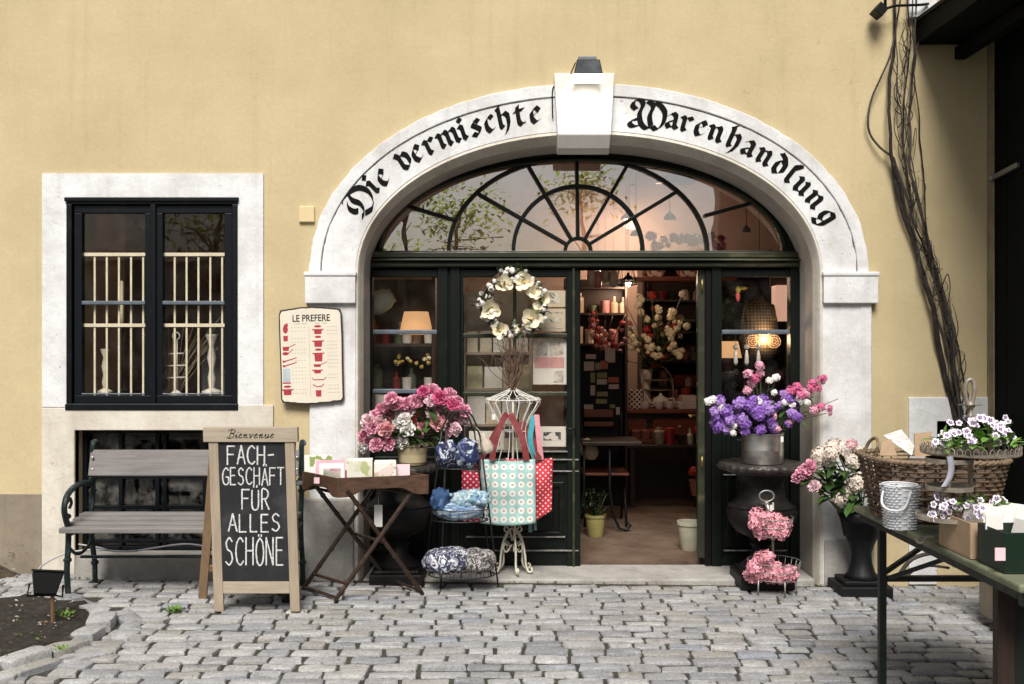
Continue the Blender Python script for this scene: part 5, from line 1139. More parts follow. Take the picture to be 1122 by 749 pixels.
# ================================================================== WIRE DRESS FORM, TOTE BAGS, TWIGS AND WREATH
FY = .13
def dress_form():
    t = thing('wire_dress_form', 'cream wire dress form on a scrolled three legged stand in front of the door leaf', 'dress form', P(561, 627, FY)); c = Vector((P(562, 0, FY).x, FY, 0)); k = (CAM_D+FY)/F
    Z = lambda py: P(0, py, FY).z
    mb = MB(); mb.tube([c+Vector((0, 0, Z(575))), c+Vector((0, 0, Z(440)))], .007, 8); obj('pole', mb, mat_creamiron, t, smooth=True)
    lv = [(427, 4, 4), (432, 12, 8), (438, 29, 14), (446, 27, 16), (458, 19, 14), (472, 15, 11), (488, 18, 13), (505, 25, 17), (520, 28, 18)]
    mb = MB(); n = 14
    for i in range(n):
        a = 2*math.pi*i/n; mb.tube(smooth3([c+Vector((rx*k*math.cos(a), ry*k*math.sin(a), Z(py))) for py, rx, ry in lv], 3), .0028, 5)
    for py, rx, ry in (lv[2], lv[5], lv[8]): wire_ring(mb, c+Vector((0, 0, Z(py))), rx*k, ry=ry*k, wr=.0035)
    obj('wire_body', mb, mat_whitewire, t, smooth=True)
    mb = MB()
    for s in (-1, 1):
        for x0, r0, zz in ((8, 6, 437), (19, 5, 438.5), (27, 3.4, 438)):
            pts = [c+Vector((s*(x0+r0*(1-.7*q/14)*math.cos(q*.75))*k, -14*k*(1-x0/45), Z(zz)+r0*(1-.7*q/14)*math.sin(q*.75)*k)) for q in range(15)]; mb.tube(pts, .0026, 5)
        mb.tube([c+Vector((0, 0, Z(424))), c+Vector((s*12*k, -.03, Z(430))), c+Vector((s*31*k, -.03, Z(437.5)))], .0032, 5)
    obj('shoulder_scroll', mb, mat_whitewire, t, smooth=True)
    g0 = zfloor-.004
    for ang in (R(-90), R(30), R(150)):
        if ang == R(-90): ang = R(-75)
        d = Vector((math.cos(ang), math.sin(ang), 0)); mb = MB()
        def q(r, py): return c+d*r*k+Vector((0, 0, Z(py)))
        mb.tube(smooth3([q(1, 578), q(6, 584), q(10, 592), q(12, 604), q(12, 616), q(15, 623), q(20, 624.5), q(22, 621), q(19, 619)]), .0075, 7); mb.tube(smooth3([q(12, 600), q(8, 594), q(4, 598), q(5, 603), q(8, 601)]), .006, 6); mb.tube(smooth3([q(1, 590), q(6, 580), q(9, 574), q(7, 571), q(4, 573)]), .006, 6); obj('leg', mb, mat_creamiron, t, smooth=True)
    for s in (-1, 1):
        d = Vector((s*.95, -.3, 0)); mb = MB()
        def q(r, py): return c+d*r*k+Vector((0, 0, Z(py)))
        mb.tube(smooth3([q(1, 578), q(8, 585), q(12, 596), q(14, 608), q(15, 618), q(18, 625), q(22, 624), q(21, 620)]), .0075, 7); mb.tube(smooth3([q(1, 596), q(7, 604), q(11, 600), q(9, 595), q(6, 598)]), .006, 6); mb.tube(smooth3([q(1, 592), q(3, 582), q(8, 576), q(10, 580), q(7, 582)]), .006, 6); obj('leg', mb, mat_creamiron, t, smooth=True)
    mb = MB(); a = P(541, 452, FY-.08); mb.box(a.x-.012, a.x+.012, a.y, a.y+.002, a.z-.045, a.z-.01); mb.tube([a+Vector((0, .001, -.01)), a+Vector((.004, .001, .05))], .0008, 4); obj('price_tag', mb, mat_paper, t)
dress_form()
def tote(label, px0, px1, ptop, pbot, Y, mat, seed, straps=(), strapmat=None, skew=0.0, depth=.035, cut=None):
    k = (CAM_D+Y)/F; a = P(px0, ptop, Y); b = P(px1, pbot, Y); cx = (a.x+b.x)/2; t = thing('tote_bag', label, 'bag', Vector((cx, Y, b.z)), 'tote bags on the dress form')
    w_ = b.x-a.x; h = a.z-b.z; n, m_ = 26, 28; mb = MB(); o = Vector((seed, seed*.7, 0))
    for side in (-1, 1):
        for j in range(m_+1):
            v = j/m_
            for i in range(n+1):
                u = i/n; e = math.sin(math.pi*u)**.5*math.sin(math.pi*min(1, v*.9+.06))**.5
                y = side*depth*(.15+.85*e)+.024*mnoise.noise(Vector((u*3, v*2.2, side))+o)+.006*mnoise.noise(Vector((u*8, v*5, side*2))+o)
                x = (u-.5)*w_*(1+.02*(1-v))+skew*(1-v)*w_; z = v*h-.012*math.sin(math.pi*u)*(1-v)+.006*mnoise.noise(Vector((u*4, v, 7))+o)-(.012*math.sin(u*math.pi) if v > .9 else 0)
                if cut: z += cut*h*max(0, u-.55)*(1-v)*2
                mb.v.append(Vector((cx+x, Y+y, b.z+z)))
    q = (n+1)*(m_+1)
    for s_, fl in ((0, False), (q, True)):
        for j in range(m_):
            for i in range(n):
                f = (s_+j*(n+1)+i, s_+j*(n+1)+i+1, s_+(j+1)*(n+1)+i+1, s_+(j+1)*(n+1)+i); mb.f.append(f[::-1] if fl else f); mb.mi.append(0)
    for j in range(m_): 
        for i in (0, n): mb.f.append((j*(n+1)+i, (j+1)*(n+1)+i, q+(j+1)*(n+1)+i, q+j*(n+1)+i)); mb.mi.append(0)
    for i in range(n): mb.f.append((i, q+i, q+i+1, i+1)); mb.mi.append(0)
    obj('bag_body', mb, mat, t, smooth=True, fixn=True)
    for pts, wd in straps:
        ps = smooth3([P(x, y, Y+dy) for x, y, dy in pts], 4); s = MB(); L = len(ps)
        for i, p in enumerate(ps):
            d = (ps[min(i+1, L-1)]-ps[max(0, i-1)]); d = Vector((d.x, 0, d.z)).normalized(); nn = Vector((-d.z, 0, d.x))*wd*k/2
            s.v += [p-nn, p+nn, p+nn+Vector((0, .006, 0)), p-nn+Vector((0, .006, 0))]
        for i in range(L-1):
            for z in range(4): s.f.append((i*4+z, i*4+(z+1) % 4, (i+1)*4+(z+1) % 4, (i+1)*4+z)); s.mi.append(0)
        obj('handle', s, strapmat or mat, t, fixn=True)
    return t
mat_teal = M_dots('teal cotton with ringed dots', (.36, .56, .53), [(.36, (.76, .76, .70)), (.13, (.42, .14, .12)), (.06, (.70, .6, .5))], .0565)
mat_redstrap = M('brick red webbing', (.17, .018, .018), .7, 0, .3, 30); mat_reddots = M_dots('red cotton with white dots', (.55, .035, .055), [(.20, (.80, .74, .70))], .026, R(45))
mat_reddark = M_dots('crimson cotton with white dots', (.50, .02, .06), [(.22, (.8, .72, .72))], .028, R(45))
mat_bluestrap = M('turquoise cotton strap', (.06, .36, .42), .7, 0, .2, 20); mat_pinkstrap = M('pink cotton strap', (.72, .33, .37), .7, 0, .2, 20)
tote('pale teal tote bag with white ringed dots hanging in front on the dress form', 527, 586.5, 503, 573, FY-.17, mat_teal, 1, [([(539, 504, -.035), (543, 482, -.02), (551, 460, .03), (556, 453, .08)], 6.5), ([(577, 504, -.035), (573, 482, -.02), (565, 465, .03), (559, 453, .08)], 7)], mat_redstrap)
tote('red tote bag with small white dots behind the teal bag, right', 553, 606, 502, 572, FY-.03, mat_reddots, 2, [([(590, 503, -.03), (582, 480, -.01), (571, 462, .03)], 8)], mat_redstrap, skew=-.04, cut=.2)
tote('crimson dotted tote bag peeking out behind the wire stand, left of the teal bag', 506, 545, 515, 570, FY-.02, mat_reddark, 3, [([(520, 516, 0), (535, 488, 0), (548, 465, .03)], 6)], mat_redstrap)
for lab, pts, m in (('turquoise fabric strap hanging from the right shoulder of the dress form', [(585, 455, -.05), (581, 480, -.05), (586, 504, -.045)], mat_bluestrap), ('pink fabric strap hanging right of the turquoise strap', [(588, 454, -.06), (590, 478, -.06), (593, 503, -.05)], mat_pinkstrap)):
    ps = smooth3([P(x, y, FY+dy) for x, y, dy in pts], 4); s = MB()
    for p in ps: s.v += [p+Vector((-.017, 0, 0)), p+Vector((.017, -.012, 0)), p+Vector((.017, -.006, 0)), p+Vector((-.017, .006, 0))]
    for i in range(len(ps)-1):
        for z in range(4): s.f.append((i*4+z, i*4+(z+1) % 4, (i+1)*4+(z+1) % 4, (i+1)*4+z)); s.mi.append(0)
    single('bag_strap', lab, 'strap', s, m, fixn=True)
s = MB()
for x0, x1, y1, dy in ((579, 583, 583, .0), (585, 588, 581, .02)): a = P(x0, 560, FY+dy); b_ = P(x1, y1, FY+dy); s.box(a.x, b_.x, a.y, a.y+.004, b_.z, a.z)
single('ribbon', 'dusky ribbon ends hanging below the dotted tote bags', 'ribbon', s, M('dusty teal ribbon', (.16, .26, .28), .7, 0, .3, 20))
def twigs():
    rs = random.Random(4); mb = MB(); base = P(561, 424, FY)
    for i in range(60):
        p = base+Vector((rs.uniform(-.01, .01), rs.uniform(-.01, .01), -.02)); ex = rs.gauss(563, 13); tip = P(ex, rs.uniform(362, 395), FY+rs.uniform(-.05, .1)); pts = []
        for j in range(9): t = j/8; q = p.lerp(tip, t)+Vector((mnoise.noise(Vector((i*3.1, t*4, 0)))*.05*t**.5, mnoise.noise(Vector((i*3.1, t*4, 9)))*.04*t, 0)); pts.append(q)
        mb.tube(pts, [.0042*(1-.7*j/8) for j in range(9)], 5)
        if rs.random() < .7: q = pts[5]; mb.tube([q, q+Vector((rs.uniform(-.06, .06), rs.uniform(-.03, .03), rs.uniform(.01, .06))), q+Vector((rs.uniform(-.08, .08), 0, rs.uniform(.03, .1)))], .0016, 4)
    single('twig_bundle', 'bundle of bare brown twigs rising from the neck of the dress form', 'twigs', mb, M('brown twig bark', (.14, .085, .055), .85, 0, .4, 30, col2=(.30, .2, .14)), smooth=True)
    WYY = YF-.10; c = P(563.5, 332, WYY); t = thing('magnolia_wreath', 'wreath of large cream magnolia blossoms hanging on the door leaf', 'wreath', c); r = 31*(CAM_D+WYY)/F; mb = MB()
    for i in range(13):
        rr = r*rs.uniform(.80, 1.16); off = rs.uniform(0, 6); mb.tube([c+Vector((rr*(1+.07*math.sin(3*a+off))*math.cos(a), rs.uniform(-.02, .02), rr*(1+.07*math.cos(4*a+off))*math.sin(a))) for a in [2*math.pi*q/30 for q in range(30)]], .004, 5, closed=True)
    mb.tube([c+Vector((0, .0, r)), c+Vector((.01, .05, r+.07))], .003, 5); obj('twig_ring', mb, bpy.data.materials['brown twig bark'], t, smooth=True); pts = []
    for x, y, rr in ((553, 311, .066), (575, 309, .072), (538, 339, .072), (583, 349, .078), (548, 362, .062), (596, 327, .048), (585, 321, .056), (590, 336, .040), (566, 360, .036)):
        p = P(x, y, WYY-.045); pts.append(p); ax = Vector((rs.uniform(-.3, .3), -1, rs.uniform(-.1, .3))); bloom(t, 'magnolia', mat_creampetal, p, ax, rr, 'magnolia', rs, 2)
        m2 = MB(); m2.ball(p+ax.normalized()*rr*.18, rr*.16, 8); obj('stamen', m2, mat_yellow, t, smooth=True)
    for _ in range(70):
        a = rs.uniform(0, 6.28); p = c+Vector((r*math.cos(a)*rs.uniform(.75, 1.32), -.03+rs.uniform(-.03, .01), r*math.sin(a)*rs.uniform(.75, 1.3))); pts.append(p); bloom(t, 'phlox', mat_whitepetal, p, Vector((rs.uniform(-.5, .5), -1, .2)), rs.uniform(.012, .020), 'bud', rs)
    foliage(t, pts, rs, 110, .06, .024, mat_leaf)
twigs()

# ================================================================== ENAMEL SIGN, WALL BOX, KEYSTONE FLOODLIGHT
def text_mb(body, size, sx=1.0, bold=0.0):
    cu = bpy.data.curves.new('lettering', 'FONT'); cu.body = body; cu.size = size; cu.offset = bold; cu.align_x = 'CENTER'; o = bpy.data.objects.new('lettering', cu); COL.objects.link(o)
    dg = bpy.context.evaluated_depsgraph_get(); me = bpy.data.meshes.new_from_object(o.evaluated_get(dg)); mb = MB(); mb.add([Vector((v.co.x*sx, 0, v.co.y)) for v in me.vertices], [tuple(p.vertices) for p in me.polygons])
    bpy.data.objects.remove(o); bpy.data.meshes.remove(me); return mb
def sign():
    c = P(341, 390, -.06); t = thing('enamel_sign', 'cream enamel sign with rows of red cookware drawings on the left jamb', 'sign', c); k = (CAM_D-.06)/F; rot = Matrix.Translation(c) @ Matrix.Rotation(R(-1.6), 4, 'Y')
    def q(px, py): return ((px-341)*k, (390-py)*k)
    def outline(grow=0.0):
        pts = []; n = 16; rs = random.Random(3); x0, x1 = 308-grow, 374+grow
        for i in range(n+1): u = i/n; pts.append(q(x0+2+(x1-x0-4)*u, 340.5-grow-3.0*math.sin(math.pi*u)+rs.uniform(-.3, .3)))
        pts += [q(x1, 344), q(x1+.3+rs.uniform(-.3, .3), 370), q(x1+rs.uniform(-.5, .5), 400), q(x1, 436)]
        for i in range(n+1): u = 1-i/n; pts.append(q(x0+2+(x1-x0-4)*u, 438.5+grow+2.5*math.sin(math.pi*u)+rs.uniform(-.5, .5)))
        pts += [q(x0, 436), q(x0+rs.uniform(-.3, .5), 410), q(x0, 375), q(x0, 344)]; return pts[::-1]
    mb = MB(); mb.plate([outline(1.6)], .004, .016); mb.xform(rot); obj('sign_back', mb, M('rusty dark enamel edge', (.035, .022, .016), .6, 0, .5, 30), t, fixn=True)
    mb = MB(); mb.plate([outline(0)], .0, .0038); mb.xform(rot); f = obj('sign_face', mb, M('cream enamel', (.74, .68, .56), .35, 0, .07, 5), t, fixn=True)
    mr = M('enamel red', (.42, .045, .06), .35, 0, .2, 20); mg = M('enamel grey', (.30, .28, .25), .5, 0, .2, 60); ml = M('enamel pale blue', (.45, .53, .56), .4)
    tx = text_mb('LE PREFERE', .062, .80, .0009); z = q(0, 351.5)[1]
    for v in tx.v: v.x += q(342, 0)[0]; v.z += z-.002; v.y = -.0006
    tx.xform(rot); obj('lettering', tx, mat_ink, f)
    R_ = MB(); Gm = MB(); cnt = [0]
    def poly(mb, pts): cnt[0] += 1; p = [q(*z) for z in pts]; mb.add([(x, -.0006-cnt[0]*1e-6, y) for x, y in p], [tuple(range(len(p)))])
    def el(mb, cx, cy, rx, ry): poly(mb, [(cx+rx*math.cos(a), cy+ry*math.sin(a)) for a in [2*math.pi*i/14 for i in range(14)]])
    def potp(cx, y0, y1, w, kind='pot'):
        poly(R_, [(cx-w, y0), (cx+w, y0), (cx+w*.86, y1), (cx-w*.86, y1)])
        if kind == 'pot': poly(R_, [(cx-w-2, y0), (cx-w, y0), (cx-w, y0+1.6), (cx-w-2, y0+1)]); poly(R_, [(cx+w, y0), (cx+w+2, y0), (cx+w+2, y0+1), (cx+w, y0+1.6)])
        if kind == 'pan': poly(R_, [(cx+w, y0), (cx+w+7, y0-3), (cx+w+7, y0-2.2), (cx+w, y0+.9)])
    x = 349
    el(R_, x, 357.5, 4, 1.3); potp(x, 360.5, 366, 4.4); el(R_, x, 369, 3.6, 1.3); potp(x, 373, 380, 4.6); el(R_, x, 383, 3.6, 1.3); potp(x, 386.5, 396, 4.6); potp(x-1.5, 399, 402, 4, 'pan'); potp(x-1.5, 405, 409, 4); poly(R_, [(341, 413), (343, 415.5), (354, 415.5), (357, 413), (357, 414), (354, 416.5), (343, 416.5), (341, 414.2)]); poly(R_, [(342, 420.5), (346, 423), (351, 423), (354, 420.5), (354, 421.8), (351, 424), (346, 424), (342, 421.8)]); potp(x-1, 427.5, 434.5, 3.2, '')
    el(R_, 313.5, 360, 2.8, 4.5); poly(R_, [(312, 355), (316, 353), (316.5, 357), (312, 357)]); potp(313.5, 367, 373, 2.6, ''); potp(313.5, 379, 383.5, 3.6, 'pan'); el(R_, 313, 386.5, 3.6, 1.8); poly(R_, [(316, 385.8), (321, 381.5), (321.4, 382.2), (316.5, 386.6)])
    for y in (395, 400): poly(R_, [(309.5, y), (325, y-4.2), (325, y-3.2), (310, y+1.3)]); poly(R_, [(309, y-1), (311.5, y-1), (312.5, y+1.2), (310, y+1.5)])
    poly(R_, [(309, 418), (318, 418), (318, 419.5), (309, 419.5)]); el(R_, 314, 422.7, 4.2, 1.3); potp(314, 425.5, 432, 4.6)
    L_ = MB(); poly(L_, [(309.5, 403), (317.5, 403), (317.5, 417.5), (309.5, 417.5)]); L_.xform(rot); obj('cookware_drawing', L_, ml, f)
    R_.xform(rot); obj('cookware_drawing', R_, mr, f)
    rs = random.Random(9); 
    for y in range(358, 434, 4):
        for xa, xb in ((320, 337), (359, 371)):
            if rs.random() < .2: continue
            for i in range(5): a = xa+(xb-xa)*i/5; poly(Gm, [(a, y), (a+rs.uniform(.8, 2), y), (a+1.2, y+.5), (a, y+.5)])
    poly(Gm, [(339.2, 357), (339.45, 357), (339.45, 434), (339.2, 434)])
    for a, b in ((324, 331), (331, 338), (346, 352), (354, 360)): poly(Gm, [(a, 354), (b-1, 354), (b-1, 354.5), (a, 354.5)])
    Gm.xform(rot); obj('fine_print', Gm, mg, f)
    mb = MB(); mb.box(c.x-.006, c.x+.006, -.045, .0, c.z-.1, c.z+.1); 
    obj('wall_bracket', mb, mat_iron, t)
sign()
mb = MB(); a, b_ = P(328, 226), P(345, 243.5); mb.box(a.x, b_.x, -.022, .005, b_.z, a.z); single('junction_box', 'small square ochre painted junction box on the wall left of the arch', 'junction box', mb, M('ochre painted plastic', (.68, .55, .30), .6, 0, .08, 10), bevel=.006)
def keylamp():
    c = P(644, 80, -.2); t = thing('wall_floodlight', 'dark blue floodlight on top of the white keystone shining down on it', 'floodlight', P(644, 84, -.1))
    mbl = M('dark blue grey lamp housing', (.008, .013, .021), .5, .1, .3, 10, spec=.25); Y0, Y1 = -.30, -.12; k = (CAM_D-.25)/F
    x0, x1, t0, t1 = P(628.5, 0, -.25).x, P(660, 0, -.25).x, P(632, 0, -.25).x, P(657, 0, -.25).x; z0, z1 = P(0, 81.5, -.28).z, P(0, 64, -.28).z
    mb = MB(); mb.add([(x0, Y0, z0), (x1, Y0, z0), (x1, Y1, z0), (x0, Y1, z0), (t0, Y0+.03, z1), (t1, Y0+.03, z1), (t1, Y1, z1), (t0, Y1, z1)], [(0, 1, 5, 4), (1, 2, 6, 5), (2, 3, 7, 6), (3, 0, 4, 7), (4, 5, 6, 7)]); obj('housing', mb, mbl, t, bevel=.006)
    mb = MB(); mb.box(x0-.006, x1+.006, Y0-.006, Y1+.004, z0-.012, z0-.001); obj('lamp_glass', mb, M_emit('lit lamp glass', (1, .93, .80), 1.4), t)
    mb = MB(); mb.box(P(634, 0, -.25).x, P(654, 0, -.25).x, -.22, -.10, z1, z1+.035); obj('junction_cap', mb, M('grey plastic', (.16, .17, .18), .5), t, bevel=.006)
    mb = MB(); mb.tube(smooth3([(x0+.02, -.12, z1+.02), (x0-.03, -.06, z0+.02), (x0-.08, -.05, z0-.01), (P(607, 0).x-.01, -.045, z0-.03), (P(607, 0).x-.01, -.043, z0-.22)]), .004, 6); obj('cable', mb, mat_black, t, smooth=True)
    mb = MB(); mb.box((x0+x1)/2-.05, (x0+x1)/2+.05, -.12, .002, z0+.01, z0+.03); obj('bracket', mb, mat_iron, t)
    ld = bpy.data.lights.new('floodlight_beam', 'AREA'); lo = bpy.data.objects.new('floodlight_beam', ld); COL.objects.link(lo); ld.shape = 'RECTANGLE'; ld.size = .16; ld.size_y = .12; ld.energy = .9; ld.color = (1, .95, .86); ld.spread = R(120); lo.location = ((x0+x1)/2, -.235, z0-.016); lo.rotation_euler = (R(28), 0, 0)
keylamp()
# ================================================================== RIGHT SIDE: VINE, CANOPY, GREEN PORCH WALL, LANTERN
def vine():
    t = thing('climbing_vine', 'bare twisted vine climbing the ochre wall right of the arch', 'vine', P(1050, 470, -.04)); rs = random.Random(12); bark = M('dark vine bark', (.022, .016, .012), .9, 0, .5, 30, .6, 60, .01, col2=(.06, .046, .036))
    greyb = M('grey vine bark', (.055, .045, .038), .9, 0, .4, 30, .5, 60, .01)
    main = [(1052, 470), (1050, 440), (1043, 400), (1036, 360), (1026, 325), (1017, 300), (1008, 265), (1000, 225), (993, 180), (990, 140), (989, 95), (990, 50), (990, -20)]
    for i in range(6):
        o1, o2 = (-11, 9, 2, -5, 13, 6)[i], rs.uniform(0, 6); pts = []; n = len(main)
        for j, (x, y) in enumerate(main): tt = j/n; pts.append(P(x+o1*min(1, .35+.09*j)+4*math.sin(j*.9+o2), y, -.045-.03*math.sin(j*1.3+o2)))
        k = (.013, .009, .0065, .0055, .005, .004)[i]; mb = MB(); sm = smooth3(pts, 5); L = len(sm); mb.tube([p+Vector((mnoise.noise(p*5+Vector((i*3, 0, 0)))*.022+mnoise.noise(p*14+Vector((i, 0, 0)))*.006, 0, mnoise.noise(p*11)*.01)) for p in sm], [k*(1.5-.85*j/L)*(1+.15*mnoise.noise(sm[j]*9)) for j in range(L)], 8); obj('trunk', mb, bark if i % 2 == 0 else greyb, t, smooth=True)
    def br(pts, r0, r1, m=bark, Y=-.05):
        mb = MB(); sm = smooth3([P(x, y, Y+.012*math.sin(x*.7)) for x, y in pts], 6); L = len(sm); mb.tube(sm, [r0+(r1-r0)*j/L for j in range(L)], 7); obj('branch', mb, m, t, smooth=True)
    br([(1004, 250), (990, 205), (981, 180), (978, 172), (965, 162), (954, 148), (951, 132), (955, 108), (965, 85), (975, 62), (980, 40), (988, -10)], .009, .005, greyb)
    br([(978, 172), (981, 200), (988, 230), (1000, 262), (1012, 300)], .014, .010)
    br([(998, 110), (1000, 70), (1006, 48), (1008, 38)], .007, .003, greyb)
    br([(1010, 260), (1022, 280), (1030, 300), (1034, 320)], .004, .002); br([(1030, 320), (1038, 300), (1041, 318), (1036, 345)], .004, .002); br([(1000, 160), (1003, 140), (1004, 150), (1001, 175)], .003, .0015)
    for _ in range(75):
        j = rs.uniform(0, 11); a = main[int(j)]; b = main[int(j)+1]; x = a[0]+(b[0]-a[0])*(j % 1)+rs.uniform(-7, 7); y = a[1]+(b[1]-a[1])*(j % 1); s = rs.choice((-1, 1)); L = rs.uniform(12, 50)
        br([(x, y), (x+s*rs.uniform(2, 8), y-L*.4), (x+s*rs.uniform(-2, 9), y-L*.8), (x+s*rs.uniform(-4, 10), y-L)], rs.uniform(.002, .0045), .001, rs.choice((bark, greyb)), -.05-rs.uniform(0, .03))
vine()
mat_porch = M_wood('black green boards', (.003, .0045, .004), 'z', .4, .7, dirt=.1, spec=.08)
def porch():
    t = thing('timber_porch', 'black green boarded porch with pent roof at the right edge of the wall', 'porch', (3.2, -.7, 0))
    X = P(1090.5, 0, -.09).x
    for i in range(13): mb = MB(); y1 = -.03-i*.22; mb.box(X, X+.03, y1-.216, y1, .02, 4.3); obj('board', mb, mat_porch, t, bevel=.004)  # boards run on out of view to block light from the right
    mb = MB(); mb.box(P(1085, 0, -.05).x, X-.001, -.09, -.002, .5, 4.3); obj('corner_post', mb, M_plaster('flaking ochre grey post', (.30, .25, .15), (.06, .05, .04), .7, .6, .3, .6, 3), t, bevel=.004)
    mb = MB(); a = P(1104, 192, -.15); mb.bar((X-.02, -.06, a.z-.01), (X-.02, -.42, a.z+.02), .025, .03); mb.ball((X-.03, -.1, a.z-.01), .022, 8); obj('latch', mb, M('grey steel latch', (.28, .27, .27), .45, .7), t, bevel=.003)
    # pent roof, run forward out of view for extra shade: boards, fascia, rafters
    x0, x1 = P(1003, 0).x, 4.9; z0, z1 = P(0, 49).z, P(0, 49).z+.02
    mb = MB(); mb.add([(x0, -.002, z0), (x1, -.002, z0), (x1, -3.2, z0-.02), (x0, -3.2, z0-.02), (x0, -.002, z0+.14), (x1, -.002, z0+.14), (x1, -3.2, z0+.06), (x0, -3.2, z0+.06)], [(3, 2, 1, 0), (4, 5, 6, 7), (0, 1, 5, 4), (1, 2, 6, 5), (2, 3, 7, 6), (3, 0, 4, 7)]); obj('roof', mb, mat_porch, t)
    mb = MB(); mb.add([(x0-.012, -.0, z0+.141), (x1, 0, z0+.141), (x1, -3.25, z0+.061), (x0-.012, -3.25, z0+.061), (x0-.012, 0, z0+.165), (x1, 0, z0+.165), (x1, -3.25, z0+.085), (x0-.012, -3.25, z0+.085)], [(3, 2, 1, 0), (4, 5, 6, 7), (0, 1, 5, 4), (1, 2, 6, 5), (2, 3, 7, 6), (3, 0, 4, 7)]); obj('roof_edge', mb, M('black roof sheet', (.008, .008, .008), .6, .1, .3, 8, spec=.2), t)
    for i in range(3):
        mb = MB(); x = x0+.25+i*.75; mb.box(x, x+.07, -3.1, -.01, z0-.10, z0-.022); obj('rafter', mb, mat_porch, t, bevel=.003)
    mb = MB(); mb.box(P(993, 0).x, P(1024, 0).x, -.05, .0, z0+.166, z0+.6); obj('console', mb, mat_white, t, bevel=.006)
porch()
def lantern():
    c = P(963, 12, -.1); t = thing('wall_lantern', 'small black diamond shaped wall lamp near the top of the vine', 'lamp', c); mb = MB(); q = Matrix.Translation(c) @ Euler((0, R(40), 0)).to_matrix().to_4x4(); mb.box(-.034, .034, -.05, .05, -.034, .034, M=q); obj('lamp_head', mb, mat_black, t, bevel=.004)
    mb = MB(); mb.tube([c, P(980, 6, -.09), P(1010, 5, -.09), P(1017, 4, -.06)], .009, 8); mb.tube([P(970, -14, -.09), P(970, 8, -.09)], .010, 6); obj('bracket', mb, mat_black, t, smooth=True)
lantern()

# ================================================================== GREEN FOLDING TABLE AND ITS GOODS
TZ = .77
def goods_table():
    p, q = P(941, 553.5, -1.83), P(1096, 641, -3.36); t = thing('folding_table', 'mossy green folding beer table with worn edges at the right', 'table', (1.95, -2.6, 0))
    x0, x1 = 1.60, 2.42; y0, y1 = -3.36, -1.83; mt = M('mossy worn table paint', (.17, .185, .11), .75, 0, .5, 6, .5, 40, .004, col2=(.34, .32, .26)); zt = P(0, 553.5, y1).z
    mb = MB(); mb.box(x0, x1, y0, y1, zt-.028, zt); obj('tabletop', mb, mt, t, bevel=.008, seg=2)
    mg = M('blackish table iron', (.012, .016, .013), .5, .2, .4, 20); mr = M_wood('flaking brown green leg board', (.032, .017, .011), 'z', .7, .7)
    yl = y1-.20
    for x in (x0+.045, x1-.06): mb = MB(); mb.box(x, x+.032, yl-.016, yl+.016, 0, zt-.03); obj('leg', mb, mg, t, bevel=.003)
    mb = MB(); mb.box(x0+.078, x1-.062, yl-.012, yl+.012, .46, .485); mb.bar((x0+.06, yl-.1, .50), (x0+.30, yl-.5, zt-.04), .022, .018); mb.bar((x0+.06, yl, .49), (x0+.42, yl+.02, zt-.04), .022, .018); mb.bar((x0+.07, yl, zt-.07), (x0+.42, yl-.4, zt-.05), .03, .02); obj('brace', mb, mg, t)
    yb = y0+.22
    mb = MB(); mb.box(x0+.03, x0+.09, yb-.02, yb+.02, 0, zt-.03); obj('leg', mb, mr, t, bevel=.004)
    mb = MB(); mb.box(x0+.0905, x0+.215, yb-.01, yb+.03, 0, zt-.03); mgl = M_wood('dark green leg board', (.006, .012, .007), 'z', .6, .6); obj('leg', mb, mgl, t, bevel=.004); mb = MB(); mb.box(x1-.1, x1-.04, yb-.02, yb+.02, 0, zt-.03); obj('leg', mb, mgl, t, bevel=.004)
    mb = MB(); mb.box(x0+.02, x1-.02, y0+.02, y0+.05, zt-.075, zt-.029); mb.box(x0+.02, x0+.05, y0+.05, y1-.03, zt-.06, zt-.029); obj('apron', mb, mg, t, bevel=.003)
    return zt
TZ = goods_table()
mat_wick = M('brown wicker', (.11, .068, .04), .65, 0, .5, 30, .3, 80, col2=(.22, .15, .09), island=.4); mat_wickd = M('dark wicker stake', (.09, .055, .03), .7, 0, .4, 30)
def woven(mb, c, rx0, ry0, rx1, ry1, h, rows, stakes, r, mi=0):
    for j in range(rows):
        t = (j+.5)/rows; rx = rx0+(rx1-rx0)*t; ry = ry0+(ry1-ry0)*t; n = stakes*4; pts = []
        for i in range(n):
            a = 2*math.pi*i/n; w_ = .006*math.cos(a*stakes+math.pi*(j % 2)) if True else 0; ca, sa = math.cos(a), math.sin(a); e = .62
            pts.append(c+Vector(((rx+w_)*math.copysign(abs(ca)**e, ca), (ry+w_)*math.copysign(abs(sa)**e, sa), h*t)))
        mb.tube(pts, r, 5, closed=True, mi=mi)
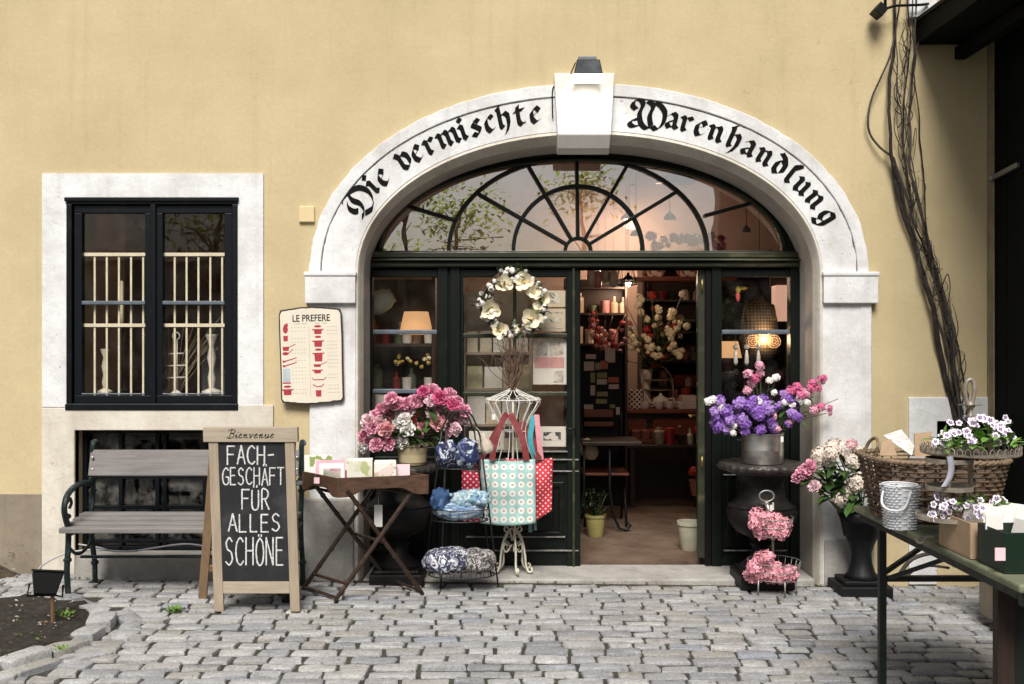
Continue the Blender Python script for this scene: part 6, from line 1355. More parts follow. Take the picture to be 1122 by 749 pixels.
def basket():
    Y = -2.14; c = Vector((P(1020, 0, Y).x, Y, TZ+.004)); t = thing('wicker_basket', 'large brown wicker basket of cards on the far end of the green table', 'basket', c); h = P(0, 501, Y).z-TZ; k = (CAM_D+Y)/F
    mb = MB(); woven(mb, c, 58*k, .20, 70*k, .25, h-.012, 13, 22, .0058); obj('woven_side', mb, mat_wick, t, smooth=True)
    mb = MB()
    for i in range(44):
        a = 2*math.pi*i/44; ca, sa = math.cos(a), math.sin(a); e = .62; f = lambda rx, ry, z: c+Vector((rx*math.copysign(abs(ca)**e, ca), ry*math.copysign(abs(sa)**e, sa), z)); mb.tube([f(57.5*k, .198, 0), f(69.5*k, .248, h-.01)], .004, 5)
    obj('stake', mb, mat_wickd, t, smooth=True)
    mb = MB(); n = 72
    for s in range(3):
        pts = []
        for i in range(n):
            a = 2*math.pi*i/n; ca, sa = math.cos(a), math.sin(a); e = .62; b = a*20+s*2.09; pts.append(c+Vector(((71*k+.008*math.cos(b))*math.copysign(abs(ca)**e, ca), (.255+.008*math.cos(b))*math.copysign(abs(sa)**e, sa), h+.006*math.sin(b))))
        mb.tube(pts, .0078, 6, closed=True)
    obj('rim', mb, M('pale wicker rim', (.21, .145, .09), .6, 0, .4, 30, island=.2), t, smooth=True)
    mb = MB(); mb.lathe([(.0, .0), (1, 0), (1, .006), (0, .006)], c, 24, 56*k, .19); obj('basket_bottom', mb, mat_wickd, t)
    mb = MB(); x = c.x-68*k
    for s in range(2): mb.tube(smooth3([(x+.0, Y-.07, TZ+h), (x+.02, Y-.055, TZ+h+.06), (x+.03, Y+.0, TZ+h+.085), (x+.02, Y+.055+s*.006, TZ+h+.06), (x+.0, Y+.07, TZ+h)]), .007, 6)
    obj('handle', mb, bpy.data.materials['pale wicker rim'], t, smooth=True)
    # goods in the basket
    mb = MB()
    def card(px0, py0, px1, py1, px2, py2, px3, py3, Y, name, label, mat, cat='card', mid=None):
        ps = [P(px0, py0, Y+.03), P(px1, py1, Y+.03), P(px2, py2, Y), P(px3, py3, Y)]; m2 = MB(); n = Vector((0, .008, 0)); m2.add(ps+[p+n for p in ps], [(3, 2, 1, 0), (4, 5, 6, 7), (0, 1, 5, 4), (1, 2, 6, 5), (2, 3, 7, 6), (3, 0, 4, 7)]); return single(name, label, cat, m2, mat, fixn=True)
    kraft = M('brown kraft card', (.38, .26, .16), .8, 0, .12, 10)
    card(968, 477, 988, 470.5, 1002, 488, 999, 499, Y-.02, 'greeting_card', 'white written card leaning at an angle in the wicker basket', M_print('white card with faint script', [(.76, .74, .70), (.72, .70, .66), (.78, .76, .72), (.60, .58, .55)], 60, stretch=(.5, 1, 2)), 'card')
    card(966, 484, 977, 481, 983, 499, 964, 499, Y-.035, 'kraft_box', 'brown kraft card packet at the left of the wicker basket', kraft, 'packet')
    card(1002, 475, 1021, 473, 1020, 500, 1002, 500, Y+.02, 'kraft_box', 'brown kraft packet behind the pansies in the wicker basket', kraft, 'packet')
    m2 = MB()
    rs = random.Random(6)
    for i in range(9): x = c.x-.20+i*.05; m2.box(x, x+.042, Y-.1+rs.uniform(-.03, .03), Y+.12, TZ+.05, TZ+h*.80+rs.uniform(-.02, .02))
    single('paper_stack', 'stack of dark paper goods down inside the wicker basket', 'paper stack', m2, M('brown paper stack', (.12, .085, .06), .8))
basket()
def pail():
    Y = -2.42; c = Vector((P(986, 0, Y).x, Y, TZ+.002)); t = thing('wire_pail', 'small whitewashed woven wire pail with handle on the green table', 'pail', c); k = (CAM_D+Y)/F; h = P(0, 531, Y).z-TZ; m_ = M('pale blue grey wire', (.70, .72, .74), .6, 0, .12, 40)
    mb = MB(); woven(mb, c, 14*k, 13*k, 18.5*k, 17*k, h, 16, 16, .0022); wire_ring(mb, c+Vector((0, 0, h)), 18.5*k, wr=.0035); obj('woven_side', mb, m_, t, smooth=True)
    mb = MB(); mb.lathe([(13.6*k, 0), (18*k, h*.98), (17.6*k, h*.98), (13*k, .005), (0, .005)], c, 24); obj('lining', mb, M('grey pail lining', (.62, .63, .65), .7), t, smooth='angle')
    mb = MB(); mb.tube(smooth3([c+Vector((-17*k, .0, h*.95)), c+Vector((-22*k, -.02, h*.62)), c+Vector((-18*k, -.06, h*.48)), c+Vector((-4*k, -.08, h*.52)), c+Vector((6*k, -.06, h*.9))]), .005, 7); obj('handle', mb, m_, t, smooth=True)
pail()
def cake_stand():
    Y = -2.72; k = (CAM_D+Y)/F; cx = P(1063, 0, Y).x; c = Vector((cx, Y, TZ)); t = thing('tiered_plant_stand', 'ornate grey iron tiered stand with leaf finial on the green table', 'stand', c); m_ = M('aged pale grey metal', (.30, .26, .21), .5, .4, .4, 20, col2=(.52, .47, .40)); Z = lambda py: P(0, py, Y).z
    mb = MB(); mb.tube([(cx, Y, TZ+.02), (cx, Y, Z(445))], .010, 8); obj('pole', mb, m_, t, smooth=True)
    mb = MB(); mb.tube(smooth3([(cx, Y, Z(448)), (cx-.012, Y, Z(440)), (cx-.02, Y, Z(428)), (cx-.012, Y, Z(418)), (cx+.006, Y, Z(416)), (cx+.016, Y, Z(424)), (cx+.012, Y, Z(436)), (cx, Y, Z(446))]), .0085, 8); mb.ball((cx, Y, Z(444)), .018, 10); mb.ball((cx, Y, Z(456)), .014, 10)
    rs = random.Random(2)
    for a in range(6): leaf_add(mb, Vector((cx, Y, Z(446))), Vector((math.cos(a*1.05), math.sin(a*1.05), .5)), .05, .022, .5, rs)
    obj('finial', mb, m_, t, smooth=True)
    for py, r, ch in ((497, .172, .03), (559, .0, .0)):
        if r == 0: continue
        mb = MB(); z = Z(py); mb.lathe([(.0, z), (r, z), (r*1.03, z+.004), (r*1.03, z+.007), (0, z+.006)], (cx, Y, 0), 40)
        for i in range(40):
            a = 2*math.pi*i/40; d = Vector((math.cos(a), math.sin(a), 0)); e = Vector((-math.sin(a), math.cos(a), 0)); b = Vector((cx, Y, z+.006))+d*r*1.02; mb.tube([b-e*.010, b-e*.008+Vector((0, 0, .02)), b+Vector((0, 0, .028)), b+e*.008+Vector((0, 0, .02)), b+e*.010], .0022, 5)
        obj('tier_plate', mb, m_, t, smooth='angle')
    # small lower plates on a second post at the left
    x2 = P(1040, 0, Y-.06).x; Y2 = Y-.06
    mb = MB(); mb.tube([(x2, Y2, TZ+.02), (x2, Y2, Z(500))], .0075, 8); obj('pole', mb, m_, t, smooth=True)
    for py, r in ((506, .085), (536, .085), (568, .12)):
        mb = MB(); z = P(0, py, Y2).z; z = max(z, TZ+.03); mb.lathe([(.0, z), (r, z), (r, z+.016), (r*.96, z+.016), (r*.94, z+.005), (0, z+.005)], (x2, Y2, 0), 48, flute=lambda th, zz: .02*math.cos(th*40)); obj('tier_plate', mb, m_, t, smooth='angle')
    for a in (0.5, 2.6, 4.7): mb = MB(); d = Vector((math.cos(a), math.sin(a), 0)); mb.tube(smooth3([Vector((x2, Y2, TZ+.035))+d*.05, Vector((x2, Y2, TZ+.03))+d*.08, Vector((x2, Y2, TZ+.008))+d*.09, Vector((x2, Y2, TZ+.006))+d*.11, Vector((x2, Y2, TZ+.02))+d*.115]), .005, 6); obj('foot', mb, m_, t, smooth=True)
    mb = MB(); a = P(1041, 500, Y2-.09); ps = smooth3([a, a+Vector((.006, 0, -.04)), a+Vector((-.002, 0, -.08)), a+Vector((-.02, 0, -.11))]);
    for p in ps: mb.v += [p-Vector((.012, 0, 0)), p+Vector((.012, .004, 0)), p+Vector((.012, .008, 0)), p+Vector((-.012, .004, 0))]
    for i in range(len(ps)-1):
        for z in range(4): mb.f.append((i*4+z, i*4+(z+1) % 4, (i+1)*4+(z+1) % 4, (i+1)*4+z)); mb.mi.append(0)
    obj('ribbon', mb, M('grey satin ribbon', (.38, .38, .44), .4), t, smooth=True)
    rs = random.Random(14)
    pw = M('white pansy petal', (.78, .74, .78), .6, 0, .1, 30); pp = M('violet pansy petal', (.16, .06, .26), .6, 0, .4, 30); 
    def pansy_mesh():
        mb = MB(); r2 = random.Random(1)
        for k5 in range(5):
            a = 2*math.pi*k5/5+.3; d = Vector((math.cos(a), math.sin(a), .12)); s = Vector((-math.sin(a), math.cos(a), 0))
            mb.add([Vector((0, 0, 0)), d*.5-s*.45, d*.95-s*.30, d*1.02+s*.05, d*.93+s*.34, d*.5+s*.45], [(0, 1, 2, 3, 4, 5)], 0)
            z = Vector((0, 0, .05)); mb.add([z, d*.42-s*.22+z, d*.60+z, d*.42+s*.22+z], [(0, 1, 2, 3)], 1)
        mb.ball((0, 0, .06), .12, 6, mi=2); me = bpy.data.meshes.new('pansy'); me.from_pydata([tuple(v) for v in mb.v], [], mb.f); [me.materials.append(m) for m in (pw, pp, mat_yellow)]; me.polygons.foreach_set('material_index', mb.mi); return me
    pm = pansy_mesh()
    def pansies(label, spots, n, r, base, seed, leaves):
        r2 = random.Random(seed); tt = thing('pansy_plant', label, 'flowers', base)
        for _ in range(n):
            x, y, sx, sy = r2.choice(spots); p = P(r2.gauss(x, sx), r2.gauss(y, sy), base.y+r2.uniform(-.14, .08)); o = bpy.data.objects.new('pansy', pm); COL.objects.link(o); o.parent = tt; o.location = p-base; ax = Vector((r2.uniform(-.6, .6), -1, r2.uniform(0, .9))); o.rotation_euler = (ax.to_track_quat('Z', 'Y').to_matrix() @ Matrix.Rotation(r2.uniform(0, 6), 3, 'Z')).to_euler(); s = r*r2.uniform(.75, 1.15); o.scale = (s, s, s)
        mb = MB()
        for x, y, L in leaves:
            for _ in range(9): leaf_add(mb, P(x+r2.uniform(-6, 6), y+r2.uniform(-2, 5), base.y+r2.uniform(-.12, .1)), Vector((r2.uniform(-1, 1), r2.uniform(-1, .3), r2.uniform(.1, 1))), L*r2.uniform(.7, 1.2), L*.42, r2.uniform(.3, 1.0), r2)
        obj('foliage', mb, mat_leafpale, tt, smooth=True)
    pansies('white and violet pansies with bright green leaves on the top tier of the iron stand', ((1050, 473, 10, 6), (1035, 480, 7, 5), (1092, 466, 8, 5), (1064, 482, 6, 4), (1075, 462, 14, 5), (1100, 476, 7, 4)), 64, .0150, Vector((cx, Y, Z(492))), 3, ((1030, 482, .06), (1050, 486, .07), (1075, 480, .09), (1090, 478, .09), (1102, 482, .07), (1062, 488, .07), (1112, 486, .05), (1085, 488, .07), (1040, 488, .06)))
    pansies('white and violet pansies on the lowest plate of the iron stand', ((1024, 555, 6, 7), (1036, 552, 7, 6), (1046, 562, 8, 5), (1062, 556, 8, 4), (1072, 563, 8, 4), (1030, 566, 6, 4), (1085, 553, 8, 4)), 84, .0140, Vector((P(1045, 0, Y-.02).x, Y-.02, TZ+.045)), 4, ((1060, 550, .055), (1072, 552, .06), (1030, 562, .035), (1086, 556, .05), (1050, 556, .04), (1095, 552, .05)))
cake_stand()
def card_boxes():
    Y = -2.98; kr = M('brown cardboard', (.42, .29, .18), .8, 0, .15, 12, .2, 50); k = (CAM_D+Y)/F
    def openbox(name, label, x0, x1, y0, y1, h, mat, th=.005, ang=0.0):
        t = thing(name, label, 'box', ((x0+x1)/2, (y0+y1)/2, TZ+.002)); mb = MB(); z = TZ+.002
        mb.box(x0, x1, y0, y1, z, z+th); mb.box(x0, x1, y0, y0+th, z+th, z+h); mb.box(x0, x1, y1-th, y1, z+th, z+h); mb.box(x0, x0+th, y0+th, y1-th, z+th, z+h); mb.box(x1-th, x1, y0+th, y1-th, z+th, z+h); obj('box_body', mb, mat, t, bevel=.0015, seg=1)
        t.rotation_euler = (0, 0, 0); return t
    h1 = P(0, 566, -2.86).z-TZ; xa = P(1044, 0, -2.86).x; openbox('cardboard_box', 'open brown cardboard box of greeting cards on the green table', xa, xa+.42, -3.00, -2.74, h1, kr)
    gm = M('bottle green lacquer', (.006, .022, .011), .4, 0, .3, 8)
    xg = P(1084.5, 0, -3.12).x; h2 = P(0, 583, -3.20).z-TZ; t = openbox('green_box', 'dark green metal box of cards on the near right corner of the green table', xg, xg+.40, -3.22, -3.03, h2, gm)
    mb = MB(); a = P(1090, 600, -3.222); mb.box(a.x, a.x+.034, -3.2245, -3.2205, a.z-.042, a.z); obj('paper_label', mb, mat_palepink, t)
    mb = MB(); mb.box(xg-.004, xg+.055, -3.10, -3.094, TZ+h2-.01, TZ+h2+.035); obj('divider', mb, mat_paper, t)
    rs = random.Random(31); pr = [mat_paper, M_print('grey photo print', [(.70, .68, .64), (.35, .22, .18), (.60, .56, .52), (.76, .74, .70)], 14), M_print('red photo print', [(.72, .66, .62), (.45, .06, .08), (.70, .60, .56), (.78, .75, .72)], 16), mat_potpr]
    labs = ('tilted white card with a brown picture at the front of the cardboard box', 'plain white card second in the cardboard box', 'grey printed card third in the cardboard box', 'white card fourth in the cardboard box', 'red printed card fifth in the cardboard box', 'floral card sixth in the cardboard box', 'red and white card at the rear of the cardboard box')
    for i in range(7):
        x = xa+.05+i*.05; mb = MB(); w_, hh = .15, .185; mb.box(-.002, .002, -w_/2, w_/2, 0, hh); o = obj('greeting_card', mb, pr[(0, 0, 1, 0, 2, 3, 2)[i]]); o.location = (x, -2.87+rs.uniform(-.02, .02), TZ+.01); o.rotation_euler = (rs.uniform(-.06, .06), R(34+rs.uniform(-5, 8)), R(28+rs.uniform(-6, 6))); tag(o, labs[i], 'card', 'cards in the boxes on the green table')
        if i == 0: mb = MB(); mb.box(-.0035, -.0022, -.05, .04, .06, .14); obj('picture', mb, pr[1], o, world=False)
    for i in range(4):
        x = xg+.09+i*.06; mb = MB(); mb.box(-.002, .002, -.075, .075, 0, .155); o = obj('greeting_card', mb, pr[(0, 2, 0, 1)[i]]); o.location = (x, -3.125, TZ+.008); o.rotation_euler = (0, R(18), R(8)); tag(o, ('white card nearest the left end of the dark green box', 'red printed card second in the dark green box', 'white card third in the dark green box', 'grey printed card fourth in the dark green box')[i], 'card', 'cards in the boxes on the green table')
card_boxes()
# metal chair and stone trough behind the table, at the right edge of the picture
def garden_chair():
    Y = -2.1; t = thing('metal_chair', 'black metal chair with a grey tubular arm partly hidden by the green table', 'chair', (2.65, -2.0, 0)); mb = MB(); x = P(1092, 0, Y).x
    mb.tube(smooth3([P(1092, 654, Y), P(1104, 655, Y), P(1116, 662, Y), P(1130, 672, Y-.1)]), .016, 8); obj('armrest', mb, M('worn grey tube', (.36, .38, .40), .4, .5), t, smooth=True)
    for p, q in ((P(1098, 690, Y), P(1130, 677, Y)), (P(1095, 690, Y), P(1108, 660, Y)), (P(1098, 722, Y), P(1130, 722, Y)), (P(1118, 676, Y+.1), P(1116, 740, Y+.1)), (P(1129, 670, Y+.1), P(1127, 745, Y+.1))): mb = MB(); mb.tube([p, q], .010, 6); obj('leg' if abs(p.x-q.x) < .05 else 'brace', mb, mat_iron, t, smooth=True)
garden_chair()
mb = MB(); mb.box(2.62, 3.1, -1.25, -.9, 0, .52); single('stone_block', 'rough grey stone block by the porch behind the chair', 'stone block', mb, mat_plinth, bevel=.02)
# folded iron thing under the table: bench leg frame leaning at the wall
mb = MB(); mb.tube(smooth3([P(984, 632, -.6), P(1000, 612, -.6), P(1030, 606, -.6), P(1046, 620, -.6)]), .012, 6); mb.tube(smooth3([P(990, 634, -.6), P(1010, 620, -.55), P(1040, 622, -.55)]), .008, 6); single('root', 'gnarled dark root lying by the wall under the green table', 'root', mb, M('dark gnarled root', (.05, .04, .032), .9, 0, .5, 20, .6, 40, .01), smooth=True)
# ================================================================== GOODS INSIDE THE SHOP
mat_shade = M('lit cream lampshade', (.75, .55, .35), .8); 
def lampshade_emit(): return M_emit('glowing lampshade', (1.0, .56, .26), .42)
mat_glow = lampshade_emit()
mat_bulb = M_emit('lit bulb', (1.0, .72, .42), 30)
def point(name, loc, e, col=(1, .68, .42), r=.05):
    ld = bpy.data.lights.new(name, 'POINT'); lo = bpy.data.objects.new(name, ld); COL.objects.link(lo); ld.energy = e; ld.color = col; ld.shadow_soft_size = r; lo.location = loc
# --- display behind the left side window
Yd = .75
shelf_unit('display_shelf', 'dark display shelf of candle glasses behind the left side window', -1.25, -.55, .62, .95, zfloor, 2.0, (.55, .87, 1.17, 1.50), mat_dark)
def lathe_thing(name, label, cat, c, prof, mat, n=24, group=None, smooth='angle'):
    mb = MB(); mb.lathe(prof, (0, 0, 0), n); o = obj(name, mb, mat, smooth=smooth); o.location = c; return tag(o, label, cat, group)
mat_mug = M('frosted white glass', (.70, .66, .60), .4, 0, .1, 10)
for i, (x, y, lab) in enumerate(((446, 320, 'white candle glass at the left of the top display shelf'), (470, 320, 'white candle glass at the right of the top display shelf'), (470, 408, 'white candle glass at the right of the middle display shelf'), (446, 418, 'white candle glass at the left of the middle display shelf'))):
    p = P(x, y, .72); z = min((.572, .892, 1.192, 1.522), key=lambda q: abs(q-p.z+.04)); lathe_thing('candle_glass', lab, 'candle glass', Vector((p.x, .72, z)), [(.026, 0), (.033, .004), (.038, .085), (.034, .085), (.03, .01), (0, .01)], mat_mug, 20, 'candle glasses in the window')
def table_lamp(px, py, Y, label, s=1.0, e=6):
    c = P(px, py, Y); t = thing('table_lamp', label, 'lamp', Vector((c.x, Y, c.z-.22*s))); mb = MB(); mb.lathe([(.06*s, -.22*s), (.06*s, -.205*s), (.015*s, -.19*s), (.03*s, -.12*s), (.015*s, -.06*s), (.008*s, 0)], c, 20); obj('lamp_base', mb, mat_dark, t, smooth='angle')
    mb = MB(); mb.lathe([(.12*s, -.06*s), (.085*s, .10*s)], c, 28); obj('lamp_shade', mb, mat_glow, t, smooth=True); point('lamp_light', c+Vector((0, 0, .02)), e)
table_lamp(456, 357, .80, 'lit table lamp with cream shade behind the left side window', 1.05, 5)
# lantern / jug reflected-looking white vessel at left
c = P(417, 330, .62); mb = MB(); mb.lathe([(.02, -.1), (.07, -.09), (.085, -.02), (.075, .05), (.05, .09), (.055, .10)], (0, 0, 0), 24); mb.xform(Matrix.Rotation(R(62), 4, 'Y')); o = obj('enamel_jug', mb, M('pale sage enamel', (.52, .54, .46), .3, 0, .1, 8), smooth=True); o.location = c; tag(o, 'tilted pale sage enamel jug hanging at the top left of the side window', 'jug')
lathe_thing('tall_vase', 'tall white vase at the left of the side window display', 'vase', Vector((P(419, 0, .60).x, .60, zfloor+.5)), [(.05, 0), (.075, .01), (.085, .25), (.07, .45), (.06, .62), (.065, .66), (.055, .66), (.0, .3)], mat_mug)
mb = MB(); rs = random.Random(3)
tt = thing('dried_bouquet', 'small bunch of dried yellow flowers on the middle display shelf', 'flowers', P(447, 405, .66))
for _ in range(16): p = P(rs.uniform(432, 470), rs.uniform(388, 402), .66+rs.uniform(-.03, .05)); bloom(tt, 'sprig', rs.choice((mat_creampetal, mat_yellow)), p, (rs.uniform(-.5, .5), -1, .5), rs.uniform(.010, .016), 'dried_flower', rs)
# back wall hung with a dark cloth so the display reads dark
# --- papers fixed inside the door glass
def paper(px0, py0, px1, py1, label, name='notice', Y=YF+.045, prints=(), mat=None):
    a = P(px0, py0, Y); b = P(px1, py1, Y); mb = MB(); mb.box(-(b.x-a.x)/2, (b.x-a.x)/2, 0, .002, 0, a.z-b.z); o = obj(name, mb, mat or mat_paper); o.location = ((a.x+b.x)/2, Y, b.z); tag(o, label, 'notice' if name == 'notice' else name.replace('_', ' '))
    w_ = b.x-a.x; h = a.z-b.z
    for i, (u0, v0, u1, v1, m) in enumerate(prints): mb = MB(); mb.box(-w_/2+w_*u0, -w_/2+w_*u1, -.0012, -.0002, h*v0, h*v1); obj('printed_picture', mb, m, o, world=False)
pgrey = M_print('grey halftone print', [(.62, .58, .52), (.34, .30, .27), (.52, .48, .44), (.70, .66, .60)], 40); ppink = M('printed pink', (.66, .36, .36), .8, 0, .2, 10); pvint = M('vintage cream paper', (.66, .58, .45), .8, 0, .1, 8)
paper(594, 318, 619.5, 336, 'cream card with a drawing, topmost notice in the door glass', prints=((.25, .2, .75, .85, pgrey),), mat=pvint)
paper(594, 338, 619.5, 363, 'cream card with an ornate oval frame, second notice in the door glass', prints=((.1, .12, .9, .18, pgrey), (.1, .8, .9, .86, pgrey), (.2, .4, .8, .6, pgrey)), mat=pvint)
paper(584, 371, 621, 421, 'white poster with pink bowl and small pictures in the door glass', prints=((.1, .63, .44, .93, pgrey), (.5, .63, .9, .93, pgrey), (.05, .36, .92, .60, ppink), (.62, .04, .9, .3, pgrey)))
paper(590, 467, 620, 489, 'landscape print of a black bird drawing at the bottom of the door glass', prints=((.18, .3, .82, .72, M_print('ink drawing', [(.04, .04, .04), (.72, .70, .65), (.70, .68, .63), (.10, .10, .10)], 30)),))
paper(514, 472, 552, 492, 'white price sheet at the lower left of the door glass', prints=((.1, .2, .9, .5, pgrey),))
# pale stacks and books behind the left door pane
sh = shelf_unit('book_rack', 'pale rack of cards standing behind the closed door leaf', P(507, 0, .8).x, P(583, 0, .8).x, .70, .86, zfloor, 1.9, (.62, .92, 1.18, 1.44), M('pale beige paint', (.40, .33, .25), .6))
rs = random.Random(41); xx0, xx1 = P(509, 0, .74).x, P(581, 0, .74).x
cm = [M_print('beige card stock', [(.60, .52, .40), (.50, .42, .30), (.64, .58, .48)], 20), M_print('olive card stock', [(.42, .40, .24), (.50, .47, .30), (.34, .32, .2)], 20), mat_paper, pvint]
nm = 0
for z in (.642, .942, 1.202, 1.462):
    x = xx0+.02
    while x < xx1-.08:
        w_ = rs.uniform(.07, .13); hh = rs.uniform(.15, .21); mb = MB(); mb.box(-w_/2, w_/2, 0, .02, 0, hh); o = obj('card_packet', mb, cm[rs.randrange(4)]); o.location = (x+w_/2, .72, z); o.rotation_euler = (-.12, 0, 0)
        tag(o, 'pale packet of cards on the rack behind the door glass', 'card packet', 'card packets on the rack'); x += w_+rs.uniform(.005, .02)
mb = MB(); mb.box(0, .02, 0, .02, 0, .02)
# --- counter goods
Yc = 3.32
ctop = P(0, 449, 3.2).z+.002
def cup(px, label, r=.045, h=.05, mat=mat_mug, Y=Yc):
    c = Vector((P(px, 0, Y).x, Y, ctop)); t = thing('tea_cup', label, 'cup', c, 'cups on the counter'); mb = MB(); mb.lathe([(r*.55, 0), (r*.6, .004), (r*.85, h*.4), (r, h), (r*.94, h), (r*.75, h*.35), (0, .01)], c, 20); obj('cup_body', mb, mat, t, smooth='angle'); mb = MB(); mb.tube(smooth3([c+Vector((r*.85, 0, h*.8)), c+Vector((r*1.5, 0, h*.8)), c+Vector((r*1.4, 0, h*.35)), c+Vector((r*.8, 0, h*.3))]), .005, 6); obj('handle', mb, mat, t, smooth=True)
for px, lab in ((707, 'pale cup left of the teapot on the counter'), (734, 'pale cup right of the teapot on the counter'), (722, 'pale cup in the middle of the counter, before the teapot')): cup(px, lab, .055, .075)
def teapot():
    c = Vector((P(724, 0, 3.5).x, 3.5, ctop)); t = thing('teapot', 'white teapot under the wire cake stand on the counter', 'teapot', c); mb = MB(); mb.lathe([(.05, 0), (.08, .02), (.09, .06), (.07, .10), (.03, .115), (.03, .12), (.012, .13), (.016, .145), (0, .15)], c, 24); obj('pot_body', mb, mat_mug, t, smooth=True); mb = MB(); mb.tube(smooth3([c+Vector((-.08, 0, .04)), c+Vector((-.12, 0, .07)), c+Vector((-.14, 0, .12))]), .012, 8); obj('spout', mb, mat_mug, t, smooth=True); mb = MB(); mb.tube(smooth3([c+Vector((.08, 0, .09)), c+Vector((.13, 0, .09)), c+Vector((.13, 0, .04)), c+Vector((.085, 0, .03))]), .008, 8); obj('handle', mb, mat_mug, t, smooth=True)
teapot()
def tiffin():
    c = Vector((P(721, 0, 3.6).x, 3.6, ctop)); k = (CAM_D+3.6)/F; t = thing('cake_stand', 'arched two tier wire cake stand on the counter', 'stand', c); m_ = M('pale wire metal', (.55, .45, .36), .4, .6)
    mb = MB(); mb.tube(smooth3([c+Vector((-16*k, 0, 0)), c+Vector((-16*k, 0, .26)), c+Vector((-9*k, 0, .38)), c+Vector((0, 0, .42)), c+Vector((9*k, 0, .38)), c+Vector((16*k, 0, .26)), c+Vector((16*k, 0, 0))]), .008, 8); obj('arched_frame', mb, m_, t, smooth=True)
    for z in (.17, .27): mb = MB(); mb.lathe([(0, z), (.13, z), (.14, z+.015), (.13, z+.012), (0, z+.006)], c, 28); obj('plate', mb, m_, t, smooth='angle')
tiffin()
lathe_thing('patterned_tin', 'white tin with black dotted pattern at the left of the counter', 'tin', Vector((P(697, 0, 3.36).x, 3.36, ctop)), [(.07, 0), (.075, .005), (.075, .19), (0, .19)], M_dots('black dotted enamel', (.7, .62, .54), [(.38, (.03, .03, .03))], .034, R(45)))
mb = MB(); a = P(750, 0, 3.3).x; mb.box(a-.06, a+.12, 3.25, 3.5, ctop, ctop+.07); mb.box(a-.02, a+.14, 3.3, 3.52, ctop+.071, ctop+.13); single('wrapped_parcel', 'pale wrapped parcels stacked at the right end of the counter', 'parcel', mb, M('pale tissue wrap', (.60, .52, .48), .6, 0, .2, 12, .5, 20, .02), bevel=.008)
# big bouquet behind the counter goods
def shop_bouquet():
    rs = random.Random(77); Y = 3.45; b = Vector((P(718, 0, Y).x, Y, ctop+.02)); lathe_thing('glass_vase', 'tall pale vase of the large bouquet on the shop counter', 'vase', Vector((P(708, 0, 3.66).x, 3.66, ctop)), [(.05, 0), (.06, .01), (.045, .2), (.07, .38), (.06, .38), (0, .2)], mat_mug)
    t = thing('shop_bouquet', 'large loose bouquet of cream and dark red flowers inside the shop', 'flowers', b+Vector((0, 0, .3))); top = b+Vector((0, 0, .35)); pts = []
    for _ in range(44):
        x = rs.gauss(716, 20); y = rs.gauss(366, 22)
        if not (678 < x < 756 and 318 < y < 404): continue
        p = P(x, y, Y+rs.uniform(-.15, .15)); pts.append(p); m_ = rs.choice((mat_creampetal, mat_hydra, mat_red, mat_red, mat_pinkrose)); bloom(t, rs.choice(('sprig', 'phlox', 'peony')), m_, p, (rs.uniform(-.4, .4), -1, .3), rs.uniform(.022, .042), 'blossom', rs)
    for x, y in ((693, 370), (696, 376), (688, 366), (710, 372), (714, 381), (742, 360), (736, 366), (738, 378), (722, 340), (734, 347), (719, 390), (700, 332), (745, 390)): p = P(x, y, Y-.17); pts.append(p); bloom(t, 'phlox', mat_creampetal, p, (rs.uniform(-.3, .3), -1, .3), .034, 'cream_blossom', rs); [bloom(t, 'sprig', mat_creampetal, p+Vector((rs.uniform(-.04, .04), .02, rs.uniform(-.09, .09))), (0, -1, .2), rs.uniform(.02, .035), 'cream_blossom', rs) for _ in range(3)]
    stems_to(t, top, pts, .004); foliage(t, [top.lerp(p, rs.uniform(.5, 1)) for p in pts], rs, 130, .09, .035, mat_leaf)
    # the branches with red berries at the left
    t = thing('berry_branches', 'tall branches with dark red berries left of the large bouquet', 'branches', P(664, 400, 2.4)); mb = MB(); o0 = P(660, 425, 2.4); tips = []
    for _ in range(22): tip = P(rs.uniform(641, 690), rs.uniform(335, 385), 2.4+rs.uniform(-.15, .15)); tips.append(tip); mb.tube(smooth3([o0, o0.lerp(tip, .5)+Vector((rs.uniform(-.05, .05), 0, .02)), tip], 3), .003, 5)
    obj('stem', mb, bpy.data.materials['brown twig bark'], t, smooth=True)
    for tip in tips:
        for q in range(3): bloom(t, 'sprig', rs.choice((mat_red, mat_pinkrose)), o0.lerp(tip, rs.uniform(.5, 1))+Vector((rs.uniform(-.02, .02), -.02, 0)), (0, -1, .4), rs.uniform(.014, .026), 'berry_cluster', rs)
shop_bouquet()
# red goods and crates below the counter level / on shelves
for i, (px, py, w_, h, m_, lab) in enumerate(((758, 372, .30, .05, (.45, .04, .03), 'red folded cloth on the upper wall shelf'), (757, 350, .30, .07, (.10, .12, .04), 'olive box above the red cloth on the wall shelf'), (752, 432, .26, .06, (.18, .03, .02), 'dark red box on the lower wall shelf'))):
    p = P(px, py, 3.9); z = min((1.072, 1.342, 1.642, 1.972), key=lambda q: abs(q-p.z)); mb = MB(); mb.box(p.x-w_/2, p.x+w_/2, 3.86, 4.1, z, z+h+.06); single('storage_box' if i else 'folded_cloth', lab, 'box' if i else 'cloth', mb, M('shelf goods %s' % ('red', 'olive', 'maroon')[i], m_, .7), bevel=.01)
mb = MB()
for i in range(4): mb.box(P(692, 0, 2.9).x+i*.09, P(692, 0, 2.9).x+i*.09+.08, 2.85, 3.1, .62, .70)
mb.box(P(690, 0, 2.9).x, P(690, 0, 2.9).x+.40, 2.83, 3.12, .58, .618); single('wooden_crate', 'low wooden crate of small goods in front of the counter', 'crate', mb, mat_redwood, bevel=.004)
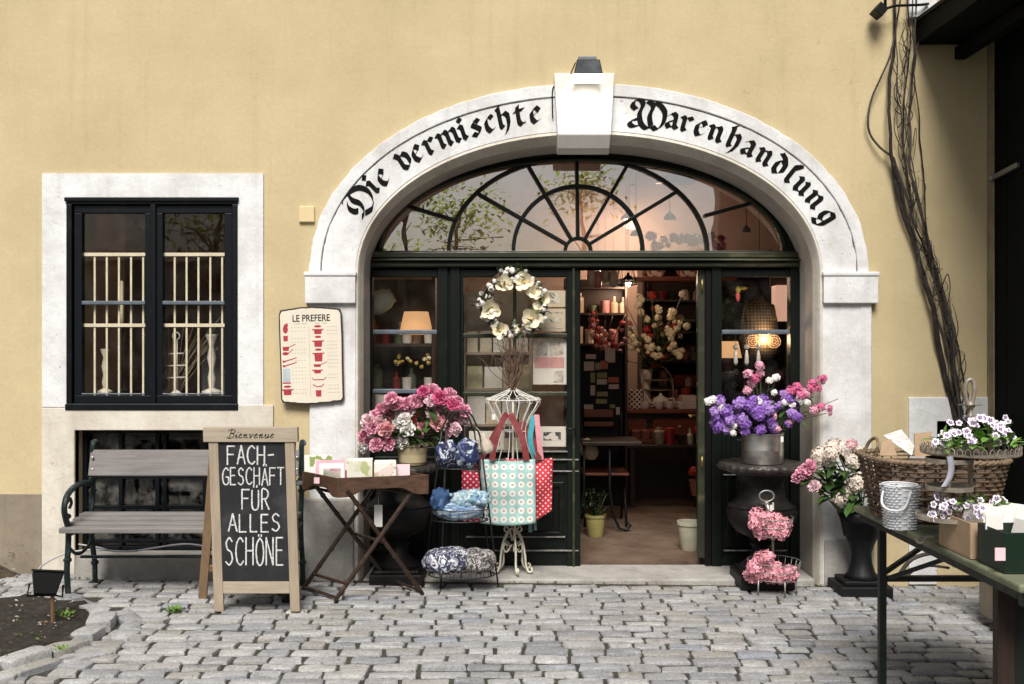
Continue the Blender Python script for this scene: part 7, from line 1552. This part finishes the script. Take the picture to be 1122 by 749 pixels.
tb2 = thing('display_table', 'dark display table standing in front of the shop counter', 'table', (P(715, 0, 2.9).x, 2.9, zfloor)); mb = MB(); mb.box(P(684, 0, 2.9).x, P(765, 0, 2.9).x, 2.7, 3.15, .55, .579); obj('tabletop', mb, mat_dark, tb2, bevel=.004)
for px in (688, 758):
    for y in (2.74, 3.1): mb = MB(); x = P(px, 0, 2.9).x; mb.box(x, x+.045, y-.02, y+.02, zfloor, .549); obj('leg', mb, mat_dark, tb2, bevel=.003)
def globe(px, py, Y, label, r, col): 
    c = P(px, py, Y); mb = MB(); mb.ball((0, 0, r), r, 20); mb.tube([(0, 0, 2*r), (0, 0, 2*r+.02)], .006, 6); o = obj('glass_ornament', mb, M('ornament '+('red' if col[0] > .3 else 'dark'), col, .2), smooth=True); o.location = c-Vector((0, 0, r)); tag(o, label, 'ornament')
globe(766, 471, 2.3, 'shiny red glass ball near the inner door leaf', .045, (.55, .03, .02))
tt = thing('poinsettia', 'small pot plant with orange red flowers low inside the doorway', 'plant', P(765, 540, 2.6)); rs = random.Random(5)
for _ in range(9): bloom(tt, 'sprig', M('orange red petal', (.62, .09, .05), .6) if 'orange red petal' not in bpy.data.materials else bpy.data.materials['orange red petal'], P(rs.uniform(758, 770), rs.uniform(510, 520), 2.6+rs.uniform(-.05, .05)), (rs.uniform(-.5, .5), -1, .6), .03, 'blossom', rs)
mb = MB(); c = P(765, 528, 2.6); mb.lathe([(.06, -.12), (.085, 0.02), (.075, .02), (0, -.02)], c, 20); obj('pot', mb, M('terracotta', (.38, .16, .09), .8), tt, smooth='angle')
# dark leafy plant in the yellow green pot
tt = thing('leafy_plant', 'dark leafy plant in the yellow green pot inside the doorway', 'plant', pg+Vector((0, 0, .14))); rs = random.Random(19); mb = MB(); pts = []
for _ in range(60): d = Vector((rs.gauss(0, .05), rs.gauss(0, .05), rs.uniform(.04, .24))); pts.append(pg+Vector((0, 0, .14))+d)
for p in pts: 
    for _ in range(3): leaf_add(mb, p, (rs.uniform(-1, 1), rs.uniform(-1, .5), rs.uniform(-.3, .8)), rs.uniform(.03, .06), .018, .4, rs)
obj('foliage', mb, M('dark plant leaf', (.014, .026, .010), .5, 0, .4, 20), tt, smooth=True); stems_to(tt, pg+Vector((0, 0, .10)), pts[:20], .003)
# cushion bag on the chair at left
mb = MB(); c = P(645, 492, 1.72)
mb.ball((0, 0, 0), 1, 20, (.075, .06, .095)); 
for v in mb.v: v.x *= 1+.15*mnoise.noise(v*20); v.z *= 1+.12*mnoise.noise(v*18)
o = obj('linen_cushion', mb, M('natural linen', (.50, .42, .30), .9, 0, .15, 20, .5, 90), smooth=True); o.location = c; o.rotation_euler = (0, R(-35), 0); tag(o, 'small natural linen cushion on the chair inside the doorway', 'cushion')
# wire lamp frame and plates at the top of the doorway
c = P(686, 312, 2.2); t = thing('pendant_cage', 'black wire cage lampshade hanging at the top of the doorway', 'lampshade', c); mb = MB(); k = (CAM_D+2.2)/F
for a in range(12): d = Vector((math.cos(a*.5236), math.sin(a*.5236), 0)); mb.tube([c+d*12*k+Vector((0, 0, -.0)), c+d*8*k+Vector((0, 0, 18*k))], .003, 5)
for r, z in ((12, 0), (10.5, 6), (8, 18)): wire_ring(mb, c+Vector((0, 0, z*k)), r*k, wr=.004)
mb.tube([c+Vector((0, 0, 18*k)), Vector((c.x, c.y, IZ1))], .003, 5); obj('wire_frame', mb, mat_iron, t, smooth=True)
for i, (px, r) in enumerate(((717, .11), (753, .12))):
    c = P(px, 294, 3.6); mb = MB(); mb.lathe([(0, 0), (r*.6, .004), (r, .02), (r*.98, .026), (r*.6, .012), (0, .008)], (0, 0, 0), 32); mb.xform(Matrix.Rotation(R(78), 4, 'X')); o = obj('wall_plate', mb, M_print('patterned plate glaze', [(.70, .62, .55), (.30, .10, .08), (.66, .58, .50), (.55, .40, .35)], 24) if i == 0 else bpy.data.materials['patterned plate glaze'], smooth='angle'); o.location = c; tag(o, ('patterned plate propped left at the top of the doorway', 'patterned plate propped right at the top of the doorway')[i], 'plate')
mb = MB(); a = P(690, 306, 3.62); b_ = P(772, 303, 3.62); mb.box(a.x, b_.x+.3, 3.5, 3.8, a.z-.02, a.z+.02); t = single('high_shelf', 'dark red plate shelf high behind the doorway', 'shelf', mb, mat_redwood, bevel=.004)
# --- small goods crowding the shelves and the counter
def goods():
    rs = random.Random(64); cols = [('dark red enamel', (.30, .02, .02)), ('cream enamel ware', (.55, .46, .36)), ('rose tin paint', (.48, .20, .20)), ('brown glass', (.06, .03, .015)), ('sage tin paint', (.16, .19, .12)), ('faded print tin', (.40, .30, .22))]
    ms = [M(n, c, .35, 0, .25, 14) for n, c in cols]
    def jar(h, r): mb = MB(); mb.lathe([(r*.9, 0), (r, .006), (r, h*.75), (r*.6, h*.86), (r*.62, h), (0, h)], (0, 0, 0), 14); return mb
    def tin(h, r): mb = MB(); mb.lathe([(r, 0), (r, h*.84), (r*1.05, h*.85), (r*1.05, h*.96), (r*.4, h), (0, h)], (0, 0, 0), 16); return mb
    def bottle(h, r): mb = MB(); mb.lathe([(r*.8, 0), (r*.82, h*.55), (r*.3, h*.72), (r*.3, h), (0, h)], (0, 0, 0), 12); return mb
    def bowl(h, r): mb = MB(); mb.lathe([(r*.4, 0), (r*.9, h*.4), (r*1.2, h*.62), (r*1.14, h*.62), (r*.8, h*.3), (0, h*.1)], (0, 0, 0), 16); return mb
    kinds = (('jar', jar), ('tin', tin), ('bottle', bottle), ('bowl', bowl)); cache = {}
    def put(x, y, z, where, grp):
        k = rs.randrange(4); c = rs.randrange(len(ms)); key = (k, c)
        if key not in cache:
            o = obj(kinds[k][0], kinds[k][1](.15, .045), ms[c], smooth='angle'); cache[key] = o
        else:
            o = cache[key].copy(); COL.objects.link(o)
        o.location = (x, y, z); s_ = rs.uniform(.75, 1.15); o.scale = (s_, s_, s_*rs.uniform(.8, 1.15)); nm = cols[c][0].split()
        tag(o, '%s %s %s' % (' '.join(nm[:2]), kinds[k][0], where), kinds[k][0], grp)
    for z in (1.072, 1.342, 1.642, 1.972):
        x = 1.42
        while x < 2.6: put(x, 3.92+rs.uniform(-.05, .08), z, 'among the goods on the tall dark wall shelf', 'goods on the tall wall shelf'); x += rs.uniform(.09, .17)
    for _ in range(16): put(rs.uniform(.78, 1.9), rs.uniform(3.55, 3.7), ctop, 'at the back of the shop counter', 'goods at the back of the counter')
    for px in (722, 734, 746, 756, 764): put(P(px, 0, 2.8).x, 2.8, .58, 'on the dark display table', 'goods on the display table')
    for z in (.572, .892, 1.192, 1.522):
        x = -1.16
        while x < -.62:
            put(x, .80+rs.uniform(-.03, .06), z, 'on the display shelf behind the left side window', 'goods on the window display shelf'); x += rs.uniform(.10, .16)
    t = shelf_unit('hanging_rack', 'black rack of jars and bottles high on the left inside the doorway', P(637, 0, 2.6).x-.15, P(688, 0, 2.6).x, 2.62, 2.85, zfloor, 2.12, (1.5, 1.78, 2.02), mat_dark, back=True)
    for z in (1.522, 1.802):
        x = P(640, 0, 2.66).x-.05
        while x < P(684, 0, 2.66).x: put(x, 2.70, z, 'on the black rack left inside the doorway', 'goods on the left rack'); x += rs.uniform(.08, .13)
    for i, (px, py) in enumerate(((648, 303), (655, 306), (663, 300), (672, 305))):
        c = P(px, py, 1.6); t = thing('paper_lantern', ('first','second','third','fourth')[i]+' pale paper lantern from the left at the top of the doorway', 'paper lantern', c, 'paper lanterns in the doorway'); mb = MB(); mb.lathe([(.012, -.07), (.03, -.06), (.034, 0), (.03, .06), (.012, .07)], c, 12, flute=lambda th, z: .06*math.cos(8*th)); obj('lantern_body', mb, ms[(1, 2, 5, 1)[i]], t, smooth=True); mb = MB(); mb.tube([c+Vector((0, 0, .07)), Vector((c.x, c.y, 2.7))], .0015, 4); obj('thread', mb, mat_iron, t)
goods()
point('shelf_light', (1.05, 2.45, 2.02), 9, (1, .70, .48), .06)
tl = thing('ceiling_spot', 'small lit bulb lamp hanging above the counter inside the doorway', 'lamp', (1.05, 2.5, 2.06)); mb = MB(); mb.ball((1.05, 2.5, 2.06), .026, 12); obj('bulb', mb, mat_bulb, tl, smooth=True); mb = MB(); mb.lathe([(.07, 0), (.06, .03), (.015, .07), (.012, .09)], (1.05, 2.5, 2.07), 20); mb.tube([(1.05, 2.5, 2.15), (1.05, 2.5, IZ1)], .003, 5); obj('lamp_shade', mb, mat_black, tl, smooth=True)
# --- right side window: pierced lantern, hanging ornaments, lampshade
def pierced():
    c = P(832, 362, .72); k = (CAM_D+.72)/F; t = thing('pierced_lantern', 'pierced brass hanging lantern glowing behind the right side window', 'lantern', c); mp = M_dots('pierced brass', (.09, .065, .04), [(.26, (.32, .2, .09))], .022); mb = MB()
    mb.lathe([(8*k, -32*k), (18*k, -26*k), (21*k, -8*k), (19*k, 12*k), (16*k, 28*k), (6*k, 33*k), (3*k, 38*k)], c, 32); obj('lantern_body', mb, mp, t, smooth=True)
    for sx, sz in ((-12, -12), (11, -12), (-12, 18), (11, 18)):
        mb = MB(); cc = c+Vector((sx*k, -19.5*k if sz < 0 else -17.5*k, sz*k))
        for rr in (2.2, 4.5, 6.8):
            for i in range(int(rr*4)): a = 2*math.pi*i/int(rr*4); mb.ball(cc+Vector((rr*k*math.cos(a), 0, rr*k*math.sin(a))), .0026, 6)
        obj('pierced_rosette', mb, M_emit('warm light through holes', (1, .62, .34), 0.7) if sz < 0 else M('dull rosette', (.30, .22, .15), .5), t)
    mb = MB(); mb.ball(c+Vector((0, -21.5*k, -10*k)), .016, 12); obj('bulb', mb, mat_bulb, t, smooth=True); point('lantern_light', c+Vector((0, -.16, -10*k)), 3, r=.03)
    mb = MB(); mb.tube([c+Vector((0, 0, 38*k)), Vector((c.x, c.y, 2.6))], .003, 5); obj('chain', mb, mat_iron, t)
pierced()
mat_ice = M('clear bead glass', (.62, .60, .58), .15, 0, .1, 30)
for i, (px, py) in enumerate(((806, 380), (818, 380), (831, 380))):
    c = P(px, py, YF+.10); t = thing('bead_drop', ('leftmost glass bead drop hanging in the right side window', 'middle glass bead drop hanging in the right side window', 'rightmost glass bead drop hanging in the right side window')[i], 'ornament', c, 'bead drops in the right window'); mb = MB(); mb.ball(c, .019, 12); obj('bead', mb, mat_ice, t, smooth=True); mb = MB(); mb.lathe([(.004, -.13), (.014, -.11), (.012, -.06), (.006, -.02)], c, 10, flute=lambda th, z: .2*math.cos(5*th+z*200)); obj('drop', mb, mat_ice, t, smooth=True); mb = MB(); mb.tube([c, Vector((c.x, c.y, P(0, 303, YF+.1).z))], .001, 4); obj('thread', mb, mat_iron, t)
def bird():
    c = P(810, 317, YF+.10); t = thing('bird_ornament', 'small red and yellow bird ornament hanging in the right side window', 'ornament', c); mb = MB(); mb.ball(c+Vector((-.01, 0, -.05)), .016, 10, (1, .8, 2.4)); obj('tail', mb, M('coral felt', (.60, .10, .09), .9), t, smooth=True); mb = MB(); mb.ball(c+Vector((-.008, 0, .0)), .019, 10, (1, .8, 1.4)); mb.ball(c+Vector((.03, 0, .01)), .014, 10, (2, .5, .9)); obj('bird_body', mb, M('yellow felt', (.55, .42, .08), .9), t, smooth=True)
bird()
table_lamp(799, 385, 1.2, 'lit lamp with pale shade at the left of the right side window', .8, 4)
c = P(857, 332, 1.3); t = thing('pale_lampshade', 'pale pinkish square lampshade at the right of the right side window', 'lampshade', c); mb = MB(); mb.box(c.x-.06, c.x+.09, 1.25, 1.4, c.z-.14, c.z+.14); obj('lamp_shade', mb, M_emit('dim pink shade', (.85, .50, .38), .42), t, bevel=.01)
# dark backing screen behind the right side window
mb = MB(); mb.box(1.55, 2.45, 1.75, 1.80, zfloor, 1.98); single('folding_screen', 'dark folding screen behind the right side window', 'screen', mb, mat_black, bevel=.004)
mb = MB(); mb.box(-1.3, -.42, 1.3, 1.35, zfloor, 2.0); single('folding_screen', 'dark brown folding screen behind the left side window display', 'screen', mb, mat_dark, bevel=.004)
# --- things seen through the fanlight: pendant lamps, red flowers on the high shelf
def pendant(px, py, Y, r, h, label, mat=mat_black, lit=0):
    c = P(px, py, Y); k = (CAM_D+Y)/F; t = thing('pendant_lamp', label, 'lamp', c, 'ceiling lamps in the shop'); mb = MB(); mb.lathe([(r*k, 0), (r*k*.92, h*k*.35), (r*k*.45, h*k*.8), (r*k*.12, h*k), (r*k*.1, h*k*1.2)], c, 28); obj('lamp_shade', mb, mat, t, smooth=True); mb = MB(); mb.tube([c+Vector((0, 0, h*k)), Vector((c.x, Y, IZ1))], .004, 5); obj('cord', mb, mat_black, t)
    if lit: mb = MB(); mb.ball(c+Vector((0, 0, .02)), .03, 12); obj('bulb', mb, mat_bulb, t, smooth=True); point('pendant_fill', c-Vector((0, 0, .05)), lit, (1, .72, .52))
pendant(740, 200, 2.0, 22, 13, 'wide black pendant lamp seen through the right half of the fanlight')
pendant(734, 240, 2.6, 7, 8, 'small black lamp below the wide pendant, seen through the fanlight'); pendant(818, 254, 2.4, 5, 7, 'small black lamp at the right end of the fanlight view')
pendant(697, 258, 2.2, 7, 7, 'small black lamp just right of the fanlight hub')
pendant(690, 240, 3.75, 10, 8, 'added pale enamel pendant lamp that brightens the upper wall behind the fanlight', M('pale enamel', (.60, .52, .45), .4), lit=45)  # lit lamp added above the shelf to brighten only the upper wall
tt = thing('red_flower_garland', 'red flowers heaped on the high shelf behind the fanlight', 'flowers', P(760, 270, 2.9)); rs = random.Random(55); pts = []
for _ in range(20): p = P(rs.choice((rs.gauss(724, 6), rs.gauss(757, 8), rs.gauss(791, 8), rs.uniform(715, 800))), rs.uniform(258, 274), 2.9+rs.uniform(-.1, .1)); pts.append(p); bloom(tt, 'phlox', rs.choice((mat_red, mat_pinkhot, mat_red, mat_red)), p, (rs.uniform(-.5, .5), -1, .4), rs.uniform(.025, .05), 'blossom', rs)
foliage(tt, pts, rs, 40, .08, .03, mat_leaf)
mb = MB(); a = P(640, 278, 2.9); mb.box(-.2, 2.9, 2.75, 3.5, a.z-.05, a.z); single('high_shelf', 'long dark shelf under the red flowers, widened to keep lamp light off the shop below', 'shelf', mb, mat_dark, bevel=.004)  # shelf widened to block lamp light from the wall below
# --- objects behind the left window
def candlestick(px, ptop, pbot, Y, label, mat, candle=True, r=.02):
    b = P(px, pbot, Y); h = P(0, ptop, Y).z-b.z; t = thing('candlestick', label, 'candlestick', b, 'candlesticks in the left window'); hs = h*.62 if candle else h; mb = MB(); mb.lathe([(r*2.2, 0), (r*2.2, .01), (r*.6, .03), (r*.9, hs*.25), (r*.5, hs*.4), (r*1.0, hs*.6), (r*.5, hs*.8), (r*1.3, hs*.97), (r*1.3, hs)], b, 16); obj('stick', mb, mat, t, smooth='angle')
    if candle: mb = MB(); mb.lathe([(r*.8, hs), (r*.8, h), (0, h+.004)], b, 14); obj('candle', mb, M('ivory wax', (.74, .66, .48), .5) if 'ivory wax' not in bpy.data.materials else bpy.data.materials['ivory wax'], t, smooth='angle')
candlestick(133, 308, 430, .16, 'tall black candlestick with ivory candle in the left window', mat_iron); candlestick(115, 382, 430, .13, 'short cream candlestick low in the left window', mat_creamiron, False, .022); candlestick(232, 366, 430, .16, 'white column shaped candlestick at the right of the left window', mat_whitewire, False, .03)
mb = MB(); c = P(193, 368, .14); mb.tube([c+Vector((.024*math.cos(a), 0, .024*math.sin(a))) for a in [2*math.pi*i/20 for i in range(20)]], .005, 6, closed=True)
for dx in (-.006, .006): mb.tube([c+Vector((dx, 0, -.024)), c+Vector((dx, 0, -.36))], .004, 6)
for z, w_ in ((-.12, .05), (-.20, .07), (-.28, .06)): mb.tube([c+Vector((-w_, 0, z)), c+Vector((w_, 0, z+.005))], .006, 6)
mb.lathe([(.05, -.40), (.05, -.39), (.01, -.36)], c, 16); single('wire_hook_stand', 'white wire hook stand with ring top in the left window', 'stand', mb, mat_whitewire, smooth=True)
mb = MB(); mb.box(-3.0, -1.70, .075, .62, P(0, 448, .4).z, P(0, 434, .4).z); single('window_ledge', 'dark ledge carrying the candlesticks inside the left window', 'ledge', mb, mat_dark, bevel=.005)
mb = MB(); mb.plate([[(-1.98+.42*math.cos(t), 1.35+.72*math.sin(t)) for t in [math.pi*i/24 for i in range(25)]]+[(-2.40, .4), (-1.56, .4)]], 1.2, 1.26); single('arch_reflection', 'grey arched panel standing in for a reflection in the left window', 'reflection panel', mb, M('grey arch reflection', (.20, .21, .23), .5, 0, .15, 6), fixn=True)  # grey arch panel imitates a reflection in the left window
mb = MB(); rs = random.Random(23)
tt = thing('dried_grass', 'fan of thin pale stalks behind the grille of the left window', 'dried stems', P(190, 430, .42))
for i in range(26): a = P(rs.uniform(180, 196), 432, .2); b_ = P(rs.uniform(150, 244), rs.uniform(345, 385), .2+rs.uniform(-.05, .1)); mb.tube(smooth3([a, a.lerp(b_, .5)+Vector((0, 0, .03)), b_], 3), .0016, 4)
obj('stem', mb, M('straw stalk', (.50, .42, .28), .8), tt)

# ================================================================== THE OTHER SIDE OF THE COURTYARD (seen in the panes)
def opposite():
    t = thing('opposite_building', 'low rosy plastered house across the courtyard with grey framed windows', 'building', (0, -17, 0)); mo = M_plaster('rosy facade plaster', (.85, .68, .50), (.55, .42, .30), .5, .4, .2, .3, .6)
    mb = MB(); mb.box(-14, 4.9, -17.6, -17, -.2, 3.3); obj('wall', mb, mo, t)  # wall kept low so the fanlight panes mirror bright sky
    mb = MB(); mb.box(-14.2, 4.95, -17.4, -16.7, 3.3, 3.42); mb.add([(-14.2, -16.6, 3.43), (4.95, -16.6, 3.43), (4.95, -19, 3.9), (-14.2, -19, 3.9)], [(0, 1, 2, 3)]); obj('roof', mb, M('brown roof tiles', (.16, .08, .055), .8), t)
    t2 = thing('added_dark_house', 'added dark timber clad house that keeps the right fanlight panes from mirroring brightness', 'building', (9, -17, 0)); mb = MB(); mb.box(5.0, 16, -17.6, -16.8, -.2, 8.6); obj('wall', mb, M_wood('dark timber cladding', (.035, .026, .02), 'z', .4, .8), t2)  # unseen house added to darken the reflection in the right fanlight panes
    for i in range(3):
        for z in (.9,):
            x = -10.5+i*6; mb = MB(); mb.box(x-.75, x+.75, -17.0, -16.93, z-.15, z+2.15); f = obj('window', mb, M('white facade trim', (.72, .70, .66), .7) if 'white facade trim' not in bpy.data.materials else bpy.data.materials['white facade trim'], t); mb = MB(); mb.box(x-.55, x-.04, -16.93, -16.92, z, z+2); mb.box(x+.04, x+.55, -16.93, -16.92, z, z+2); obj('pane', mb, mat_navy, f)
    rs = random.Random(90)
    for i, (x, z, s) in enumerate(((-3.6, 3.2, 1.2), (-1.2, 4.1, 1.1), (-6.5, 3.8, 1.3), (1.6, 4.8, .8), (-2.4, 5.0, .9), (4.5, 1.5, 1.2))):
        tr = thing('courtyard_tree', ('spindly bright green tree left of centre across the courtyard', 'taller bright green tree before the opposite house', 'leafy tree at the far left across the courtyard', 'low bush near the middle of the opposite wall', 'tall thin crowned tree across the courtyard', 'small round tree at the right across the courtyard')[i], 'tree', (x, -15.3, 0)); mb = MB(); mb.tube(smooth3([(x, -15.3, -.1), (x+.1, -15.3, z*.5), (x-.05, -15.3, z), (x+.1, -15.3, z+s*.6)]), [.07]*8+[.03]*8, 7) if False else mb.tube([(x, -15.3, -.1), (x+.1, -15.3, z*.5), (x-.05, -15.3, z), (x+.1, -15.3, z+s*.6)], [.08, .06, .045, .02], 7)
        for _ in range(8): p = Vector((x, -15.3, z*rs.uniform(.5, 1))); mb.tube([p, p+Vector((rs.uniform(-s, s)*.6, rs.uniform(-.4, .4), s*.5)), p+Vector((rs.uniform(-s, s), rs.uniform(-.6, .6), s*rs.uniform(.3, .9)))], [.03, .02, .008], 5)
        obj('trunk', mb, M('grey tree bark', (.12, .09, .07), .9) if 'grey tree bark' not in bpy.data.materials else bpy.data.materials['grey tree bark'], tr, smooth=True); mb = MB()
        for _ in range(520):
            d = Vector((rs.gauss(0, .5), rs.gauss(0, .35), rs.gauss(0, .4)))*s; leaf_add(mb, Vector((x, -15.3, z+s*.2))+d, (rs.uniform(-1, 1), rs.uniform(-1, 1), rs.uniform(-.6, .6)), .16, .09, .4, rs, 2)
        obj('crown', mb, M_leaf('bright courtyard leaf', (.20, .27, .04)) if 'bright courtyard leaf' not in bpy.data.materials else bpy.data.materials['bright courtyard leaf'], tr)
opposite()
